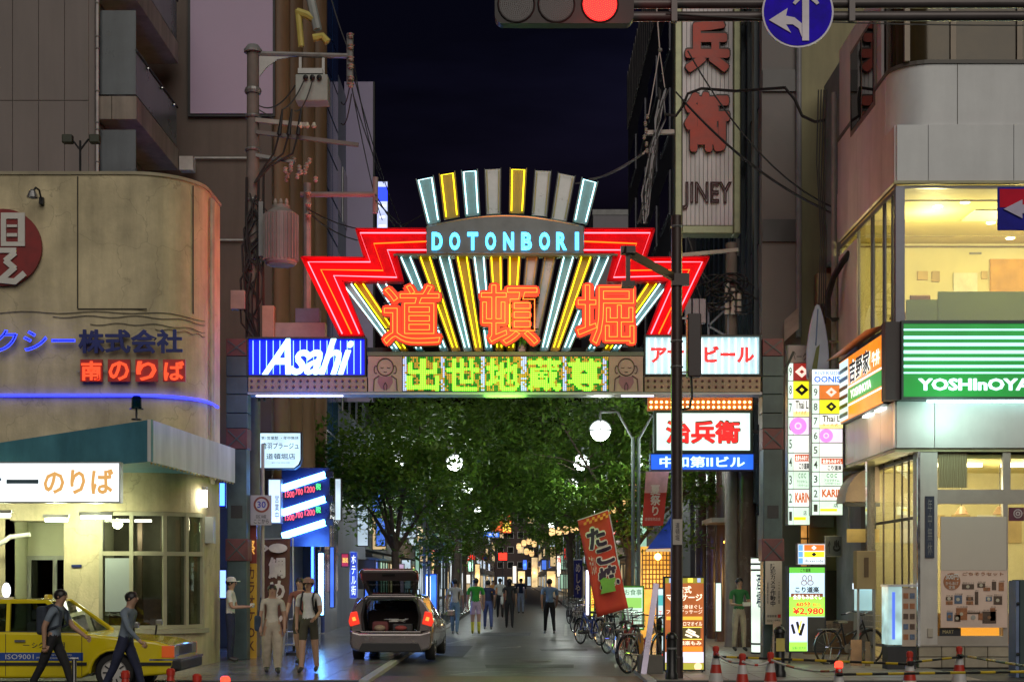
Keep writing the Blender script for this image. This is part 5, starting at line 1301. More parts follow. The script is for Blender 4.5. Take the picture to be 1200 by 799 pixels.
for i, px in enumerate((605, 652, 703)):
    c = W(px, 5, sd - .085); R0 = .146
    le = MB().lathe([(0, 0), (R0, 0), (R0, .02), (0, .02)], c, 30, 'y').build('lens', emi('signal_red_base', (1.0, .004, .006), 3) if i == 2 else pbr('lens_dark', (.02, .018, .02), .3), sh)
    dots = MB()
    for k in range(1, 9):
        rr_ = R0 * k / 8.6
        for j in range(max(1, int(6 * k))):
            a = 2 * PI * j / (6 * k) + k * .3
            dots.ball((c.x + rr_ * math.cos(a), c.y - .004, c.z + rr_ * math.sin(a)), .0042, 6, 4)
    o = dots.build('led_dot', dot_r if i == 2 else dot_o, le); o['kind'] = 'stuff'
    hood = MB()
    for k in range(13):
        a0, a1 = R(k * 180 / 13), R((k + 1) * 180 / 13)
    hood.tube([(c.x + (R0 + .012) * math.cos(R(a)), c.y - .0, c.z + (R0 + .012) * math.sin(R(a))) for a in range(0, 360, 20)], .008, 5, closed=True)
    hood.build('lens_rim', pbr('signal_housing', (.16, .15, .14)), le)
for px in (632, 690): MB().bar(W(px, -8, sd + .04), W(px, 12, sd + .09), .05, .05).build('bracket', steel, sh)
glow(sh, W(703, 5, sd - .5), 4, (1, .02, .02), .15)
# blue round mandatory direction sign
rs = thing('round_road_sign', 'round blue sign with white straight and left arrows on the gantry', 'road sign', W(935, 56, sd))
c = W(935, 14, sd - .12); R0 = 42 * (sd - .12) / F
MB().lathe([(0, 0), (R0, 0), (R0, .012), (0, .012)], c, 48, 'y').build('rim', pbr('sign_white_refl', (.70, .66, .74), .35), rs)
MB().lathe([(0, -.004), (R0 * .95, -.004), (R0 * .95, .004), (0, .004)], c, 48, 'y').build('disc', pbr('sign_blue_refl', (.025, .005, .60), .5, var=.35, scale=6, spec=.08), rs)
wm = pbr('sign_white_refl', (.70, .66, .74), .35)
def arr(pts): return MB().prism([(WX(a, sd - .13), WZ(b, sd - .13)) for a, b in pts], sd - .135, sd - .125)
arr([(940, 48), (948, 48), (948, -2), (957, 6), (960, 4), (944, -18), (929, 4), (932, 6), (940, -2)]).build('arrow', wm, rs)
arr([(901, 24), (923, 10), (921, 19), (931, 21), (939.5, 28), (939.5, 44), (936, 34), (929, 29), (921, 29), (927, 39)]).build('arrow', wm, rs)
MB().bar(W(935, 5, sd - .1), W(935, 5, sd + .06), .06, .08).build('bracket', steel, rs)
# blue and red square sign on the gantry post
qs = thing('square_road_sign', 'square blue and red sign with pale arrow in front of the dining room window', 'road sign', W(1193, 270, sd - .1))
B(1169, 219, 1222, 270, sd - .1, .015, 'plate', pbr('sign_blue_dark', (.02, .02, .34), .5, var=.3, scale=6, spec=.1), qs, bevel=.02)
B(1171.5, 221.5, 1219, 243, sd - .104, .004, 'red_field', pbr('sign_red_refl', (.65, .01, .04), .5, spec=.1), qs)
q = MB().prism([(WX(a, sd - .11), WZ(b, sd - .11)) for a, b in ((1176, 245), (1198, 234), (1198, 240), (1216, 240), (1216, 250), (1198, 250), (1198, 256))], sd - .115, sd - .105); q.build('arrow', pbr('sign_arrow_lilac', (.5, .45, .62), .4), qs)
MB().bar(W(1205, 245, sd - .08), W(1224, 245, sd + .05), .03, .03).build('bracket', steel, qs)
# ------------------------------------------------------------------ speed-limit sign on the left
sp = thing('speed_limit_sign', 'white zone sign with ringed 30 on a thin pole by the left gate post', 'road sign', (WX(308, 31.6), 31.6, PZ))
MB().tube([(WX(308, 31.6), 31.6, PZ), W(308, 520, 31.6)], .035, 8).build('post', pbr('post_tan', (.36, .31, .26), .5), sp)
B(293.5, 580, 318, 615, 31.45, .02, 'plate', pbr('plate_grey_white', (.40, .38, .37), .45, var=.06), sp)
c = W(306.5, 591, 31.44)
MB().lathe([(.125, 0), (.168, 0), (.168, .006), (.125, .006), (.125, 0)], c, 28, 'y').build('ring', pbr('ring_red_dark', (.20, .03, .02), .4), sp)
MB().lathe([(0, .002), (.125, .002), (.125, .006), (0, .006)], c, 28, 'y').build('disc', pbr('disc_pale', (.5, .49, .5), .4), sp)
pletters('30', 301.5, 587, 311.5, 595, 31.435, pbr('number_blue', (.05, .05, .35), .4), sp, bold=.02)
pletters('区域', 300, 603, 312, 607, 31.44, ink, sp); pletters('ここから', 297.5, 608, 315, 613, 31.44, ink, sp, bold=.01)
# ------------------------------------------------------------------ double globe street lamps
globe_m = emi('globe_white', (.90, 1.0, .93), 7)
lp_m = pbr('lamp_post_grey', (.14, .15, .16), .4, .3, var=.2)
def street_lamp(label, x, y, hz=5.4, span=.88, power=0):
    t = thing('street_lamp', label, 'street lamp', (x, y, PZ), 'twin globe street lamps')
    p = MB()
    p.tube([(x - .07, y, PZ), (x - .07, y, 5.25)], .045, 8); p.tube([(x + .07, y, PZ), (x + .07, y, 5.25)], .045, 8)
    for z in (2.0, 3.6, 4.0, 4.4): p.box(x - .1, x + .1, y - .03, y + .03, z, z + .04)
    p.build('post', lp_m, t, smooth=True)
    MB().lathe([(.18, 0), (.18, .3), (.13, .34)], (x, y, PZ), 14).build('base', lp_m, t)
    for s in (-1, 1):
        a = MB().tube([(x + s * .07, y, 5.2), (x + s * .45, y, 5.87), (x + s * span, y, 5.87)], .03, 8).build('arm', lp_m, t)
        c = (x + s * span, y, hz)
        MB().ball(c, .245, 20, 12).build('globe', globe_m, t, smooth=True)
        h = MB(); h.tube([(c[0] + .27 * math.cos(R(b)), y - .0, c[2] + .27 * math.sin(R(b))) for b in range(0, 181, 15)], .024, 6)
        h.tube([(c[0] + .262 * math.cos(R(b)), y + .262 * math.sin(R(b)), c[2] + .01) for b in range(0, 360, 20)], .022, 6, closed=True)
        h.tube([(c[0], y, c[2] + .24), (c[0], y, 5.87)], .03, 8)
        h.tube([(c[0], y - .26 * math.cos(R(b)), c[2] + .26 * math.sin(R(b))) for b in range(0, 91, 15)], .018, 6)
        h.build('globe_cage', lp_m, t)
    return t
LAMPS = []
for lab, x, y in (('nearest twin globe lamp, on the right between the red banner and the signal post', 2.94, 37.0), ('second twin globe lamp on the right, its globes partly in leaves', 2.9, 47), ('third twin globe lamp on the right amid the trees', 3.0, 58), ('fourth twin globe lamp on the right above the lanterns', 3.1, 76), ('farthest twin globe lamp on the right', 3.2, 100),
                  ('nearest twin globe lamp on the left, in the tree crown', -2.85, 47), ('second twin globe lamp on the left behind the tree', -2.9, 60), ('third twin globe lamp on the left', -3.0, 78), ('farthest twin globe lamp on the left', -3.1, 104)):
    street_lamp(lab, x, y); LAMPS.append((x, y))
# ------------------------------------------------------------------ signs, left side under the gate
blue_txt = pbr('text_navy', (.02, .05, .16), .5)
def kerb_d(r): return min(390, 4.9 * F / max(4, abs((r[0] + r[2]) / 2 - VX)))      # depth at which a sign hangs over the pavement
def bracket(root, a, b, w=.04): return MB().bar(a, b, w, w).build('bracket', dark_steel, root)
s = thing('rounded_white_sign', 'white lit sign with one rounded corner beside the left pole', 'sign', W(328, 550, 35.5))
d = 35.5
pl = [(302, 506), (353.5, 506), (353.5, 538), (351, 545), (345, 549.5), (302, 549.5)]
MB().prism([(WX(a, d), WZ(b, d)) for a, b in pl], d, d + .25).build('cabinet', dark_steel, s)
pl2 = [(303.5, 507.5), (352, 507.5), (352, 538), (349.5, 544), (344.5, 548), (303.5, 548)]
MB().prism([(WX(a, d), WZ(b, d)) for a, b in pl2], d - .01, d + .01).build('face', backlit('face_blue_white', (.62, .88, 1.0), 1.0, 2), s)
for t_, r in (('第1営業部 ・年中無休', (306, 511, 350, 515)), ('音羽プラージュ', (307, 518.5, 350, 526)), ('道頓堀店', (312, 531, 346, 538)), ('歓迎御席', (318, 541.5, 340, 544.5))):
    pletters(t_, *r, d - .014, blue_txt, s, bold=.01)
bracket(s, W(303, 520, d + .15), W(296, 520, d + .15)); 
s = thing('price_board_sign', 'slanted blue tube sign with red price rows on the left street side', 'sign', W(350, 640, 36.2))
d = 36.2
B(330, 548, 386, 640, d, .12, 'back_panel', pbr('price_back_blue', (.015, .02, .06), .3), s)
tb = emi('tube_blue_white', (.10, .34, 1.0), 13)
for y in (556, 584.5, 612):
    MB().tube([W(331, y + 16, d - .08), W(381, y, d - .08)], .085, 10).build('tube', tb, s)
    B(381, y - 4, 390, y + 3, d - .15, .2, 'tube_end', black, s)
rt = emi('price_red', (1.0, .08, .08), 1.1); gt_ = emi('price_green', (.1, .9, .15), 1.0)
for y in (577, 604):
    sh_ = MB().prism([(WX(a, d - .02), WZ(b, d - .02)) for a, b in ((331, y + 9), (377, y - 3), (377, y - 12), (331, y))], d - .03, d - .01).build('row_panel', pbr('row_black', (.01, .01, .015), .4), s)
    for t_, x0, x1, m_ in (('1500', 334, 345, rt), ('700', 346, 355, rt), ('1200', 357, 369, rt), ('税', 370, 376, gt_)):
        k = (y + 4) - (x0 - 331) * .25
        pletters(t_, x0, k - 5, x1, k + 2.5, d - .035, m_, s, bold=.02)
bracket(s, W(331, 600, d + .06), W(300, 600, d + .06))
signbox('white_pillar_sign', 'slim white lit upright sign left of the slanted blue tubes', 'sign', (314, 561, 329.5, 613), 35.9, .3, backlit('face_pale_cyan', (.75, .95, 1.0), 1.0), alu, [(vert('営業中'), (322, 580, 327, 608), blue_txt)])
# banner with fish
def nobori(name, label, pts, d, cloth, texts, pole_px, pole_base=None, wave=.05):
    """cloth quad (tl, tr, br, bl in photo px at depth d) as a wavy grid, hung on a pole"""
    t = thing(name, label, 'banner', (WX(pole_px[1][0], d), d, PZ))
    tl, tr_, br_, bl = [W(*p, d) for p in pts]
    n, m_ = 8, 16; vs = []
    def pt(u, v):
        p = tl.lerp(tr_, u).lerp(bl.lerp(br_, u), v); p.y += wave * math.sin(u * 4 + v * 7) + wave * .5 * math.sin(v * 13 + u * 3); return p
    for j in range(m_ + 1):
        for i in range(n + 1): vs.append(pt(i / n, j / m_))
    q = MB(); q.add(vs, [(j*(n+1)+i, (j+1)*(n+1)+i, (j+1)*(n+1)+i+1, j*(n+1)+i+1) for j in range(m_) for i in range(n)])
    c = q.build('cloth', cloth, t, smooth=True)
    md = c.modifiers.new('thick', 'SOLIDIFY'); md.thickness = .006
    for s_, (u0, v0, u1, v1), mm, kw in texts:
        tv, tf, (a, b, cc, dd2) = text_geo(s_, **kw)
        lv = []
        for p in tv:
            u = u0 + (p[0] - a) / (b - a) * (u1 - u0); v = v1 - (p[1] - cc) / (dd2 - cc) * (v1 - v0)
            w = pt(u, v); w.y -= .010 if kw.get('bold', 0) > .06 else .022; lv.append(w)
        MB().add(lv, tf).build('lettering', mm, c)
    (ax, ay), (bx, by) = pole_px
    MB().tube([W(ax, ay, d + .05), Vector((WX(bx, d), d + .05, PZ))], .016, 8).build('pole', white_paint, t)
    MB().tube([tl + Vector((0, .03, .01)), tr_ + Vector((0, .03, .01))], .012, 6).build('crossbar', white_paint, t)
    MB().lathe([(.18, 0), (.18, .06), (.03, .09), (.03, .2)], (WX(bx, d), d + .05, PZ), 12).build('base', rubber, t)
    return t
wtx = pbr('banner_white', (.75, .66, .58), .7)
nobori('banner', 'brown upright banner with a pale fish and white characters on the left', ((306, 632), (341, 631), (337, 736), (308, 737)), 33.0, pbr('cloth_brown', (.13, .055, .035), .8, var=.15),
       [('鯛', (.25, .20, .85, .44), wtx, dict(bold=.04)), ('め', (.25, .46, .85, .68), wtx, dict(bold=.04)), ('し', (.25, .70, .80, .96), wtx, dict(bold=.05))], ((343, 628), (344, 780)))
fsh = MB(); cx, cy = 326, 642
pf = [(cx + 11 * math.cos(a), cy + 5.5 * math.sin(a)) for a in [2 * PI * i / 18 for i in range(18)]]
fsh.prism([(WX(a, 32.9), WZ(b, 32.9)) for a, b in pf], 32.86, 32.88); fsh.prism([(WX(a, 32.9), WZ(b, 32.9)) for a, b in ((316, 642), (309, 637), (311, 643), (308, 648))], 32.86, 32.88)
o = fsh.build('fish_print', wtx, bpy.data.objects['banner'])
s = thing('yellow_upright_sign', 'yellow and red upright sign with vertical characters against the left gate post', 'sign', (WX(294, 31.7), 31.7, PZ))
B(287.5, 660, 300.5, 771, 31.6, .08, 'board', pbr('board_yellow', (.62, .36, .03), .5, var=.1), s); B(287.5, 612, 300.5, 659.6, 31.6, .08, 'top_board', pbr('board_dark_red', (.22, .03, .02), .5), s)
pletters(vert('カラオケ'), 290, 664, 298.5, 728, 31.59, pbr('text_brown', (.12, .04, .02), .6), s, bold=.015); pletters(vert('OK'), 290, 735, 298.5, 762, 31.59, pbr('text_brown', (.12, .04, .02)), s, bold=.015)
pletters('祭', 289.5, 632, 299, 650, 31.59, emi('text_amber', (1, .5, .1), .5), s, bold=.02)
MB().box(WX(289, 31.6), WX(299, 31.6), 31.62, 31.66, PZ, WZ(770, 31.6)).build('foot', black, s)
# lit strips and shop fronts along the left
def strip(label, px, y0, y1, d, m, w=.1, cat='light strip', nm='light_strip'):
    t = thing(nm, label, cat, W(px, y1, d))
    MB().box(WX(px, d) - w / 2, WX(px, d) + w / 2, d, d + .08, WZ(y1, d), WZ(y0, d)).build('diffuser', m, t)
    MB().box(WX(px, d) - w / 2 - .03, WX(px, d) + w / 2 + .03, d + .05, d + .14, WZ(y1, d) - .05, WZ(y0, d) + .05).build('channel', dark_steel, t)
    return t
led_b = emi('led_blue', (.02, .08, 1.0), 10); led_i = emi('led_ice_blue', (.16, .5, 1.0), 8)
strip('upright pale blue light strip left of the hatchback', 376, 648, 720, 38.5, led_i, .12)
strip('thin blue light strip high on the left shop wall', 366, 640, 700, 37.2, led_b, .05)
strip('blue light strip behind the left gate post', 259, 566, 592, 33.6, led_b, .14)
strip('lower blue light strip behind the man in white shirt', 261, 668, 700, 33.6, emi('led_blue_soft', (.2, .35, 1.0), 1.8), .12)
signbox('blue_vertical_sign', 'dark blue vertical sign with white characters beyond the hatchback', 'sign', (409.5, 646, 419, 701), 41, .15, backlit('face_navy', (.03, .06, .5), .9), alu, [(vert('ホテル街'), (411.5, 650, 417, 697), emi('txt_ice', (.7, .85, 1), 1.1), dict(bold=.01))])
signbox('red_yellow_sign', 'small red sign with yellow characters above the open tailgate', 'sign', (399.5, 648, 409, 664), 40, .15, emi('face_dkred', (.35, .01, .01), .8), black, [('酒処', (401, 653, 408, 659), emi('txt_yellow', (1, .8, .1), 1))])
signbox('flower_sign', 'dark panel with a white flower mark behind the tailgate', 'sign', (419, 655, 440, 690), 42, .15, pbr('panel_night', (.03, .03, .05), .4), dark_steel, [])
fl_ = MB()
for i in range(6): a = i * PI / 6; fl_.bar(W(426 - 4 * math.cos(a), 671 - 4 * math.sin(a), 41.98), W(426 + 4 * math.cos(a), 671 + 4 * math.sin(a), 41.98), .03, .01, up=(0, 1, 0))
fl_.build('flower_mark', emi('txt_white', (1, 1, .9), .9), bpy.data.objects['flower_sign'])
vm = signbox('drinks_cabinet', 'tall blue lit drinks cabinet on the pavement behind the hatchback', 'cabinet', (497, 672, 512, 727), 47, .6, backlit('face_blue_lit', (.05, .2, 1.0), 1.3, 2), pbr('cab_blue', (.02, .04, .3), .4), [(None, (500, 675, 504.5, 718), emi('tube_cold', (.7, .9, 1.0), 3), dict(name='tube'))])
signbox('white_menu_sign', 'white lit menu sign with dark characters past the tailgate', 'sign', (527, 659, 540, 683), 104, .2, W_ON, alu, [('お品書', (529, 662, 538, 669), blue_txt), ('定食', (529, 671, 538, 679), blue_txt)])
signbox('round_plan_sign', 'white lit round topped sign low in the left tree', 'sign', (466, 660, 474, 705), 60, .2, backlit('face_lilac', (.8, .55, .8), .6), alu, [])
for i, (r, d_, m_, lab) in enumerate([((418, 590, 432, 640), 52, lit_cool, 'pale lit upper window sign in the left tree leaves'), ((436, 560, 448, 600), 56, lit_blu, 'blue lit sign deep in the left tree crown'), ((440, 606, 452, 640), 58, lit_blu, 'lower blue lit sign behind the left tree'),
        ((470, 655, 482, 690), 60, lit_cool, 'white lit shop sign beside the left tree trunk'), ((486, 640, 492, 672), 66, lit_grn, 'narrow greenish lit sign on the left row'), ((516, 652, 522, 690), 70, lit_cool, 'narrow white lit sign left of the walkers'), ((545, 672, 552, 684), 90, W_WARM, 'tiny yellow lit sign above the green shirt')]):
    signbox('projecting_sign', lab, 'sign', r, kerb_d(r), .25, m_, dark_steel, [])
# ------------------------------------------------------------------ tall character sign on the right
ts = thing('tall_vertical_sign', 'tall white ribbed sign with two rust red characters above the gate', 'sign', W(829, 275, 38))
d = 38.0
x0, x1, z0, z1 = WX(790.5, d), WX(868, d), WZ(274, d), 20.5
wr_ = pbr('ribbed_white', (.85, .80, .82), .5, var=.08, scale=1, streak=.3)
n_ = 12
for i in range(n_):
    a = x0 + .2 + i * (x1 - x0 - .4) / n_; b = x0 + .2 + (i + 1) * (x1 - x0 - .4) / n_
    MB().box(a + .006, b - .006, d, d + .05, z0 + .22, z1).build('face_slat', wr_, ts)
fo = pbr('frame_olive_metal', (.26, .27, .16), .35, .4, var=.25, scale=3)
MB().box(x0, x0 + .19, d - .05, d + .5, z0, z1).build('frame_post', fo, ts, bevel=.03); MB().box(x1 - .19, x1, d - .05, d + .5, z0, z1).build('frame_post', fo, ts, bevel=.03)
MB().box(x0 + .19, x1 - .19, d - .04, d + .5, z0, z0 + .2).build('frame_sill', fo, ts, bevel=.02); MB().box(x0 + .19, x1 - .19, d + .2, d + .5, z0 + .2, z1).build('back', dark_steel, ts)
rust = pbr('rust_red_letters', (.45, .04, .015), .45, var=.2, scale=3); redge = pbr('letter_edge_brown', (.05, .02, .015), .5)
for ch, r in (('兵', (802, 22, 856, 86)), ('衛', (801, 107, 856, 179))):
    k = pletters(ch, *r, d - .06, redge, ts, name='character', bold=.062, ext=.06)
    pletters(ch, r[0] + 1, r[1] + 1, r[2] - 1, r[3] - 1, d - .14, rust, k, name='character_face', bold=.05)
pletters('JINEY', 800, 213, 858, 246, d - .05, pbr('letters_umber', (.10, .05, .05), .5), ts, bold=.0, outline=.03)
for z in (12.5, 16): MB().bar((x1, d + .3, z), (EX, d + .3, z), .1, .1).build('wall_bracket', dark_steel, ts)
MB().bar(W(864, 280, d), W(864, 300, d), .1).build('lower_strut', dark_steel, ts)
# orange bulb fascia, white restaurant sign, blue building sign
d = 36.0
s = thing('bulb_fascia', 'orange fascia studded with rows of lit bulbs under the right beer sign', 'sign', W(821, 481, d))
B(759.5, 461, 882, 480.5, d, .3, 'board', pbr('fascia_orange_red', (.40, .12, .03), .5), s)
bm = emi('bulb_warm', (1.0, .62, .18), 7)
for r_ in range(3):
    for i in range(20):
        if r_ == 0 and i % 1 == 0: py = 463.5
        else: py = (463.5, 471, 477)[r_]
        MB().ball(W(763 + i * 6.1, py, d - .02), .03, 8, 5).build('bulb', bm, s)
signbox('restaurant_box_sign', 'white lit box sign with red brush characters above the blue building sign', 'sign', (766.5, 480.8, 882, 530.5), d, .4, backlit('face_mint_white', (.80, 1.0, .96), 1.0, 1.2), pbr('case_green_dark', (.03, .06, .05), .4),
        [('治兵衛', (780, 492, 868, 520), pbr('letter_olive_edge', (.20, .16, .03), .5), dict(bold=.045)), ('治兵衛', (781, 493, 867, 519), emi('txt_red', (1.0, .02, .02), .85), dict(bold=.04))], fr=3)
signbox('building_name_sign', 'long blue lit sign with white building name under the right beer sign', 'sign', (762, 531, 884, 551), d - .02, .35, backlit('face_blue', (.02, .14, 1.0), .95, 1.5), pbr('case_blue', (.02, .05, .2), .4), [('中和第Ⅱビル', (773, 534.5, 873, 547.5), emi('txt_cyan_white', (.6, .95, 1.0), 1.1), dict(bold=.03))], fr=1.2)
for nm, z in (('restaurant_box_sign', 505), ('building_name_sign', 540), ('bulb_fascia', 470)):
    bracket(bpy.data.objects[nm], W(882, z, d + .25), (EX - .05, d + .25, WZ(z, d)), .08)
# hanging festival banner on the lamp post
s = thing('hanging_banner', 'red and pink festival banner hanging from the nearest right lamp', 'banner', W(767, 616, 37))
q = MB(); q.prism([(WX(a, 37), WZ(b, 37)) for a, b in ((757, 553), (784, 552.5), (777, 615.5), (752.5, 616))], 37.0, 37.015); q.build('cloth', pbr('cloth_red', (.55, .03, .025), .7, var=.1), s)
q = MB(); q.prism([(WX(a, 37), WZ(b, 37)) for a, b in ((757, 553), (784, 552.5), (781, 577), (755.2, 577.5))], 36.99, 36.998); q.build('pink_top', pbr('cloth_pink', (.62, .26, .28), .7, var=.2, scale=4), s)
pletters(vert('夏祭り'), 762, 568, 774, 604, 36.985, pbr('banner_rose_text', (.75, .5, .48), .7), s, bold=.03); pletters('道頓堀商店会', 755.5, 606, 774, 610, 36.985, pbr('banner_rose_text', (.75, .5, .48)), s)
MB().bar(W(748, 553, 37.05), W(786, 552.5, 37.05), .03).build('arm', steel, s)
MB().bar((2.94, 37.05, WZ(553, 37)), W(757, 553, 37.05), .03).build('arm', steel, s)
# octopus-ball banner
red_c = pbr('cloth_vermilion', (.55, .05, .025), .75, var=.12, scale=2)
dk = pbr('banner_dark_text', (.04, .02, .05), .7)
nb1 = nobori('banner', 'leaning red food banner with bold dark outlined characters by the bicycles', ((677, 610), (712, 598), (736, 712), (700, 723)), 33.2, red_c,
       [(ch, b, wtx, dict(bold=.10)) for ch, b in (('た', (.15, .10, .80, .34)), ('こ', (.30, .33, .95, .52)), ('焼', (.25, .52, .95, .76)))] + [(ch, b, dk, dict(bold=.045)) for ch, b in (('た', (.18, .12, .77, .33)), ('こ', (.33, .345, .92, .51)), ('焼', (.28, .53, .92, .75)))]
       + [('うまい', (.1, .38, .28, .58), wtx, dict(bold=.02))], ((713, 597), (745, 775)), wave=.06)
g2 = MB(); g2.prism([(WX(a, 33.0), WZ(b, 33.0)) for a, b in ((703, 680), (708, 676), (714, 678), (722, 676), (720, 684), (722, 692), (712, 694), (704, 696), (706, 688))], 33.06, 33.075); g2.build('green_leaf_print', pbr('print_green', (.16, .38, .05), .6), nb1)
ck = MB()
for i in range(10):
    for j in range(2):
        if (i + j) % 2: ck.prism([(WX(684 + i * 3.2 + dx, 33.1), WZ(609 - i * 1.05 + j * 3.2 + dy, 33.1)) for dx, dy in ((0, 0), (3.2, -1), (3.2, 2.2), (0, 3.2))], 33.085, 33.1)
ck.build('check_band', pbr('print_orange', (.75, .3, .04), .6), nb1)
nobori('banner', 'slim dark blue banner with white characters by the parked bicycles', ((672.5, 656), (682.5, 656), (681.5, 700), (672.5, 700)), 46, pbr('cloth_blue', (.03, .035, .22), .8), [(vert('めしや'), (.2, .08, .8, .9), wtx, dict(bold=.02))], ((683.5, 652), (684, 750)), wave=.02)
strip('white light stick beside the yellow sign on the right', 688.5, 668, 720, 40, emi('stick_lilac', (.75, .72, 1.0), 3), .07)
signbox('yellow_lit_sign', 'narrow yellow green lit sign right of the white light stick', 'sign', (691.5, 672, 697, 722), 40.3, .15, backlit('face_yellow_green', (.85, .9, .1), .9), dark_steel, [(vert('激安酒'), (692.8, 680, 695.8, 712), E_RED)])
signbox('green_board_sign', 'green bordered lit board behind the leaning banner', 'sign', (729, 686, 755, 738), 36.5, .15, backlit('face_pale_green', (.72, 1.0, .8), .8), pbr('case_lime', (.1, .4, .03), .5), [('お食事', (732, 690, 752, 697), pbr('txt_green', (.03, .25, .08), .5)), (None, (732, 700, 752, 712), emi('panel_lime', (.35, .75, .15), .6)), ('定食 850', (732, 718, 752, 725), blue_txt)], fr=2)
# shop with lattice and blue awning
s = thing('lattice_shop', 'amber lit lattice shop front with a blue awning behind the signal post', 'shop', (WX(770, 40), 40, PZ))
d = 40.0
B(752, 640, 786, 752, d, .4, 'lit_wall', backlit('lattice_amber', (1.0, .50, .08), .85, 2, .5), s)
lt = MB()
for i in range(9): x = 753 + i * 4; lt.bar(W(x, 643, d - .05), W(x, 690, d - .05), .03, .03)
for i in range(9): y = 645 + i * 5.5; lt.bar(W(752, y, d - .06), W(786, y, d - .06), .03, .03)
lt.build('lattice', pbr('lattice_wood', (.14, .06, .02), .6), s)
MB().ball(W(771, 652, d - .15), .09, 10, 8).build('bulb', bm, s)
q = MB(); q.add([W(786, 600, d), W(800, 600, d), W(800, 642, d - 1.2), W(758, 643, d - 1.2), W(786, 606, d)], [(4, 3, 2, 1, 0)]); q.build('awning', pbr('awning_blue', (.02, .05, .35), .5), s)
B(757, 643, 800, 646, d - 1.22, .05, 'awning_edge', white_paint, s)
# lantern strings
def lantern_string(label, pts, d, r=.24):
    t = thing('lantern_string', label, 'lantern', W(*pts[0], d), 'paper lantern strings')
    MB().tube([W(x, y - 8, d) for x, y in pts], .015, 5).build('cord', cable_m, t)
    for x, y in pts:
        l_ = MB().lathe([(r * .45, -r * 1.25), (r * .8, -r), (r, -r * .4), (r, r * .4), (r * .8, r), (r * .45, r * 1.25)], W(x, y, d), 14).build('lantern', backlit('lantern_paper', (1.0, .62, .26), 1.2, 3, .5), t, smooth=True)
        for h in (-.8, -.4, 0, .4, .8): MB().lathe([(r * (1.02 - .25 * abs(h) ** 2), h * r - .006), (r * (1.03 - .25 * abs(h) ** 2), h * r + .006)], W(x, y, d), 14).build('rib', pbr('lantern_rib', (.4, .25, .1), .6), l_)
        MB().lathe([(.1, 0), (.1, .05)], W(x, y, d) + Vector((0, 0, r * 1.25)), 10).build('cap', black, l_)
lantern_string('paper lanterns hanging left of the nearest right lamp', [(717, 597), (727, 590), (736, 583), (741, 574)], 42, .17)
lantern_string('row of paper lanterns in the middle right of the street', [(647, 623), (655, 622), (663, 621), (671, 619), (679, 617)], 62, .13)
lantern_string('cluster of paper lanterns farther down on the right', [(608, 640), (614, 636), (620, 634), (626, 637), (617, 646), (623, 648)], 90, .15)
# distant neon over the street end
signbox('distant_neon_sign', 'distant orange and red neon billboard at the end of the street', 'sign', (576, 599, 600, 625), 398, .5, backlit('neon_board', (1.0, .16, .04), 1.1, .8, .3), black, [('道', (578, 601, 588, 611), emi('txt_yellow', (1, .8, .1), 1), dict(bold=.03)), ('楽', (589, 611, 599, 623), emi('txt_yellow', (1, .8, .1), 1), dict(bold=.03))])
signbox('distant_blue_sign', 'distant blue direction sign above the street end', 'sign', (563, 622, 586, 630), 240, .3, emi('face_signblue', (.03, .2, 1.0), .9), alu, [('日本橋', (566, 624, 583, 628), emi('txt_white', (1, 1, .9), .9))])
s = thing('red_signal_lamp', 'distant square red lamp in the dark at the street end', 'lamp', W(589, 656, 300))
B(584.5, 647.5, 594, 656, 300, .3, 'lens', emi('red_square', (1, .02, .01), 2.5), s); B(583.5, 646.5, 595, 657, 300.1, .3, 'housing', black, s); MB().tube([(WX(589, 300), 300.3, 0), W(589, 650, 300.3)], .1, 6).build('pole', dark_steel, s)
ns = thing('no_parking_sign', 'small round blue no parking sign on a thin pole down the street', 'road sign', (WX(569, 128), 128, PZ))
MB().tube([(WX(569, 128), 128, PZ), W(569, 646, 128)], .035, 6).build('post', steel, ns)
MB().lathe([(0, 0), (.3, 0), (.3, .01), (0, .01)], W(569, 653, 127.95), 20, 'y').build('disc', pbr('np_blue', (.03, .05, .4), .4), ns); MB().lathe([(.21, -.01), (.3, -.01), (.3, .0), (.21, .0), (.21, -.01)], W(569, 653, 127.94), 20, 'y').build('ring', pbr('np_red', (.5, .03, .03), .4), ns)
for i, (r, d_, m_, lab) in enumerate([((634, 655, 641, 668), 85, lit_blu, 'small blue lit sign among the lanterns'), ((644, 640, 652, 664), 80, lit_warm, 'warm lit sign behind a right tree trunk'), ((660, 640, 668, 656), 70, E_RED, 'red lit sign above the parked bicycles'), ((667, 656, 672, 690), 64, W_WARM, 'cream lit upright sign left of the slim blue banner'),
        ((656, 672, 667, 690), 72, lit_grn, 'greenish lit board above the bicycles'), ((600, 662, 606, 684), 110, W_WARM, 'tiny warm sign right of the walker in black'), ((668, 635, 676, 645), 60, lit_cool, 'white lit box above the red sign on the right')]):
    signbox('projecting_sign', lab, 'sign', r, kerb_d(r), .25, m_, dark_steel, [])
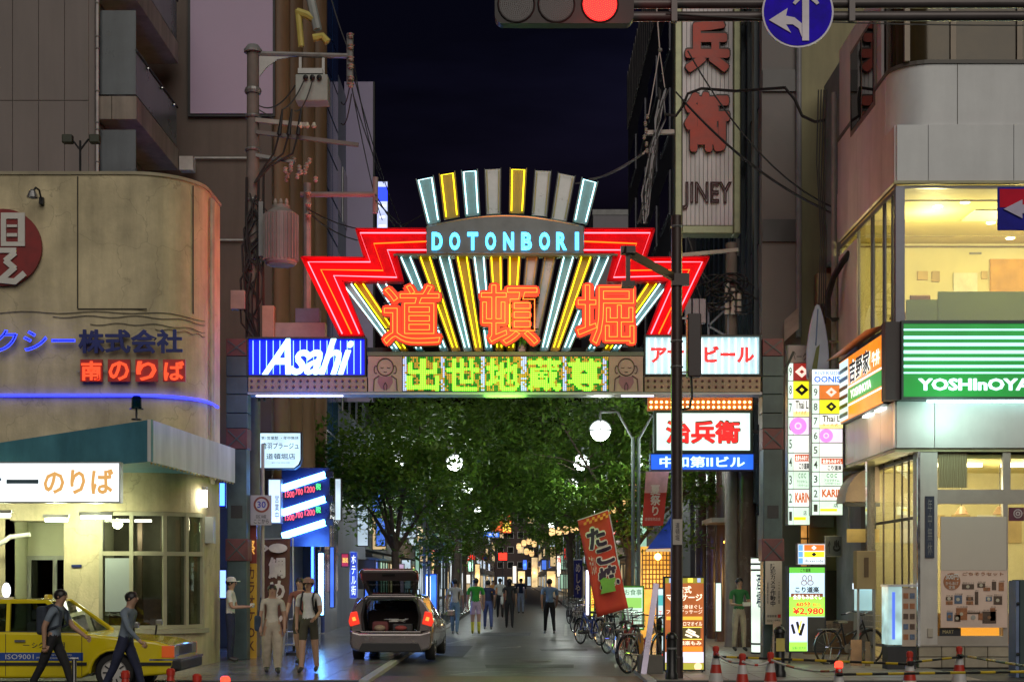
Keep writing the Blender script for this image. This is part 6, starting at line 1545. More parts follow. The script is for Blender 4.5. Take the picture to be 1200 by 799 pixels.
# ------------------------------------------------------------------ right pavement boards
d = 26.7
s = thing('massage_board', 'tall brown lit sandwich board with pale script right of the signal post', 'sandwich board', (WX(803, d), d, PZ))
bd = MB()
def board(px0, px1, y0, y1, d, root, frame, face, lean=.12):
    x0, x1, z0, z1 = WX(px0, d), WX(px1, d), WZ(y1, d), WZ(y0, d)
    c = MB(); w = .03
    c.box(x0, x1, d + .02, d + .1, z0, z1); c.box(x0, x0 + w, d - .01, d + .02, z0, z1); c.box(x1 - w, x1, d - .01, d + .02, z0, z1); c.box(x0 + w, x1 - w, d - .01, d + .02, z0, z0 + w); c.box(x0 + w, x1 - w, d - .01, d + .02, z1 - w, z1)
    c.build('frame', frame, root); MB().box(x0 + w, x1 - w, d + .004, d + .019, z0 + w, z1 - w).build('face', face, root)
    for x in (x0 + .05, x1 - .05):
        MB().bar((x, d + .1, z1 - .2), (x, d + .55, PZ), .03, .03).build('rear_leg', frame, root); MB().bar((x, d + .03, z0 + .05), (x, d + .03, PZ), .03, .03).build('foot', frame, root)
board(777.5, 826.5, 675, 786, d, s, black, backlit('face_brown_lit', (.48, .13, .035), .8, 2, .6))
pk = emi('txt_cream', (1.0, .85, .62), .95)
def bt_(t_, a, b, c, e, m_=pk, **k): return pletters(t_, a, b, c, e, d - .002, m_, s, **k)
def bp_(a, b, c, e, m_, nm='colour_panel'): return B(a, b, c, e, d - .004, .007, nm, m_, s)
bp_(779, 676.5, 825, 683, emi('p_olive', (.35, .3, .03), .6)); bp_(784, 676.5, 790, 682.5, emi('p_blue', (.4, .5, 1), .8)); bp_(806, 677, 812, 682, emi('p_yel', (1, .8, .1), .9)); bp_(817, 677, 821, 682, emi('p_blue', (.4, .5, 1), .8))
bt_('古式\nマッサージ', 781, 686, 823, 704, bold=.03); bt_('全身ほぐし', 796, 708, 823, 713, bold=.01); bt_('フットマッサージ', 781, 714, 823, 719); bp_(781, 722, 823, 726, emi('p_amber', (.9, .5, .05), .8)); bt_('60分 ¥2,980', 784, 722.5, 820, 725.5, ink)
bt_('アロマオイル', 796, 728, 823, 733, bold=.01); bp_(800, 735, 821, 748, emi('p_photo', (.10, .07, .02), .6), 'photo'); bp_(798.5, 734, 822.5, 735, emi('p_yel', (1, .8, .1), .9)); bp_(798.5, 748, 822.5, 749, emi('p_yel', (1, .8, .1), .9))
hand = MB()
for a, b in (((804, 739), (814, 744)), ((806, 737), (815, 741)), ((803, 743), (811, 746)), ((812, 742), (819, 746))): hand.bar(W(*a, d - .008), W(*b, d - .008), .035, .006, up=(0, 1, 0))
hand.build('hand_print', pk, s)
bt_('極楽もみ', 796, 750.5, 822, 755.5, bold=.02); bp_(798, 757, 823, 763, emi('p_orange', (1.0, .25, .02), .9)); bp_(779, 763.5, 825, 776, emi('p_pale', (.8, .75, .9), .8)); bt_('年中無休 10:00-24:00', 782, 767, 823, 771, blue_txt); bp_(779, 776.5, 825, 785, emi('p_olive2', (.45, .42, .05), .7))
MB().lathe([(0, 0), (.07, 0), (.07, .005), (0, .005)], W(818, 780.5, d - .006), 16, 'y').build('round_mark', emi('p_peach', (1, .7, .4), .9), s)
s2 = thing('white_board_sign', 'narrow white and green lit board peeking out left of the signal post', 'sandwich board', (WX(777, 28.2), 28.2, PZ)); d = 28.2
board(769.5, 790, 688, 783, d, s2, alu, backlit('face_ice', (.75, .95, .95), .95))
for r_, m_ in (((771.5, 697, 785, 709), emi('p_teal', (.1, .5, .5), .7)), ((771.5, 735, 785, 744), emi('p_green', (.2, .5, .1), .7)), ((771.5, 762, 785, 771), emi('p_red', (.9, .05, .05), .8)), ((771.5, 774, 785, 780), emi('p_cyan', (.2, .6, 1), .9))): B(*r_, d - .004, .007, 'colour_panel', m_, s2)
pletters('エステ', 772, 715, 785, 721, d - .003, E_RED, s2)
# leaning aluminium pole, purple light on it mixed into its colour
s = thing('leaning_pole', 'pale metal sign stand leaning beside the near bicycle', 'stand', (WX(756, 26.6), 26.6, PZ))
MB().bar(W(769, 684, 26.9), W(754, 790, 26.2), .10, .05, up=(0, 1, 0)).build('pole', pbr('metal_purple_lit', (.45, .40, .52), .3, .5), s); MB().box(WX(748, 26.5), WX(776, 26.5), 26.35, 26.75, PZ, PZ + .32).build('weight', pbr('concrete_weight', (.16, .15, .13), .8), s, bevel=.01)
# ------------------------------------------------------------------ right of the gate: boards near the alley
d = 30.8
s = thing('camera_notice', 'white upright security camera notice on the right gate post', 'notice', W(906, 731, d))
B(897, 657, 916.5, 731, d, .02, 'board', pbr('notice_white', (.48, .43, .37), .5, var=.05), s)
pletters(vert('防犯カメラ作動中'), 902.5, 660, 909, 710, d - .004, ink, s, bold=.015, line=.92); pletters(vert('道頓堀商店会'), 898.8, 682, 900.6, 707, d - .004, ink, s); pletters(vert('二十四時間'), 912, 682, 914, 707, d - .004, ink, s)
pletters('南警察署', 899, 720, 910, 723, d - .004, ink, s); B(911.5, 719.5, 915, 723.5, d - .003, .004, 'red_mark', pbr('np_red', (.5, .03, .03)), s); pletters('商店会・協議会', 899, 725.5, 914, 728.5, d - .004, ink, s)
s = thing('lit_column_sign', 'round white lit column sign left of the security notice', 'sign', (WX(888, 32.5), 32.5, PZ))
MB().lathe([(.13, 0), (.14, .05), (.15, 2.05), (.15, 2.1)], (WX(888, 32.5), 32.5, PZ + .06), 18).build('diffuser', backlit('column_white', (.85, 1.0, .88), 1.0, 1.5), s, smooth=True)
for z in (.05, .25, 1.85, 1.98, 2.12): MB().lathe([(.155, 0), (.16, .01), (.16, .03), (.155, .04)], (WX(888, 32.5), 32.5, PZ + z), 18).build('hoop', dark_steel, s)
letters(MB(), vert('酒場'), WX(886.5, 32.3), WX(892, 32.3), WZ(712, 32.3), WZ(672, 32.3), 32.32, bold=.02).build('lettering', blue_txt, s)
d = 29.6
s = signbox('massage_light_box', 'upright green and white lit massage sign with the price 2,980', 'sign', (923.5, 663, 968, 764), d, .25, backlit('face_sky_white', (.62, .86, 1.0), 1.0, 1.5), black,
    [(None, (925, 664.5, 966.5, 671), emi('p_green_dk', (.12, .5, .05), .9)), ('こり道楽', (938, 665.5, 950, 670), ink, dict(bold=.02)), (None, (925, 699, 966.5, 722), emi('p_lime', (.35, .85, .08), .95)), ('こり道楽', (932, 687, 960, 694), ink, dict(bold=.03)), (None, (927, 695, 964.5, 703), emi('p_umber', (.22, .07, .03), .7), dict(name='name_band')), ('全身もみほぐし', (929, 696, 963, 702), emi('txt_white', (1, 1, .9), .9), dict(bold=.03)),
     ('60分', (933, 704.5, 950, 710.5), E_RED, dict(bold=.03)), ('税込', (952, 706, 962, 710.5), E_RED), ('¥2,980', (929, 711.5, 965, 720.5), E_RED, dict(bold=.03)),
     (None, (925, 722.5, 946, 750), emi('p_lilac', (.72, .75, 1.0), .9)), (None, (925, 752, 946, 762.5), emi('p_lime', (.35, .85, .08), .95)), (None, (946.5, 722.5, 966.5, 762.5), pbr('box_side_dark', (.05, .045, .035), .5)), ('全国に拡大中', (928, 757, 944, 760.5), blue_txt)], fr=1.5)
rb = MB()
for sx_ in (-3.2, 3.2):
    rb.tube([W(946 + sx_ + 2.2 * math.cos(a), 677 - 3.2 * math.sin(a), d - .0) for a in [2 * PI * i / 14 for i in range(14)]], .008, 5, closed=True); rb.tube([W(946 + sx_ * 1.2 + 3.2 * math.cos(a), 682.5 - 2.6 * math.sin(a), d - .0) for a in [2 * PI * i / 14 for i in range(14)]], .008, 5, closed=True)
rb.build('two_figures_mark', pbr('mark_rose', (.7, .25, .25), .5), s)
wm_ = MB()
for a, b, c_ in (((928, 731), (931, 742), 0), ((934, 728), (938, 744), 1), ((942, 730), (938, 744), 0)): wm_.bar(W(*a, d), W(*b, d), .05, .008, up=(0, 1, 0))
wm_.build('bolt_mark', ink, s); MB().bar(W(939, 727, d - .004), W(936, 741, d - .004), .03, .008, up=(0, 1, 0)).build('bolt_mark', emi('p_yel', (1, .8, .1), .9), s)
for px in (926, 965): MB().bar(W(px, 764, d + .1), Vector((WX(px, d), d + .1, PZ)), .04).build('foot', black, s)
s = signbox('small_directory_sign', 'small three row lit directory just above the massage light box', 'sign', (934.5, 636.5, 967.5, 661.5), d + .3, .2, W_ON, alu,
    [(None, (936, 638, 941, 645), emi('p_tile_blue', (.15, .4, .9), .8)), (None, (936, 646, 941, 652.5), emi('p_tile_blue', (.15, .4, .9), .8)), (None, (936, 653.5, 941, 660), emi('p_tile_blue', (.15, .4, .9), .8)), (None, (942.5, 638, 966, 645), emi('p_rust', (.75, .16, .02), .9)), (None, (942.5, 646, 966, 652.5), emi('p_yellow', (1, .85, .02), .95)), ('Riverside', (944, 655, 965, 658.5), blue_txt)])
for y, m_ in ((641.5, emi('txt_white', (1, 1, .9), .9)), (649.2, ink)):
    MB().prism([(WX(954 + a, d + .29), WZ(y + b, d + .29)) for a, b in ((-3, 0), (0, -2.6), (3, 0), (0, 2.6))], d + .295, d + .305).build('diamond_mark', m_, s)
bracket(s, W(951, 661, d + .42), W(951, 668, d + .2))
# tall directories
def directory(label, px0, px1, py0, py1, d, rows, head, hgt=None):
    s = thing('directory_sign', label, 'sign', W((px0 + px1) / 2, py1, d))
    x0, x1, z0, z1 = WX(px0, d), WX(px1, d), WZ(py1, d), WZ(py0, d)
    MB().box(x0, x1, d + .02, d + .3, z0, z1).build('cabinet', pbr('directory_case', (.20, .22, .20), .4, .3), s)
    n = len(rows) + 1; w = px1 - px0
    hh = head[3]
    hd = B(px0 + 1, py0 + 1, px1 - 1, py0 + hh - .5, d, .03, 'header', head[1], s)
    pletters(head[0], px0 + 3, py0 + hh * .45, px1 - 3, py0 + hh - 3, d - .004, head[2], hd, bold=.0 if len(head) < 5 else .03)
    if len(head) > 4: pletters(head[4], px0 + 4, py0 + 3, px1 - 3, py0 + hh * .38, d - .004, head[2], hd)
    rh = (py1 - py0 - hh) / len(rows)
    for i, (num, bgm, items) in enumerate(rows):
        y0 = py0 + hh + i * rh; y1 = y0 + rh
        t_ = B(px0 + 1, y0 + .6, px0 + w * .24, y1 - .6, d, .03, 'number_tile', W_GREEN, s)
        pletters(num, px0 + w * .07, y0 + rh * .25, px0 + w * .19, y1 - rh * .25, d - .004, pbr('txt_grey_green', (.12, .16, .14), .5), t_, bold=.01)
        pn = B(px0 + w * .26, y0 + .6, px1 - .8, y1 - .6, d, .03, 'tenant_panel', bgm, s)
        cx0, cw = px0 + w * .26, w * .73
        for it in items:
            if it[0] == 'dia':
                cx, cy, r = cx0 + cw * .5, (y0 + y1) / 2, rh * .33
                dm = MB(); dm.prism([(WX(cx - r * 1.15, d), WZ(cy, d)), (WX(cx, d), WZ(cy - r, d)), (WX(cx + r * 1.15, d), WZ(cy, d)), (WX(cx, d), WZ(cy + r, d))], d - .008, d - .002); dm.build('diamond_mark', it[1], pn)
                MB().prism([(WX(cx - r * .4, d), WZ(cy, d)), (WX(cx, d), WZ(cy - r * .35, d)), (WX(cx + r * .4, d), WZ(cy, d)), (WX(cx, d), WZ(cy + r * .35, d))], d - .012, d - .009).build('diamond_heart', bgm, pn)
            elif it[0] == 'disc':
                MB().lathe([(0, 0), (rh * .47 * d / F, 0), (rh * .47 * d / F, .005), (0, .005)], W(cx0 + cw * .28, (y0 + y1) / 2, d - .006), 20, 'y').build('disc_mark', it[1], pn)
                MB().lathe([(rh * .12 * d / F, 0), (rh * .2 * d / F, 0), (rh * .2 * d / F, .004), (rh * .12 * d / F, .004), (rh * .12 * d / F, 0)], W(cx0 + cw * .28, (y0 + y1) / 2, d - .01), 16, 'y').build('ring_mark', emi('p_pinkpale', (1, .6, .9), .9), pn)
            elif it[0] == 'band': B(cx0 + cw * it[2][0], y0 + rh * it[2][1], cx0 + cw * it[2][2], y0 + rh * it[2][3], d - .005, .004, 'colour_band', it[1], pn)
            else: pletters(it[0], cx0 + cw * it[2][0], y0 + rh * it[2][1], cx0 + cw * it[2][2], y0 + rh * it[2][3], d - .007, it[1], pn, bold=it[3] if len(it) > 3 else .01)
    MB().bar((x1, d + .2, z1 - .3), (x1 + .6, d + .9, z1 - .3), .06).build('wall_arm', steel, s); MB().bar((x1, d + .2, z0 + .3), (x1 + .6, d + .9, z0 + .3), .06).build('wall_arm', steel, s)
    return s
p_w = backlit('tenant_white', (1.0, 1.0, .92), 1.0); p_g = backlit('tenant_green', (.78, 1.0, .80), .95); p_y = backlit('tenant_yellow', (1.0, .88, .02), .95); p_r = backlit('tenant_rust', (.78, .20, .03), .85); p_dr = backlit('tenant_dkred', (.28, .015, .01), .9); p_p = backlit('tenant_pinkish', (.95, .82, .95), .95)
pinkd = emi('p_orchid', (.85, .25, .75), .85); kr = emi('txt_sienna', (.55, .12, .02), .8); gr_t = pbr('txt_green', (.03, .25, .08))
def rows(first): return [('9', first, [('dia', emi('p_rosy', (1, .6, .5), .9))]), ('8', p_y, [('dia', ink)]), ('7', p_w, [('Thai L', pbr('txt_olive', (.14, .12, .02), .5), (.12, .1, .9, .55), .02), ('band', emi('p_yel2', (1, .9, .3), .9), (0, .72, 1, .98)), ('タイ古式', E_RED, (.1, .66, .8, .88))]), ('6', p_p, [('disc', pinkd)]), ('5', p_w, []),
        ('4', p_w, [('band', emi('p_brick', (.55, .08, .02), .8), (.08, .08, 1, .46)), ('全身もみほぐし', emi('txt_white', (1, 1, .9), .9), (.12, .12, .96, .42), .03), ('こり道楽', ink, (.34, .55, .95, .9), .03)]), ('3', p_g, [('C O C', gr_t, (.3, .12, .75, .4)), ('アロマタイム', gr_t, (.2, .5, .85, .68)), ('リラクゼーション', gr_t, (.25, .72, .9, .88))]), ('2', p_w, [('KARIN', kr, (.1, .2, 1.0, .75), .04)]), ('1', p_g, [('band', p_y, (.02, .55, .75, .72)), ('店', ink, (.6, .2, .8, .45))])]
directory('nearer tall lit tenant directory, right one of the pair, blue header', 951, 988, 432, 603.5, 32.2, rows(p_r), ('OONIS', W_ON, emi('txt_cobalt', (.03, .15, .9), .8), 19, 'RIVERSIDE'))
directory('farther tall lit tenant directory, left one of the pair, cream header', 923, 949.5, 404, 615, 33.0, rows(p_dr), ('パーク', pbr('header_cream', (.42, .38, .34), .5), ink, 21))
# surfboard
s = thing('surfboard', 'upright pale blue surfboard above the tall tenant directories', 'surfboard', W(958, 440, 32.6)); d = 32.6
pl = []
for i in range(25):
    t_ = i / 24; yy = 357 + 88 * t_; w_px = 13.5 * math.sin(PI * (.02 + .98 * t_ * .62)) ** .7
    pl.append((w_px, yy))
out = [(958 - w, y) for w, y in pl] + [(958 + w, y) for w, y in reversed(pl)]
MB().prism([(WX(a, d), WZ(b, d)) for a, b in out], d - .04, d + .04).build('board', pbr('surfboard_blue', (.42, .52, .66), .2, var=.12, scale=1.5, coat=.5), s, bevel=.03, seg=3)
MB().bar(W(958.5, 362, d - .045), W(956, 405, d - .045), .03, .01, up=(0, 1, 0)).build('stringer', pbr('stringer_blue', (.08, .14, .3), .3), s)
MB().prism([(WX(a, d), WZ(b, d)) for a, b in ((953, 441), (951, 432), (956, 408), (960, 404), (959, 415), (956, 441))], d - .06, d - .045).build('green_flash', pbr('flash_olive', (.12, .16, .03), .4), s)
MB().bar(W(970, 400, d + .05), W(985, 400, d + .6), .05).build('bracket', steel, s)
signbox('grey_arrow_sign', 'dim grey sign with an arrow and steam mark by the alley', 'sign', (967, 627.5, 987, 652), 33.4, .1, pbr('face_dim_grey', (.14, .16, .17), .4), steel, [('↑', (970, 633, 974, 648), ink, dict(bold=.02)), ('♨', (976, 632, 985, 646), ink, dict(bold=.02))])
s = thing('alley_shop', 'warm lit wooden shop front glimpsed behind the massage light box', 'shop', (WX(938, 36.1), 36.1, PZ))
B(918.5, 612, 948, 668, 36.2, .15, 'lit_window', backlit('alley_amber', (1.0, .45, .10), .7, 2.5, .3), s)
for px in (920, 928, 937, 946): B(px, 612, px + 1.6, 668, 36.14, .06, 'post', pbr('lattice_wood', (.14, .06, .02)), s)
for py in (612, 630, 648): B(918.5, py, 948, py + 1.6, 36.13, .05, 'rail', pbr('lattice_wood', (.14, .06, .02)), s)
B(918, 668, 985, 775, 36.25, .1, 'lower_wall', pbr('alley_wall', (.07, .055, .04), .6), s)
B(950, 727, 1000, 742, 33.5, .06, 'notice_board', pbr('notice_tan', (.26, .2, .15), .6), s); pletters('焼肉 ホルモン', 953, 730, 985, 738, 33.49, ink, s)
B(944, 742, 1002, 782, 33.3, .3, 'counter', pbr('counter_wood', (.16, .09, .04), .6), s)
# ------------------------------------------------------------------ street trees
def leaf_material(name, a, b):
    m, n, l = newmat(name)
    p = n['Principled BSDF']; out = n['Material Output']
    ge = n.new('ShaderNodeNewGeometry'); rp = n.new('ShaderNodeValToRGB')
    rp.color_ramp.elements[0].color = (*a, 1); rp.color_ramp.elements[1].color = (*b, 1)
    l.new(ge.outputs['Random Per Island'], rp.inputs[0]); l.new(rp.outputs[0], p.inputs['Base Color'])
    p.inputs['Roughness'].default_value = .45
    tr = n.new('ShaderNodeBsdfTranslucent'); l.new(rp.outputs[0], tr.inputs[0])
    mx = n.new('ShaderNodeMixShader'); mx.inputs[0].default_value = .4
    l.new(p.outputs[0], mx.inputs[1]); l.new(tr.outputs[0], mx.inputs[2]); l.new(mx.outputs[0], out.inputs[0])
    return m
leaf_m = leaf_material('leaf_green', (.05, .13, .012), (.15, .27, .03))
bark = pbr('bark', (.09, .065, .05), .85, var=.35, scale=6, bump=.5, bscale=18)
GLOBES = [Vector((x + s * .88, y, 5.4)) for x, y in LAMPS for s in (-1, 1)]
def tree_meshes(seed, rx, rz, zc, leaves, x0, y0, sc_):
    rnd = random.Random(seed)
    tm_, lm_ = MB(), MB()
    lean = Vector((rnd.uniform(-.15, .15), rnd.uniform(-.15, .15), 0))
    fork = Vector((lean.x, lean.y, 2.5))
    tm_.tube([(0, 0, 0), (lean.x * .3, lean.y * .3, .25), (lean.x * .6, lean.y * .6, 1.4), fork], [.19, .14, .12, .11], 10)
    tips = []
    for i in range(7):
        a = 2 * PI * i / 7 + rnd.uniform(-.3, .3)
        r = rx * rnd.uniform(.35, .8); z = zc + rz * rnd.uniform(-.4, .9)
        end = Vector((r * math.cos(a), r * math.sin(a), z))
        mid = fork.lerp(end, .45) + Vector((rnd.uniform(-.2, .2), rnd.uniform(-.2, .2), .35))
        tm_.tube([fork, mid, end], [.075, .045, .016], 7)
        for k in range(5):
            b = mid.lerp(end, rnd.uniform(.1, 1)); e2 = b + Vector((rnd.gauss(0, .7), rnd.gauss(0, .7), rnd.uniform(-.1, .9)))
            tm_.tube([b, b.lerp(e2, .5) + Vector((0, 0, .08)), e2], [.028, .016, .006], 5); tips.append(e2)
        tips.append(end)
    for i in range(46):
        while True:
            v = Vector((rnd.uniform(-1, 1), rnd.uniform(-1, 1), rnd.uniform(-1, 1)))
            if .35 < v.length < 1: break
        tips.append(Vector((v.x * rx, v.y * rx, zc + v.z * rz)))
    per = leaves // len(tips)
    near = [g for g in GLOBES if abs(g.y - y0) < 9]
    for t in tips:
        sg = rnd.uniform(.28, .52); fl = rnd.uniform(.45, .8)
        for i in range(int(per * rnd.uniform(.5, 1.5))):
            c = t + Vector((rnd.gauss(0, sg), rnd.gauss(0, sg), rnd.gauss(0, sg * fl)))
            if c.z < 1.9: continue
            if any(((x0 + c.x * sc_ - g.x) ** 2 + (c.z * sc_ - g.z) ** 2 + ((y0 + c.y * sc_ - g.y) / 4) ** 2) < .55 for g in near): continue
            ln = rnd.uniform(.07, .12); w = ln * .48
            dv = Vector((rnd.gauss(0, 1), rnd.gauss(0, 1), rnd.gauss(-.25, .5))).normalized()
            sd = dv.cross(Vector((rnd.gauss(0, .4), rnd.gauss(0, .4), 1))).normalized()
            lm_.add([c - dv * ln, c + sd * w, c + dv * ln, c - sd * w], [(0, 1, 2, 3)])
    return tm_.mesh('trunk', bark, smooth=True), lm_.mesh('crown', leaf_m)
SHP = [(2.5, 2.6, 4.7, 14000), (3.0, 2.8, 5.3, 15000), (3.4, 2.7, 5.6, 16000)]
for i, (lab, x, y, k, sc_) in enumerate((
        ('nearest left street tree rising behind the hatchback', -3.5, 44, 0, 1.0), ('second left street tree behind the first globe lamp', -3.0, 54, 1, 1.05), ('third left street tree', -2.7, 64, 2, 1.3), ('fourth left street tree far down', -3.9, 90, 1, 1.1), ('last left street tree near the end', -4.0, 115, 2, 1.1),
        ('nearest right street tree beside the lanterns and red banner', 3.0, 41, 1, .92), ('second right street tree above the bicycles', 2.9, 50, 2, 1.0), ('third right street tree', 2.6, 70, 2, 1.35), ('fourth right street tree behind the lantern row', 3.5, 82, 2, 1.1), ('last right street tree near the end', 3.8, 108, 1, 1.15))):
    t = thing('street_tree', lab, 'tree', (x, y, PZ), 'street trees lining the road')
    t.scale = (sc_,) * 3
    for nm, me in zip(('trunk', 'crown'), tree_meshes(21 + i, *SHP[k], x, y, sc_)):
        o = bpy.data.objects.new(nm, me); link(o, t)
# ------------------------------------------------------------------ vehicles
def wheel(root, c, r, w, axis, tyre_m, rim_m, n=24, spokes=10):
    """c: hub centre; axis 'x' or 'y' is the axle direction"""
    h = w / 2
    t = MB().lathe([(r * .68, -h), (r * .93, -h), (r, -h * .7), (r, h * .7), (r * .93, h), (r * .68, h), (r * .68, -h)], c, n, axis).build('wheel', tyre_m, root, smooth=True)
    q = MB(); q.lathe([(0, -h * .8), (r * .2, -h * .85), (r * .60, -h * .72), (r * .69, -h * .95), (r * .69, h * .95), (r * .60, h * .72), (r * .2, h * .85), (0, h * .8)], c, n, axis); q.build('rim', rim_m, t, smooth=True)
    sp = MB()
    for i in range(spokes):
        a = 2 * PI * i / spokes
        for s in (-1, 1):
            u = Vector((math.cos(a), 0, math.sin(a))) if axis == 'y' else Vector((0, math.cos(a), math.sin(a)))
            ax = Vector((0, 1, 0)) if axis == 'y' else Vector((1, 0, 0))
            p = Vector(c) + ax * s * h * .86
            sp.bar(p + u * r * .34, p + u * r * .60, r * .07, .012, up=ax)
    sp.build('vent_slot', black, t)
    return t
car_glass = glass('car_glass', (.22, .26, .25), refl=1.6)
# --- yellow saloon taxi, side on, nose to the right
TD, TX = 25.25, 0
yel = pbr('taxi_yellow', (.72, .58, .008), .22, .0, var=.06, scale=2, coat=.6)
taxi = thing('taxi', 'yellow saloon taxi with blue side stripe parked before the office', 'taxi', (0, 0, 0))
# built along +x: nose at x = 4.69, tail at 0; centreline y = 0, width 1.69
L = 4.69; hw = .845
def arch(cx, r, n=10): return [(cx + r * math.cos(PI - PI * i / n), .30 + r * math.sin(PI * i / n)) for i in range(n + 1)]
side = [(.0, .42), (.06, .26)] + [(.62, .24)] + arch(1.02, .37)[0:] + [(1.45, .22), (3.2, .22)] + arch(3.72, .37) + [(4.12, .24), (4.60, .28), (4.69, .42), (4.69, .66), (4.64, .74), (4.4, .81), (3.30, .93), (3.2, .95), (.98, .98), (.1, .94), (.02, .85)]
b = MB(); b.prism(side, -hw, hw)
body = b.build('body', yel, taxi, bevel=.045, seg=3)
# cabin shell: roof + pillars
def cab(x, z, y): return Vector((x, y, z))
rf = MB(); rf.prism([(1.25, 1.425), (1.45, 1.475), (2.3, 1.485), (2.62, 1.455), (2.62, 1.42), (1.25, 1.40)], -.62, .62); roof = rf.build('roof', yel, taxi, bevel=.03, seg=3)
for s in (-1, 1):
    pl = MB()
    for (x0, z0, x1, z1, w) in ((3.28, .93, 2.60, 1.44, .07), (2.02, .94, 1.98, 1.44, .06), (.95, .96, 1.28, 1.43, .16)):
        pl.bar((x0, s * .80, z0), (x1, s * .62, z1), w, .05, up=(0, 1, 0))
    pl.bar((1.26, s * .62, 1.43), (2.62, s * .62, 1.445), .05, .05)
    pl.build('pillar', yel, taxi)
    for pts in ([(1.10, .97), (1.98, .96), (1.95, 1.42), (1.36, 1.42)], [(2.06, .96), (3.18, .95), (2.58, 1.42), (2.02, 1.42)]):
        g = MB(); vs = [(x, s * (.79 - (z - .95) * .36), z) for x, z in pts]; g.add(vs, [(0, 1, 2, 3)]); g.build('side_window', car_glass, taxi)
    MB().bar((2.72, s * .79, .96), (2.68, s * .645, 1.36), .025, .03, up=(0, 1, 0)).build('quarter_light_bar', black, taxi)
    MB().bar((1.05, s * .815, .965), (3.24, s * .815, .95), .02, .02).build('waist_trim', chrome, taxi)
    # side decoration
    y = s * (hw + .003)
    MB().box(.05, 3.24, *sorted((y, y + s * .004)), .50, .63).build('blue_stripe', pbr('stripe_blue', (.02, .07, .32), .35), taxi)
    MB().box(.05, 3.30, *sorted((y, y + s * .02)), .425, .475).build('rub_strip', black, taxi)
    MB().box(4.12, 4.66, *sorted((y, y + s * .02)), .425, .475).build('rub_strip', black, taxi)
    for x in (2.0, 3.22, .98):
        MB().bar((x, y + s * .001, .26), (x, y + s * .001, .93), .008, .006, up=(0, 1, 0)).build('door_gap', black, taxi)
    for x in (1.2, 2.15): MB().box(x, x + .17, *sorted((y, y + s * .03)), .80, .835).build('door_handle', chrome, taxi)
    for cx in (1.02, 3.72):
        MB().tube([(x, y - s * .01, z) for x, z in arch(cx, .375)], .02, 6).build('arch_lip', yel, taxi)
        wheel(taxi, (cx, s * .70, .305), .305, .18, 'y', rubber, pbr('wheel_cover', (.55, .53, .50), .4, .1))
        MB().lathe([(.36, -.02), (.36, .26), (0, .26)], (cx, s * .56 - (.0 if s > 0 else 0), .32), 20, 'y').build('wheel_well', black, taxi)
letters(MB(), 'ISO9001', .35, .98, .525, .605, -hw - .012).build('lettering', paper, taxi); letters(MB(), 'ISO9001', 2.0, 2.45, .525, .605, -hw - .012).build('lettering', paper, taxi)
letters(MB(), 'Road traffic safety\nManagement System', 1.05, 1.75, .52, .615, -hw - .012).build('lettering', paper, taxi); letters(MB(), 'Road traffic safety\nManagement by Supplies', 2.5, 3.15, .52, .615, -hw - .012).build('lettering', paper, taxi)
letters(MB(), 'シクタ互相', 2.42, 2.95, .70, .80, -hw - .006, bold=.01).build('lettering', ink, taxi); letters(MB(), 'ー', 2.28, 2.38, .745, .755, -hw - .006).build('lettering', ink, taxi)
# windscreen, rear window, bonnet details
g = MB(); g.add([(3.24, -.76, .96), (3.24, .76, .96), (2.62, .60, 1.44), (2.62, -.60, 1.44)], [(0, 1, 2, 3)]); g.build('windscreen', car_glass, taxi)
g = MB(); g.add([(.98, .74, .98), (.98, -.74, .98), (1.25, -.60, 1.42), (1.25, .60, 1.42)], [(0, 1, 2, 3)]); g.build('rear_window', car_glass, taxi)
for s in (-1, 1):
    h = MB().box(4.60, 4.705, *sorted((s * .48, s * .82)), .56, .74).build('headlight', pbr('headlight_glass', (.35, .35, .33), .12, .3), taxi, bevel=.02)
    MB().box(4.50, 4.70, *sorted((s * .825, s * .862)), .55, .74).build('indicator', emi('indicator_amber', (1.0, .16, .03), .15), taxi, bevel=.01)
    MB().box(-.012, .04, *sorted((s * .5, s * .83)), .6, .82).build('tail_light', pbr('tail_red', (.35, .02, .02), .2), taxi, bevel=.01)
    MB().tube([(4.02, s * .72, .86), (4.03, s * .76, 1.02), (4.08, s * .78, 1.06)], .018, 6).build('wing_mirror_stalk', black, taxi)
    MB().box(4.02, 4.12, *sorted((s * .72, s * .84)), 1.02, 1.12).build('wing_mirror', pbr('mirror_grey', (.25, .25, .25), .3, .5), taxi, bevel=.02)
MB().box(4.62, 4.70, -.46, .46, .57, .73).build('grille', dark_steel, taxi, bevel=.01)
MB().box(4.40, 4.80, -.84, .84, .33, .52).build('front_bumper', black, taxi, bevel=.04); MB().box(-.1, .3, -.84, .84, .33, .52).build('rear_bumper', black, taxi, bevel=.04)
MB().box(4.30, 4.81, -.85, .85, .50, .53).build('bumper_trim', chrome, taxi)
# seats and wheel inside
for x in (1.5, 2.35):
    for s in (-.38, .38):
        MB().box(x - .1, x + .06, s - .25, s + .25, .55, 1.12).build('seat_back', pbr('seat_cover', (.40, .40, .36), .8), taxi, bevel=.05); MB().box(x - .06, x + .04, s - .12, s + .12, 1.14, 1.32).build('headrest', pbr('seat_cover', (.40, .40, .36)), taxi, bevel=.04)
MB().lathe([(.17, 0), (.185, .012), (.17, .025), (.158, .012), (.17, 0)], (2.78, .36, .93), 18).build('steering_wheel', black, taxi)
MB().box(2.85, 3.2, -.7, .7, .80, .93).build('dashboard', black, taxi)
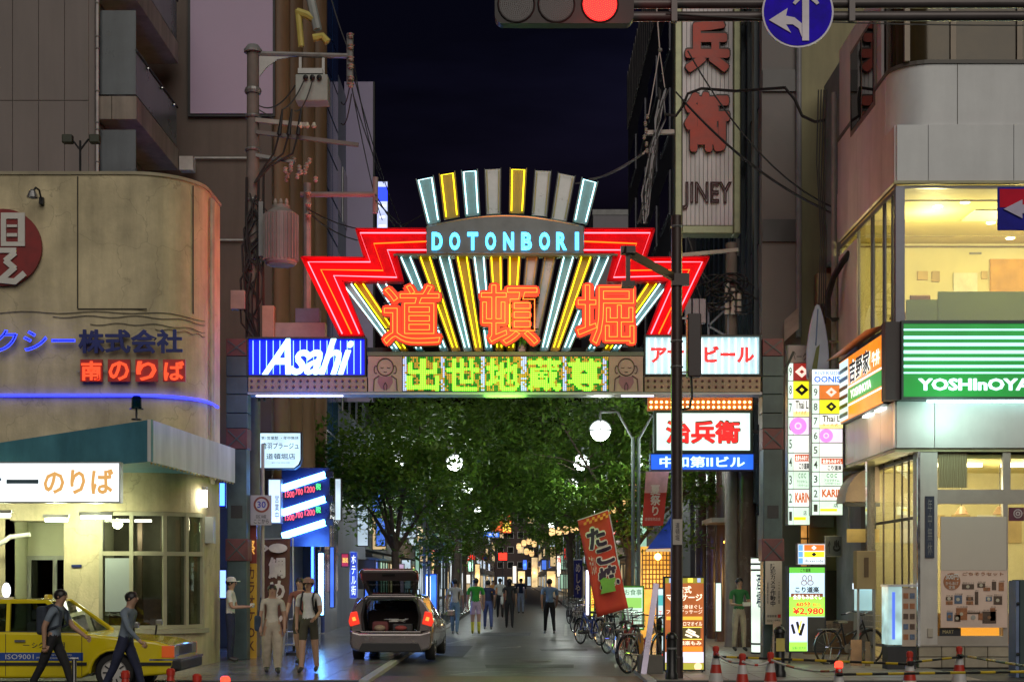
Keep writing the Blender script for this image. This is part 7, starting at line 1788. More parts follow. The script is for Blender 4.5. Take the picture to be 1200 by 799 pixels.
# roof lamps
MB().lathe([(.12, 0), (.12, .03)], (1.72, 0, 1.48), 16).build('roof_lamp_base', white_paint, taxi)
MB().ball((1.72, 0, 1.62), .115, 14, 10, sq=(.55, 1, 1.1)).build('roof_lamp', emi('roof_lamp_white', (.85, .88, 1.0), 1.6), taxi, smooth=True)
MB().lathe([(.07, 0), (.065, .06), (.05, .07)], (2.42, 0, 1.48), 4).build('company_lamp', pbr('company_lamp', (.6, .45, .03), .4), taxi)
taxi.scale = (.96, .96, .96); taxi.location = (WX(226, 23.8) - 4.81 * .96, 23.78, -.01)
# --- silver hatchback seen from behind, tailgate open
hb_ = thing('hatchback', 'silver hatchback parked with its tailgate up and boot open', 'car', (0, 0, 0))
sil = pbr('silver_paint', (.23, .20, .20), .25, .7, var=.06, scale=2, coat=.7)
# stations along y from the tail (0) to the nose (4.46): (y, half widths and heights of the section)
def sec(y, zb, zw, wb, ww, zs, ws, zr, wr):
    """half section: bottom, sill, waist, shoulder, roof edge, roof centre"""
    return [(0, zb), (wb * .9, zb), (wb, zb + .12), (ww, (zb + zw) / 2 + .05), (ww, zw), (ws, zs), (wr, zr - .05), (wr * .8, zr - .012), (0, zr)]
ST = [(.00, .42, .80, .80, .83, .90, .80, .98, .74), (.12, .34, .82, .84, .865, .95, .83, 1.12, .72), (.45, .26, .84, .85, .872, .96, .84, 1.36, .62), (.9, .22, .85, .85, .873, .97, .84, 1.45, .60), (1.7, .2, .86, .85, .873, .97, .83, 1.49, .58), (2.4, .2, .86, .85, .873, .96, .82, 1.47, .57),
      (2.9, .2, .84, .85, .873, .93, .80, 1.32, .56), (3.5, .22, .80, .85, .87, .86, .80, 1.00, .66), (4.0, .24, .74, .83, .85, .80, .76, .88, .6), (4.35, .28, .60, .74, .78, .70, .66, .74, .5), (4.46, .34, .5, .55, .6, .56, .5, .6, .4)]
secs = [(s[0], sec(*s)) for s in ST]
bm_ = MB(); vs = []; n = len(secs[0][1])
for y, hs in secs:
    for x, z in hs: vs.append((x, y, z))
    for x, z in hs[1:-1]: vs.append((-x, y, z))
row = n + n - 2
fs = []
def vid(i, j, sg): return i * row + j if sg > 0 or j in (0, n - 1) else i * row + n + j - 1
for i in range(len(secs) - 1):
    for j in range(n - 1):
        for sg in (1, -1):
            # leave out glass zone between shoulder and roof edge (built separately) on cabin stations, and the boot opening
            if j == 5 and 1 <= i <= 5: continue
            if j >= 5 and i <= 1: continue
            q = (vid(i, j, sg), vid(i + 1, j, sg), vid(i + 1, j + 1, sg), vid(i, j + 1, sg))
            fs.append(q if sg > 0 else q[::-1])
bm_.add(vs, fs)
body = bm_.build('body', sil, hb_, smooth=True)
for sg in (1, -1):
    g = MB()
    for i in range(1, 6):
        q = [vs[vid(i, 5, sg)], vs[vid(i + 1, 5, sg)], vs[vid(i + 1, 6, sg)], vs[vid(i, 6, sg)]]
        g.add(q, [(0, 1, 2, 3)])
    g.build('side_window', car_glass, hb_)
    p = MB()
    for i in (1, 2, 4): p.bar(vs[vid(i, 5, sg)], vs[vid(i, 6, sg)], .06, .05, up=(0, 1, 0))
    p.bar(vs[vid(1, 6, sg)], vs[vid(2, 6, sg)], .1, .05); p.build('pillar', sil, hb_)
    # rear corner post and tall lamps
    MB().bar((sg * .80, .04, .88), (sg * .68, .42, 1.38), .14, .09).build('corner_post', sil, hb_)
    lamp = MB().prism([(sg * .64, .84), (sg * .84, .78), (sg * .875, .90), (sg * .83, 1.10), (sg * .70, 1.12)], -.02, .16).build('tail_light', emi('tail_lamp_red', (1.0, .05, .02), .55, base=(.5, .01, .01)), hb_, bevel=.02)
    MB().prism([(sg * .71, .92), (sg * .78, .90), (sg * .80, .98), (sg * .74, 1.0)], -.035, .0).build('brake_lamp', emi('brake_lamp', (1.0, .12, .02), 3), lamp)
    wheel(hb_, (sg * .76, .78, .315), .315, .2, 'x', rubber, alu); wheel(hb_, (sg * .76, 3.48, .315), .315, .2, 'x', rubber, alu)
    MB().bar((sg * .86, 3.0, .98), (sg * .98, 2.96, 1.0), .05, .05).build('mirror_arm', sil, hb_); MB().box(*sorted((sg * .92, sg * 1.12)), 2.9, 3.06, .93, 1.09).build('door_mirror', sil, hb_, bevel=.03)
g = MB(); g.add([vs[vid(6, 6, 1)], vs[vid(7, 8, 1)], vs[vid(6, 6, -1)]], [(0, 1, 2)]); g.build('windscreen', car_glass, hb_)
# bumper: lower rear, dark insert
bp = MB(); bp.prism([(-.84, .42), (-.80, .28), (-.6, .22), (.6, .22), (.80, .28), (.84, .42), (.83, .70), (.62, .64), (-.62, .64), (-.83, .70)], -.10, .3); bp.build('rear_bumper', sil, hb_, bevel=.05, seg=3)
MB().prism([(-.66, .23), (.66, .23), (.58, .42), (-.58, .42)], -.125, -.09).build('bumper_insert', black, hb_, bevel=.01)
MB().box(-.66, .66, .45, 4.2, .19, .26).build('floor_pan', black, hb_)
MB().box(-.62, .62, -.05, .25, .64, .68).build('loading_sill', sil, hb_, bevel=.01)
# quarter panels closing the tail beside the narrower boot opening
for sg in (-1, 1):
    MB().prism([(sg * x, z) for x, z in ((.56, .66), (.835, .68), (.865, .88), (.83, 1.06), (.70, 1.30), (.60, 1.415), (.46, 1.42), (.54, 1.30), (.60, 1.0))], .02, .10).build('quarter_panel', sil, hb_, bevel=.03, seg=3)
MB().prism([(-.58, 1.40), (.58, 1.40), (.52, 1.47), (-.52, 1.47)], .05, .5).build('roof_edge', sil, hb_, bevel=.03, seg=3)
# boot interior
ib = MB(); ib.box(-.66, .66, .15, 1.3, .62, .66); ib.box(-.70, -.66, .12, 1.3, .62, 1.3); ib.box(.66, .70, .12, 1.3, .62, 1.3); ib.build('boot_lining', pbr('boot_lining', (.02, .014, .014), .9, var=.3), hb_)
MB().box(-.64, .64, 1.3, 1.42, .66, 1.12).build('rear_seat_back', pbr('seat_dark', (.04, .025, .025), .8), hb_, bevel=.05)
for x in (-.38, .38): MB().box(x - .13, x + .13, 1.32, 1.4, 1.13, 1.28).build('headrest', pbr('seat_dark', (.04, .025, .025)), hb_, bevel=.04)
op = MB(); op.tube([(-.56, .0, .69), (-.60, .0, 1.0), (-.54, .0, 1.30), (-.44, .02, 1.40), (0, .03, 1.415), (.44, .02, 1.40), (.54, .0, 1.30), (.60, .0, 1.0), (.56, .0, .69)], .03, 8); op.build('opening_seal', black, hb_, smooth=True)
# raised tailgate, hinged at the roof's rear edge
hp = (.30, 1.46); ang = R(37)
def tgp(x, u, t=0): return Vector((x, hp[0] - u * math.cos(ang) + t * math.sin(ang), hp[1] + u * math.sin(ang) + t * math.cos(ang)))
def tplate(mb, pts, t0, t1):
    n = len(pts); mb.add([tgp(x, u, t0) for x, u in pts] + [tgp(x, u, t1) for x, u in pts], [tuple(range(n)), tuple(reversed(range(n, 2 * n)))] + [(i, n + i, n + (i + 1) % n, (i + 1) % n) for i in range(n)])
tg = MB()
for p_ in ([(-.50, 0), (.50, 0), (.50, .07), (-.50, .07)], [(-.60, .60), (.60, .60), (.60, .86), (.52, .95), (-.52, .95), (-.60, .86)], [(-.50, .07), (-.41, .07), (-.48, .60), (-.60, .60)], [(.41, .07), (.50, .07), (.60, .60), (.48, .60)]): tplate(tg, p_, -.03, .05)
tgate = tg.build('tailgate', sil, hb_, bevel=.02, seg=3)
g = MB(); tplate(g, [(-.41, .07), (.41, .07), (.48, .60), (-.48, .60)], .0, .01); g.build('rear_glass', car_glass, tgate)
q = MB(); tplate(q, [(-.55, .62), (.55, .62), (.55, .85), (.49, .92), (-.49, .92), (-.55, .85)], -.05, -.031); q.build('inner_trim', pbr('trim_grey_inner', (.10, .08, .085), .6), tgate)
for sg in (-1, 1):
    q = MB(); tplate(q, [(sg * .43, .10), (sg * .485, .10), (sg * .56, .58), (sg * .505, .58)], -.045, -.031); q.build('inner_trim', pbr('trim_grey_inner', (.10, .08, .085)), tgate)
    MB().tube([(sg * .57, .06, 1.05), tgp(sg * .53, .5, -.04)], .014, 6).build('gas_strut', black, hb_)
q = MB(); tplate(q, [(-.13, .80), (.13, .80), (.13, .88), (-.13, .88)], -.065, -.051); q.build('latch', black, tgate)
# luggage
rnd = random.Random(5)
lug = thing('luggage_pile', 'pile of bags and pale papers in the open boot of the hatchback', 'luggage', (0, 0, 0))
MB().box(-.5, -.1, .3, .7, 0, .26).build('bag', pbr('bag_maroon', (.18, .05, .05), .8), lug, bevel=.06); MB().box(.0, .5, .35, .9, 0, .2).build('case', pbr('case_black', (.04, .035, .04), .6), lug, bevel=.03)
MB().ball((-.3, .22, .09), .11, 10, 8, sq=(1.3, 1, .8)).build('pouch', pbr('pouch_tan', (.36, .26, .18), .8), lug, smooth=True); MB().ball((.22, .2, .09), .1, 10, 8, sq=(1.5, 1, .7)).build('pouch', pbr('pouch_red', (.4, .08, .07), .8), lug, smooth=True)
for i in range(5):
    a = rnd.uniform(0, 3); x = rnd.uniform(-.25, .35); M_ = Matrix.Translation((x, .4, .26 + i * .012)) @ Matrix.Rotation(a, 4, 'Z') @ Matrix.Rotation(rnd.uniform(-.5, .5), 4, 'X')
    MB().box(-.12, .12, -.08, .08, 0, .006, M_).build('paper_sheet', paper, lug)
HD = 30.75
hx = (WX(410, HD) + WX(506, HD)) / 2
hb_.scale = (1, 1, .93); hb_.location = (hx, HD, PZ * .5); hb_.rotation_euler.z = R(-1.5)
lug.scale = (.85, .85, .8); lug.location = (hx, HD + .1, PZ * .5 + .615)
# ------------------------------------------------------------------ bicycles
def make_bike(name, label, frame_m, basket=True):
    t = thing(name, label, 'bicycle', (0, 0, 0), 'bicycles parked along the right kerb')
    r = .33
    for y in (0, 1.08):
        w = MB().tube([(0, y + r * math.cos(a), r + r * math.sin(a)) for a in [2 * PI * i / 28 for i in range(28)]], .018, 6, closed=True).build('wheel', rubber, t)
        MB().tube([(0, y + (r - .025) * math.cos(a), r + (r - .025) * math.sin(a)) for a in [2 * PI * i / 28 for i in range(28)]], .009, 5, closed=True).build('rim', chrome, w)
        sp = MB()
        for i in range(14): a = 2 * PI * i / 14; sp.tube([(.02 * (-1) ** i, y, r), (0, y + (r - .03) * math.cos(a), r + (r - .03) * math.sin(a))], .0025, 4)
        sp.build('spokes', chrome, w); MB().lathe([(.03, -.05), (.03, .05)], (0, y, r), 10, 'x').build('hub', chrome, w)
        f = MB(); f.tube([(0, y + (r + .03) * math.cos(R(a)), r + (r + .03) * math.sin(R(a))) for a in range(0 if y else 20, 150 if y else 190, 12)], .016, 6); f.build('mudguard', chrome, t)
    f = MB()
    for a, b in (((0, 0, r), (0, .46, .30)), ((0, 0, r), (0, .36, .72)), ((0, .46, .30), (0, .33, .80)), ((0, .46, .30), (0, .86, .78)), ((0, .40, .55), (0, .87, .70)), ((0, .86, .86), (0, 1.08, r))): f.tube([a, b], .019, 8)
    f.build('frame', frame_m, t)
    h = MB(); h.tube([(0, .86, .84), (0, .83, 1.0)], .014, 6); h.tube([(-.28, .68, .98), (-.24, .80, 1.02), (0, .83, 1.0), (.24, .80, 1.02), (.28, .68, .98)], .012, 6); h.build('handlebar', chrome, t)
    for s in (-1, 1): MB().tube([(s * .28, .68, .98), (s * .29, .58, .965)], .018, 6).build('grip', black, t)
    MB().prism([(-.10, .80), (.10, .80), (.05, .86), (-.05, .86)], .18, .44).build('saddle', black, t, bevel=.02); MB().tube([(0, .33, .78), (0, .32, .82)], .014, 6).build('seat_post', chrome, t)
    MB().lathe([(.0, -.012), (.09, -.012), (.09, .012), (0, .012)], (.05, .46, .30), 16, 'x').build('chainring', steel, t)
    for s in (-1, 1): MB().tube([(s * .06, .46, .30), (s * .08, .46 + s * .1, .30 - s * .13), (s * .16, .46 + s * .1, .30 - s * .13)], .01, 5).build('crank', steel, t)
    MB().tube([(.1, 0, r), (.13, -.08, .02)], .009, 5).build('kick_stand', steel, t)
    if basket:
        b = MB(); y0, y1, z0, z1 = .93, 1.22, .72, .95
        for z in (z0, (z0 + z1) / 2, z1): b.tube([(-.17, y0, z), (.17, y0, z), (.17, y1, z), (-.17, y1, z)], .005, 4, closed=True)
        for i in range(7):
            x = -.17 + i * .34 / 6; b.tube([(x, y0, z1), (x, y0, z0), (x, y1, z0), (x, y1, z1)], .004, 4)
        for i in range(1, 5):
            y = y0 + i * (y1 - y0) / 5; b.tube([(-.17, y, z1), (-.17, y, z0), (.17, y, z0), (.17, y, z1)], .004, 4)
        b.build('basket', steel, t)
    rk = MB(); rk.box(-.06, .06, -.22, .22, .68, .70); rk.tube([(-.05, 0, r), (-.05, -.1, .68)], .007, 4); rk.tube([(.05, 0, r), (.05, -.1, .68)], .007, 4); rk.build('rear_rack', steel, t)
    return t
b0 = make_bike('bicycle', 'nearest bicycle, silver with rusty orange rear, beside the leaning pole', pbr('bike_silver', (.40, .36, .33), .35, .6))
b0.location = (WX(737, 26.4), 26.6, PZ); b0.rotation_euler.z = R(-38)
b1 = make_bike('bicycle', 'red framed bicycle under the leaning food banner', pbr('bike_red', (.28, .04, .05), .35, .3))
b1.location = (WX(727, 29.0), 29.0, PZ); b1.rotation_euler.z = R(-20)
cols = [pbr('bike_black', (.03, .03, .035), .4, .3), pbr('bike_blue', (.04, .08, .28), .35, .3), pbr('bike_white', (.5, .5, .5), .4)]
for i, (px, d, a, lab) in enumerate([(712, 33.8, -30, 'bicycle behind the foot of the food banner'), (703, 38, 25, 'bicycle below the white light stick'), (694, 42, -25, 'bicycle in front of the slim blue banner'), (688, 46.5, 20, 'bicycle right of the man in blue, near row end'), (682, 51, -20, 'bicycle second in the far row'), (677, 56, 15, 'bicycle third in the far row'), (673, 61, -15, 'farthest parked bicycle on the right')]):
    c = copy_tree(b1); c['label'] = lab; c.location = (WX(px, d), d, PZ); c.rotation_euler.z = R(a)
    for ch in c.children:
        if ch.name.startswith('frame'):
            ch.data = ch.data.copy(); ch.data.materials[0] = cols[i % 3]
b2 = copy_tree(b1); b2['label'] = 'dark bicycle parked beside the restaurant side entrance'; b2.location = (6.1, 29.3, PZ); b2.rotation_euler.z = R(-62); b2['group'] = 'bicycles by the restaurant'
for ch in b2.children:
    if ch.name.startswith('frame'): ch.data = ch.data.copy(); ch.data.materials[0] = cols[0]
ch_ = thing('crate_stand', 'tall orange board stand behind the near bicycle wheel', 'stand', (WX(752, 26.9), 26.9, PZ))
MB().box(WX(748, 26.9), WX(754, 26.9), 26.9, 26.95, PZ, WZ(744, 26.9)).build('panel', pbr('panel_orange', (.65, .28, .03), .5), ch_, bevel=.01); MB().box(WX(754.5, 26.9), WX(757, 26.9), 26.9, 26.95, PZ, WZ(748, 26.9)).build('red_edge', pbr('panel_red', (.45, .05, .03), .5), ch_)
# ------------------------------------------------------------------ traffic cones and bars
c_red = pbr('cone_red', (.50, .035, .02), .45, var=.12, scale=5); c_wht = pbr('cone_white', (.60, .58, .56), .4, var=.1, scale=6)
def cone(label, px, d, lamp=False, z0=-.01):
    x = WX(px, d); t = thing('traffic_cone', label, 'traffic cone', (x, d, z0), 'traffic cones along the avenue kerb')
    def rad(z): return .028 + (.70 - z) / .66 * .105
    q = MB(); q.box(x - .19, x + .19, d - .19, d + .19, z0, z0 + .035); q.build('base', rubber, t, bevel=.01)
    for i, (a, b) in enumerate(((.035, .18), (.18, .31), (.31, .44), (.44, .56), (.56, .70))):
        MB().lathe([(rad(a), a), (rad(b), b)] + ([(0, b)] if b >= .70 else []), (x, d, z0), 18).build('band', c_wht if i % 2 else c_red, t, smooth=True)
    MB().lathe([(.05, .64), (.05, .70), (.03, .72), (0, .72)], (x, d, z0), 12).build('cap_ring', c_red if not lamp else emi('cone_lamp', (1.0, .04, .02), 2.5), t)
    return t
for lab, px, d, lm_ in (('traffic cone left of the row, beside the massage board', 839, 22.7, 0), ('second traffic cone from the signal post', 870, 20.4, 0), ('third traffic cone from the signal post, by the bollard', 903, 20.8, 0), ('traffic cone with a red lamp in front of the counter', 983, 18.4, 1), ('traffic cone before the restaurant pillar', 1066, 21.0, 0), ('traffic cone before the menu poster', 1124, 22.6, 0), ('rightmost traffic cone under the bar end', 1215, 19.5, 0)):
    cone(lab, px, d, lm_)
b_y = pbr('bar_yellow', (.60, .42, .02), .45); b_k = pbr('bar_black', (.02, .02, .02), .45)
def stripe_bar(label, a, b, n, r=.018):
    a, b = Vector(a), Vector(b)
    t = thing('barrier_bar', label, 'barrier', (a + b) / 2, 'striped bars between cones')
    for i in range(n):
        MB().tube([a.lerp(b, i / n), a.lerp(b, (i + 1) / n)], r, 8).build('bar_segment', b_y if i % 2 else b_k, t)
    for e in (a, b): MB().lathe([(.04, -.02), (.055, 0), (.04, .02)], e, 12).build('ring', b_k, t)
    return t
stripe_bar('upper black and yellow bar spanning cones before the counter', (WX(839, 22.7), 22.66, .55), (WX(1066, 21.0), 20.95, .53), 17)
stripe_bar('upper black and yellow bar spanning cones before the menu poster', (WX(1066, 21.0), 20.95, .555), (WX(1124, 22.6), 22.55, .55), 5); stripe_bar('upper right black and yellow bar ending at the frame edge', (WX(1124, 22.6), 22.55, .575), (WX(1215, 19.5), 19.45, .56), 8)
stripe_bar('lower black and yellow bar from the red lamp cone to the right', (WX(983, 18.4), 18.36, .55), (WX(1215, 19.5), 19.42, .52), 13)
ch2 = thing('plastic_chain', 'white and red plastic chain hanging between cones on the right', 'chain', (WX(903, 20.8), 20.8, .4))
pts = []
for (pa, da), (pb_, db_) in (((839, 22.7), (870, 20.4)), ((870, 20.4), (903, 20.8)), ((903, 20.8), (983, 18.4))):
    pts += sag((WX(pa, da), da - .07, .60), (WX(pb_, db_), db_ - .07, .60), .06, 8)
for i in range(len(pts) - 1):
    if (pts[i] - pts[i+1]).length > .005: MB().tube([pts[i], pts[i + 1]], .017, 7).build('link', c_wht if i % 4 else c_red, ch2)
# small barrier heads in front of the taxi
for i, (px, d, lab, lm_) in enumerate([(147, 16.5, 'barrier cone top under the taxi front wheel', 0), (200, 16.9, 'barrier cone top right of the taxi wheel', 0), (231, 15.9, 'barrier cone top before the taxi bumper', 0), (264, 15.5, 'barrier cone with a red lamp at lower left', 1)]): cone(lab, px, d, lm_)
stripe_bar('low striped bar between the cones in front of the taxi bumper', (WX(200, 16.9), 16.86, .55), (WX(264, 15.5), 15.46, .55), 7)
st = thing('steel_stanchion', 'slim steel stanchion in front of the taxi door', 'bollard', (WX(87, 20.0), 20, -.01))
MB().tube([(WX(87, 20), 20, -.01), W(87, 772, 20)], .032, 12).build('post', chrome, st, smooth=True); MB().tube([W(82, 771, 20), W(92, 771, 20)], .014, 8).build('cross_pin', chrome, st)
# bollards
def bollard(label, px, d, h, r, lab2=None):
    x = WX(px, d); t = thing('bollard', label, 'bollard', (x, d, PZ), 'black iron bollards')
    MB().lathe([(r * 1.25, 0), (r * 1.25, .08), (r, .12), (r, h - .12), (r * 1.15, h - .11), (r * 1.15, h - .07), (r * .9, h - .03), (r * .5, h), (0, h + .01)], (x, d, PZ), 18).build('post', pbr('bollard_black', (.02, .02, .02), .35, .2), t, smooth=True)
    MB().lathe([(r * 1.02, h - .28), (r * 1.03, h - .25)], (x, d, PZ), 18).build('reflective_band', grey_paint, t)
    if lab2: MB().box(x - r * .8, x + r * .8, d - r - .01, d - r + .02, PZ + h - .42, PZ + h - .2).build('label_plate', pbr('label_yellow', (.55, .45, .1), .5), t)
bollard('black bollard right in front of the signal post', 787, 24.9, .78, .085); bollard('small round topped black bollard beside the near bicycle', 772.5, 27.5, .95, .05); bollard('black bollard with yellow label before the massage light box', 913.5, 25.5, .86, .09, 1)
# ------------------------------------------------------------------ stands by the restaurant
s = thing('poster_stand', 'upright lit glass display case with a poster side by the restaurant', 'display case', (WX(1057, 28.0), 28.0, PZ))
x0, xm, x1 = WX(1041, 27.6), WX(1057, 27.6), WX(1074, 27.6); z0, z1 = WZ(755, 27.6), WZ(687, 27.6)
MB().box(x0, xm, 27.6, 28.1, z0, z1).build('lit_case', backlit('case_ice', (.55, .85, .85), .7, 3, .35), s); MB().box(x0 + .07, x0 + .12, 27.58, 27.6, z0 + .1, z1 - .1).build('blue_figure', emi('fig_blue', (.1, .2, .9), .6), s)
MB().box(xm + .005, x1, 27.62, 28.0, z0 - .03, z1 - .02).build('poster_panel', pbr('poster_cream', (.48, .38, .30), .5, var=.1), s)
rnd = random.Random(9)
for j in range(5):
    for i in range(2): MB().box(xm + .03 + i * .12, xm + .12 + i * .12, 27.612, 27.622, z1 - .22 - j * .19, z1 - .12 - j * .19).build('dish_picture', rnd.choice([ch_m for ch_m in (pbr('print_dark_brown', (.09, .05, .03)), pbr('print_orange_brown', (.35, .13, .05)), pbr('print_blue', (.10, .14, .22)))]), s)
MB().box(x0 - .02, x1 + .02, 27.58, 28.12, z1, z1 + .04).build('top_cap', alu, s); MB().box(x0, x1, 27.65, 28.05, PZ, z0 - .03).build('plinth', black, s)
bx_ = thing('hanging_carton', 'tan cardboard menu box on the rail left of the display case', 'box', W(1016, 690, 29.4))
B(1004, 645, 1027, 690, 29.3, .3, 'carton', pbr('carton', (.34, .25, .12), .7, var=.1), bx_, bevel=.01); B(1013, 653, 1018, 676, 29.28, .03, 'slot', pbr('slot_brown', (.12, .07, .03), .7), bx_)
MB().bar((WX(1006, 29.4), 29.45, PZ), W(1006, 645, 29.45), .04).build('leg', steel, bx_); MB().bar((WX(1025, 29.4), 29.45, PZ), W(1025, 645, 29.45), .04).build('leg', steel, bx_)
wc = thing('white_cabinet', 'small white lit cabinet in the side entrance of the restaurant', 'cabinet', (WX(1013, 30.2), 30.2, PZ))
B(1003, 683, 1023, 690, 30.0, .3, 'lamp_hood', emi('hood_lit', (.7, .85, 1.0), 1.2), wc); B(1005, 690, 1022, 715, 30.02, .3, 'lit_window', backlit('cab_lit', (.45, .75, .8), .7), wc); MB().box(WX(1004, 30.1), WX(1023, 30.1), 30.05, 30.35, PZ, WZ(716, 30.1)).build('body', grey_paint, wc)
gc = thing('green_cabinet', 'dark green roadside cabinet with a blue edge at the right frame edge', 'cabinet', (WX(1200, 25.5), 25.5, PZ))
MB().box(WX(1195, 25.3), WX(1230, 25.3), 25.3, 25.7, PZ, WZ(679, 25.3)).build('body', pbr('cabinet_green', (.03, .06, .06), .45), gc, bevel=.01); MB().box(WX(1191, 25.3), WX(1195, 25.3) - .003, 25.32, 25.7, PZ, WZ(680, 25.3)).build('blue_edge', pbr('cabinet_blue', (.14, .19, .32), .4), gc)
for y in (707, 766): MB().ball(W(1193, y, 25.3), .03, 8, 6).build('hinge', black, gc)
for i, (px0, px1, y0, y1, d, c_) in enumerate([(905, 914, 728, 772, 30.2, (.42, .32, .26)), (997, 1010, 750, 790, 28.8, (.3, .16, .08)), (1014, 1020, 752, 790, 28.6, (.16, .1, .06))]):
    s = thing('leaning_board', ('pale poster board leaning under the security notice', 'brown board propped by the counter', 'dark slat board propped left of the display case')[i], 'board', (WX(px0, d), d, PZ))
    x0, x1, h_ = WX(px0, d), WX(px1, d), WZ(y0, d)
    q = MB(); q.add([(x0, d, PZ), (x1, d, PZ), (x1 + .08, d + .35, h_), (x0 + .08, d + .35, h_), (x0, d + .03, PZ), (x1, d + .03, PZ), (x1 + .08, d + .38, h_), (x0 + .08, d + .38, h_)], [(0, 1, 2, 3), (7, 6, 5, 4), (0, 4, 5, 1), (1, 5, 6, 2), (2, 6, 7, 3), (3, 7, 4, 0)]); q.build('board', pbr('board_c%d' % i, c_, .6, var=.2, scale=6), s)
    MB().bar((x0 + .05, d + .2, h_ * .7), (x0 + .05, d + .6, PZ), .02).build('prop', steel, s)
sl = thing('step_ladder', 'aluminium stepladder standing behind the walkers on the left', 'ladder', (WX(345, 33), 33, PZ))
for s_ in (-1, 1):
    MB().bar((WX(345, 33) - .22 * s_, 32.8, PZ), (WX(341, 33) - .1 * s_, 33.1, 1.15), .04, .03).build('stile', alu, sl); MB().bar((WX(345, 33) - .22 * s_, 33.4, PZ), (WX(341, 33) - .1 * s_, 33.12, 1.15), .03, .03).build('rear_leg', alu, sl)
for k in range(1, 4): MB().box(WX(344, 33) - .2 + k * .03, WX(344, 33) + .2 - k * .03, 32.84 + k * .07, 32.92 + k * .07, k * .28, k * .28 + .03).build('tread', alu, sl)
# ------------------------------------------------------------------ people
SKIN = pbr('skin', (.42, .25, .17), .55, var=.08, scale=6)
HAIR = pbr('hair_black', (.012, .010, .010), .45, var=.3, scale=20)
def cloth(name, c): return pbr('cloth_' + name, c, .85, var=.22, scale=5, bump=.9, bscale=11)
def person_skeleton(H, stride, lean, arms, girth, wide):
    k = H / 1.7
    J = {}; E = []; RAD = {}
    def j(n, x, y, z, r): J[n] = Vector((x * k, y * k, z * k)); RAD[n] = r if isinstance(r, tuple) else (r, r)
    g = girth
    def ly(z): return -lean * max(0, z - .92)           # forward lean (facing -y)
    j('pelvis', 0, 0, .94, (.150 * g, .110 * g)); j('waist', 0, ly(1.08), 1.08, (.132 * g, .098 * g)); j('chest', 0, ly(1.27), 1.27, (.152 * g, .108 * g)); j('upper', 0, ly(1.38), 1.38, (.115 * g, .085 * g))
    j('neck', 0, ly(1.45) - .01, 1.46, .055); j('jaw', 0, ly(1.5) - .025, 1.525, (.066, .074)); j('head', 0, ly(1.58) - .02, 1.60, (.078, .094)); j('crown', 0, ly(1.66) - .0, 1.668, (.055, .068))
    E += [('pelvis', 'waist', 'torso'), ('waist', 'chest', 'torso'), ('chest', 'upper', 'torso'), ('upper', 'neck', 'neck'), ('neck', 'jaw', 'head'), ('jaw', 'head', 'head'), ('head', 'crown', 'head')]
    for s, nm in ((-1, 'l'), (1, 'r')):
        st = stride * s
        kb = max(0, -st) * .6
        j('hip' + nm, s * .088, 0, .88, (.095 * g * wide, .10 * g * wide)); j('knee' + nm, s * .095, -math.sin(st) * .40 - .02, .50, (.062 * wide, .066 * wide)); j('shin' + nm, s * .097, -math.sin(st) * .58 + kb * .1, .30, (.056 * wide, .058 * wide))
        j('ank' + nm, s * .098, -math.sin(st) * .78 + kb * .22, .085 + kb * .08, .043 * (1 + (wide - 1) * .8)); j('toe' + nm, s * .105, -math.sin(st) * .78 + kb * .2 - .15, .035 + kb * .02, (.040, .030))
        E += [('pelvis', 'hip' + nm, 'thigh'), ('hip' + nm, 'knee' + nm, 'thigh'), ('knee' + nm, 'shin' + nm, 'calf'), ('shin' + nm, 'ank' + nm, 'calf'), ('ank' + nm, 'toe' + nm, 'shoe')]
        a = arms[0 if s < 0 else 1]                      # (upper swing, elbow bend) radians, forward positive
        sx = .185 * g; sy = ly(1.38)
        j('sho' + nm, s * sx, sy, 1.375, .062 * g)
        up, el = a
        ex, ey, ez = s * (sx + .05), sy - math.sin(up) * .28, 1.375 - math.cos(up) * .28
        wx, wy, wz = s * (sx + .045 - max(0, el - .6) * .07), ey - math.sin(up + el) * .25, ez - math.cos(up + el) * .25
        hx, hy, hz = s * (sx + .04 - max(0, el - .6) * .10), wy - math.sin(up + el) * .09, wz - math.cos(up + el) * .09
        j('elb' + nm, ex, ey, ez, .042); j('wri' + nm, wx, wy, wz, .028); j('pal' + nm, hx, hy, hz, (.022, .036))
        E += [('upper', 'sho' + nm, 'torso'), ('sho' + nm, 'elb' + nm, 'uparm'), ('elb' + nm, 'wri' + nm, 'forearm'), ('wri' + nm, 'pal' + nm, 'hand')]
    return J, E, RAD
PEOPLE = []
def person(label, x, y, face, H=1.68, stride=.0, lean=.0, arms=((0, .2), (0, .2)), girth=1.0, wide=1.0, top=None, low=None, shoes=None, sleeves='short', shorts=False, socks=None, hair='short', extras=None, z0=PZ):
    J, E, RAD = person_skeleton(H, stride, lean, arms, girth, wide)
    names = list(J)
    me = bpy.data.meshes.new('body')
    me.from_pydata([tuple(J[n]) for n in names], [(names.index(a), names.index(b)) for a, b, _ in E], [])
    o = bpy.data.objects.new('body_tmp', me); col.objects.link(o)
    sk = o.modifiers.new('skin', 'SKIN'); sk.branch_smoothing = .6; sk.use_smooth_shade = True
    for i, n in enumerate(names):
        v = me.skin_vertices[0].data[i]; v.radius = RAD[n]; v.use_root = (n == 'pelvis')
    ss_ = o.modifiers.new('sub', 'SUBSURF'); ss_.levels = 2; ss_.render_levels = 2
    PEOPLE.append(dict(o=o, J=J, E=E, label=label, x=x, y=y, face=face, H=H, top=top, low=low, shoes=shoes, sleeves=sleeves, shorts=shorts, socks=socks, hair=hair, extras=extras, z0=z0))
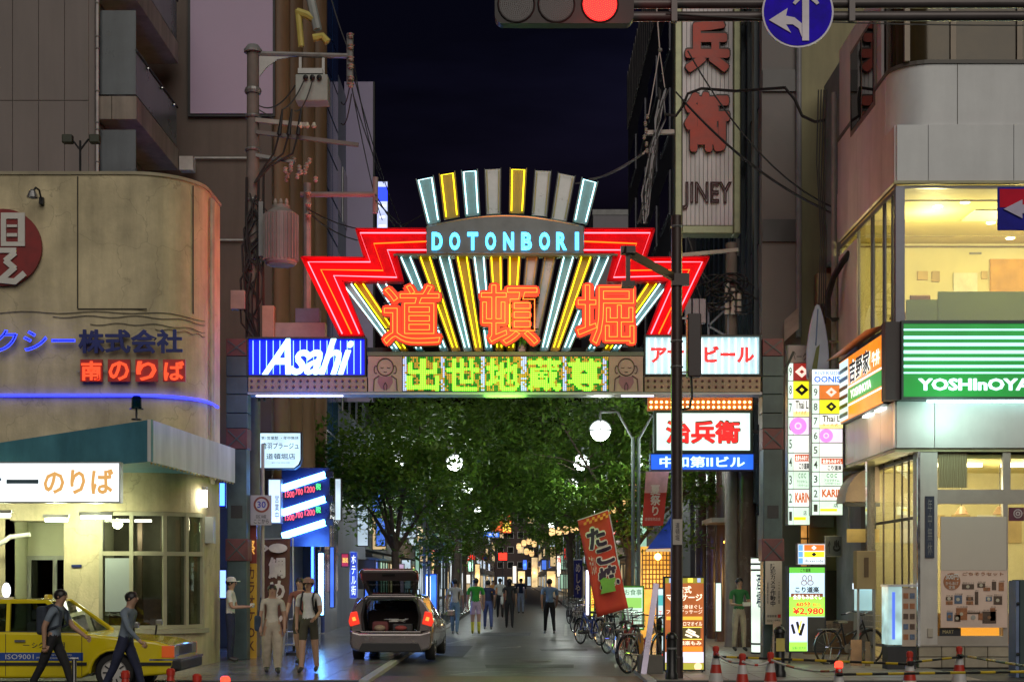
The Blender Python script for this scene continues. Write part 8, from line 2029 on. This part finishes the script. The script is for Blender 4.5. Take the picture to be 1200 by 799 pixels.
def finish_people():
    dg = bpy.context.evaluated_depsgraph_get(); dg.update()
    done = []
    for P in PEOPLE:
        ev = P['o'].evaluated_get(dg); m = bpy.data.meshes.new_from_object(ev)
        done.append((P, [tuple(v.co) for v in m.vertices], [tuple(f.vertices) for f in m.polygons])); bpy.data.meshes.remove(m)
    for P, vs, fs in done:
        bpy.data.objects.remove(P['o'])
        J, E, k = P['J'], P['E'], P['H'] / 1.7
        mats = [P['top'], P['low'], SKIN, P['shoes'], P['socks'] or SKIN]
        reg = {'torso': 0, 'neck': 2, 'head': 2, 'thigh': 1, 'calf': (4 if P['shorts'] else 1), 'shoe': 3, 'uparm': 0, 'forearm': 0 if P['sleeves'] == 'long' else 2, 'hand': 2}
        segs = [(J[a], J[b], r) for a, b, r in E]
        q = MB(); q.add(vs, fs)
        q.m = []
        for f in fs:
            c = Vector((0, 0, 0))
            for i in f: c += Vector(vs[i])
            c /= len(f)
            best = None
            for a, b, r in segs:
                ab = b - a; t = max(0, min(1, (c - a).dot(ab) / max(ab.length_squared, 1e-9))); dd = (c - (a + ab * t)).length
                if best is None or dd < best[0]: best = (dd, r, t)
            r, t = best[1], best[2]; mi = reg[r]
            if r == 'neck' and c.z < 1.435 * k: mi = 0
            if r == 'torso' and c.z < .985 * k: mi = 1
            if r == 'thigh' and P['shorts'] and c.z < .60 * k: mi = 2
            if r == 'calf' and P['shorts'] and P['socks'] and c.z > .38 * k: mi = 2
            if r == 'uparm' and P['sleeves'] == 'short' and t > .62: mi = 2
            if r == 'calf' and c.z < .10 * k: mi = 3
            q.m.append(mi)
        # fingers
        for nm, s in (('l', -1), ('r', 1)):
            p = J['pal' + nm]; dr = (p - J['wri' + nm]).normalized()
            sd = Vector((0, 1, 0)); sd = (sd - dr * sd.dot(dr)).normalized(); nrm = dr.cross(sd) * (1 if s < 0 else -1)
            q.mi = 2
            for i, ln in enumerate((.062, .072, .068, .052)):
                b0 = p + sd * (i - 1.5) * .019 * k * -1
                q.tube([b0, b0 + dr * ln * .55 * k, b0 + (dr * .85 + nrm * .5).normalized() * ln * k + dr * .01], [.0095 * k, .009 * k, .007 * k], 6)
            b0 = p - dr * .03 * k - sd * .03 * k
            q.tube([b0, b0 - sd * .02 * k + dr * .03 * k, b0 - sd * .015 * k + dr * .06 * k + nrm * .012], [.011 * k, .010 * k, .008 * k], 6)
        root = thing('person', P['label'], 'person', (0, 0, 0))
        body = q.build('body', mats, root, smooth=False)
        body.data.shade_smooth()
        hc = J['head']; kk = k
        # face
        f_ = MB(); f_.ball((hc.x, hc.y - .098 * kk, hc.z - .012 * kk), .015 * kk, 8, 6, sq=(.8, 1, 1.6)); f_.build('nose', SKIN, body, smooth=True)
        for s in (-1, 1):
            MB().ball((hc.x + s * .031 * kk, hc.y - .083 * kk, hc.z + .012 * kk), .0105 * kk, 8, 6).build('eye', pbr('eye_dark', (.03, .02, .02), .2), body)
            MB().ball((hc.x + s * .078 * kk, hc.y + .01 * kk, hc.z - .005 * kk), .026 * kk, 8, 6, sq=(.4, .7, 1.2)).build('ear', SKIN, body, smooth=True)
        MB().ball((hc.x, hc.y - .084 * kk, hc.z - .052 * kk), .02 * kk, 8, 6, sq=(1.2, .5, .3)).build('mouth', pbr('lips', (.30, .12, .10), .5), body)
        # hair: shell of the upper/back skull
        h = MB(); vs2 = []; fs2 = []; n, m_ = 16, 9
        for i in range(m_ + 1):
            ph = PI * i / m_ * .74
            for jx in range(n):
                a = 2 * PI * jx / n
                fr = max(0, -math.sin(a))               # towards the face
                p2 = ph * (1 - .42 * fr)
                drop = .0
                if P['hair'] == 'long' and i == m_ and fr < .3: drop = -.12 * kk
                w = 1 + .03 * math.sin(a * 5 + i)
                vs2.append((hc.x + .090 * kk * w * math.sin(p2) * math.cos(a), hc.y + .012 * kk + .108 * kk * w * math.sin(p2) * math.sin(a), hc.z + .012 * kk + .098 * kk * math.cos(p2) + drop))
        for i in range(m_):
            for jx in range(n): fs2.append((i * n + jx, (i + 1) * n + jx, (i + 1) * n + (jx + 1) % n, i * n + (jx + 1) % n))
        h.add(vs2, fs2); h.build('hair', HAIR, body, smooth=True)
        # clothing hems
        if P['shorts']: pass
        if P['extras']: P['extras'](root, body, J, k)
        root.location = (P['x'], P['y'], P['z0']); root.rotation_euler.z = P['face']
def backpack(m):
    def f(root, body, J, k):
        c = J['chest']
        t = MB().box(c.x - .15, c.x + .15, c.y + .10, c.y + .26, c.z - .26, c.z + .16).build('backpack', m, root, bevel=.05, seg=3)
        for s in (-1, 1): MB().tube([(c.x + s * .10, c.y + .12, c.z + .15), (c.x + s * .105, c.y - .0, c.z + .185), (c.x + s * .10, c.y - .125, c.z + .08), (c.x + s * .12, c.y - .11, c.z - .12), (c.x + s * .13, c.y + .12, c.z - .2)], .018, 6).build('strap', m, t)
    return f
def shoulder_bag(m, s=-1):
    def f(root, body, J, k):
        c = J['pelvis']; u = J['upper']
        t = MB().box(c.x + s * .20, c.x + s * .31, c.y - .14, c.y + .16, c.z - .12, c.z + .16).build('bag', m, root, bevel=.04)
        MB().tube([(c.x + s * .25, c.y - .1, c.z + .14), (c.x + s * .2, u.y - .02, u.z + .06), (c.x + s * .25, c.y + .12, c.z + .14)], .012, 6).build('strap', m, t)
    return f
def cap(m):
    def f(root, body, J, k):
        c = J['head']
        t = MB().lathe([(.10, .02), (.102, .05), (.085, .095), (.04, .118), (0, .122)], (c.x, c.y + .005, c.z), 16).build('cap', m, root, smooth=True)
        MB().prism([(c.x - .07, c.z + .02), (c.x + .07, c.z + .02), (c.x + .05, c.z + .035), (c.x - .05, c.z + .035)], c.y - .17, c.y - .06).build('peak', m, t)
    return f
def phone(root, body, J, k):
    p = (J['pall'] + J['palr']) / 2
    MB().box(p.x - .09, p.x + .09, p.y - .06, p.y + .0, p.z - .02, p.z + .07).build('folded_paper', paper, root, bevel=.008)
A = math.radians
away = PI
wht = cloth('white', (.58, .58, .56)); navy = cloth('navy', (.02, .025, .06)); blk = cloth('black', (.015, .015, .018)); grn = cloth('green', (.04, .34, .04)); lil = cloth('lilac', (.52, .40, .55)); jean = cloth('jeans', (.14, .24, .36)); blu = cloth('sky_blue', (.18, .30, .50)); bge = cloth('beige', (.42, .36, .28)); gry = cloth('blue_grey', (.16, .20, .25)); crm = cloth('cream', (.50, .46, .38)); lgt = cloth('light_blue', (.45, .48, .58)); yl = cloth('yellow_sock', (.62, .58, .06)); olv = cloth('olive', (.06, .055, .035)); dgrn = cloth('dark_green', (.03, .16, .05))
shoe_b = pbr('shoe_black', (.02, .02, .02), .4); shoe_w = pbr('shoe_white', (.5, .5, .5), .5)
def at(px, d): return WX(px, d), d
person('man in white shirt and dark trousers reading paper by the left gate post', *at(270, 30.1), A(90), H=1.7, arms=((.25, 1.35), (.25, 1.35)), top=wht, low=navy, shoes=shoe_b, extras=lambda r_, b_, J, k: (phone(r_, b_, J, k), cap(wht)(r_, b_, J, k)))
person('walker in grey blue shirt with backpack passing the taxi doors', *at(62, 21.8), A(80), H=1.58, stride=.42, lean=.18, arms=((-.4, .4), (.45, .5)), top=gry, low=blk, shoes=shoe_b, extras=backpack(cloth('pack_dark', (.03, .04, .06))), z0=-.01)
person('walker in dark clothes passing the taxi front wheel', *at(146, 21.6), A(78), H=1.55, stride=.40, lean=.16, arms=((.4, .4), (-.35, .5)), top=gry, low=navy, shoes=shoe_b, sleeves='long', z0=-.01)
person('woman in cream top and wide pale trousers carrying a dark bag', *at(319, 26.4), A(12), H=1.57, stride=.18, arms=((.1, .3), (-.1, .4)), wide=1.5, top=crm, low=bge, shoes=shoe_b, hair='long', extras=shoulder_bag(cloth('bag_navy', (.03, .05, .09)), -1))
person('man in white tee and dark shorts with backpack on blue paving', *at(362, 26.6), A(-8), H=1.68, stride=-.2, arms=((-.15, .3), (.25, .9)), top=wht, low=olv, shoes=shoe_b, shorts=True, extras=lambda r_, b_, J, k: (backpack(blk)(r_, b_, J, k), cap(cloth('hat_tan', (.33, .2, .15)))(r_, b_, J, k)))
person('companion in maroon shirt and shorts just behind the backpacker', *at(352, 29.2), A(-15), H=1.7, stride=.2, arms=((.2, .4), (-.2, .3)), top=cloth('maroon', (.22, .08, .06)), low=olv, shoes=shoe_b, shorts=True)
person('walker in white tee and pale jeans right of the hatchback', *at(533, 45.5), away + A(-5), H=1.7, stride=.3, arms=((.2, .3), (-.3, .2)), top=wht, low=jean, shoes=shoe_w)
person('walker in bright green tee, lilac shorts and yellow socks', *at(557.5, 45.8), away, H=1.72, stride=.08, arms=((.0, .2), (.0, .2)), girth=1.08, top=grn, low=lil, shoes=pbr('shoe_yellow', (.5, .45, .05), .5), shorts=True, socks=yl)
person('walker in dark navy just behind the green tee', *at(572, 50), away + A(5), H=1.66, stride=.25, arms=((.2, .3), (-.2, .3)), top=navy, low=cloth('indigo', (.06, .08, .2)), shoes=shoe_w)
person('walker all in black with white bag in mid street', *at(597, 51.5), away, H=1.7, stride=.16, arms=((.1, .3), (-.1, .3)), top=blk, low=blk, shoes=shoe_b, hair='long', extras=shoulder_bag(wht, 1))
person('distant walker in white shirt beside the walker in black', *at(586, 66), away, H=1.74, stride=.2, girth=1.1, top=wht, low=blk, shoes=shoe_b)
person('distant walker in navy top and pale trousers', *at(610.5, 74), away, H=1.76, stride=.25, girth=1.05, top=navy, low=lgt, shoes=shoe_b)
person('walker in sky blue shirt and black trousers on the right', *at(644, 45.8), away + A(8), H=1.7, stride=.35, arms=((.35, .3), (-.35, .3)), girth=1.12, top=blu, low=blk, shoes=shoe_w)
person('person in green tee holding something before the columns on the right', *at(866, 34.6), A(15), H=1.7, stride=.08, arms=((.2, 1.3), (.2, 1.3)), top=dgrn, low=bge, shoes=shoe_b, extras=phone)
person('distant figure in orange top near the white menu sign', *at(578, 84), 0, H=1.65, stride=.2, top=cloth('orange', (.5, .22, .05)), low=blk, shoes=shoe_b)
finish_people()
# ------------------------------------------------------------------ more lit signs and fronts down the street
MORE = [  # px rect, depth, colour, label, text
    ((622, 652, 631, 690), 72, lit_warm, 'warm lit shop doorway left of the lantern cluster', ''), ((640, 668, 652, 690), 66, lit_warm, 'amber lit food stall behind the man in blue', ''), ((612, 655, 618, 668), 95, lit_blu, 'tiny blue sign under the far lanterns', ''),
    ((652, 650, 658, 676), 68, W_WARM, 'cream vertical sign between two tree trunks', '酒'), ((606, 668, 616, 684), 100, lit_warm, 'distant warm shop window in mid street', ''), ((530, 640, 537, 660), 74, lit_cool, 'white sign high beside the left lamps', '薬'), ((505, 640, 512, 668), 62, lit_warm, 'warm sign above the blue drinks cabinet', '鮨'),
    ((548, 655, 555, 670), 96, lit_grn, 'small green lit sign left of the street end', ''), ((556, 660, 563, 690), 100, lit_warm, 'distant warm doorway behind the green tee', ''), ((427, 672, 436, 700), 50, lit_blu, 'blue lit window seen past the tailgate', ''), ((480, 690, 492, 722), 52, lit_cool, 'white lit shop window left of the drinks cabinet', ''),
    ((700, 640, 708, 660), 48, lit_warm, 'amber sign hidden behind the leaning banner', ''), ((712, 655, 727, 684), 44, lit_grn, 'green tinted lit window right of the leaning banner', ''), ((838, 682, 846, 740), 44, W_GREEN, 'pale green lit column behind the massage board', ''), ((680, 700, 692, 716), 52, lit_warm, 'low amber stall light behind the bicycles', ''),
    ((392, 560, 400, 610), 50, lit_cool, 'pale lit sign at the left edge of the tree', ''), ((386, 640, 392, 712), 44, lit_blu, 'blue lit pillar left of the hatchback', '')]
for r, d_, m_, lab, tx_ in MORE:
    d_ = kerb_d(r); s = signbox('projecting_sign', lab, 'sign', r, d_, .25, m_, dark_steel, [(tx_, (r[0] + 1.2, r[1] + 3, r[2] - 1.2, r[1] + 3 + (r[2] - r[0])), E_RED, dict(bold=.02))] if tx_ else [])
    c_ = tuple(m_.node_tree.nodes['Principled BSDF'].inputs['Emission Color'].default_value[:3])
    glow(s, W((r[0] + r[2]) / 2, (r[1] + r[3]) / 2, d_ - .7), 14 * (d_ / 60), c_, .3)
for nm, c_, pw, px, py, d_ in (('price_board_sign', (.06, .22, 1.0), 140, 356, 640, 35.0), ('drinks_cabinet', (.1, .3, 1.0), 30, 500, 690, 46), ('lattice_shop', (1, .55, .15), 50, 770, 680, 38.6), ('green_shop_sign', (.6, 1, .85), 34, 1130, 480, 27.0), ('orange_side_sign', (1, .5, .2), 10, 1000, 500, 29.6)):
    glow(bpy.data.objects[nm], W(px, py, d_), pw, c_, .35)
for o_ in [o for o in bpy.data.objects if o.name.startswith('street_lamp')]:
    for s_ in (-1, 1): glow(o_, o_.location + Vector((s_ * .88, 0, 4.95)), 70, (.92, 1, .93), .22)
ORD = ('first', 'second', 'third', 'fourth', 'fifth', 'sixth', 'seventh', 'eighth')
rnd = random.Random(31)
for side, xs_ in (('left', -1), ('right', 1)):
    for i in range(8):
        d_ = 58 + i * 13 + rnd.uniform(-3, 3); w_ = rnd.uniform(.5, 1.0); h_ = rnd.uniform(.9, 2.4); x_ = xs_ * rnd.uniform(4.6, 5.3); z_ = rnd.uniform(2.6, 4.2)
        cn, m_ = rnd.choice((('amber', lit_warm), ('white', lit_cool), ('red', E_RED), ('blue', lit_blu), ('green', lit_grn), ('cream', W_WARM)))
        p0, p1 = VX + (x_ - w_ / 2) * F / d_, VX + (x_ + w_ / 2) * F / d_; q0, q1 = HY - (z_ + h_ - CH) * F / d_, HY - (z_ - CH) * F / d_
        signbox('projecting_sign', '%s lit blade sign, %s along the far %s row' % (cn, ORD[i], side), 'sign', (p0, q0, p1, q1), d_, .2, m_, dark_steel, [(vert(rnd.choice(('酒場', '焼肉', '寿司', '薬局', '喫茶'))), (p0 + (p1 - p0) * .2, q0 + (q1 - q0) * .12, p1 - (p1 - p0) * .2, q1 - (q1 - q0) * .12), ink if m_ is not E_RED else W_WARM, dict(bold=.03))], group='far blade signs')
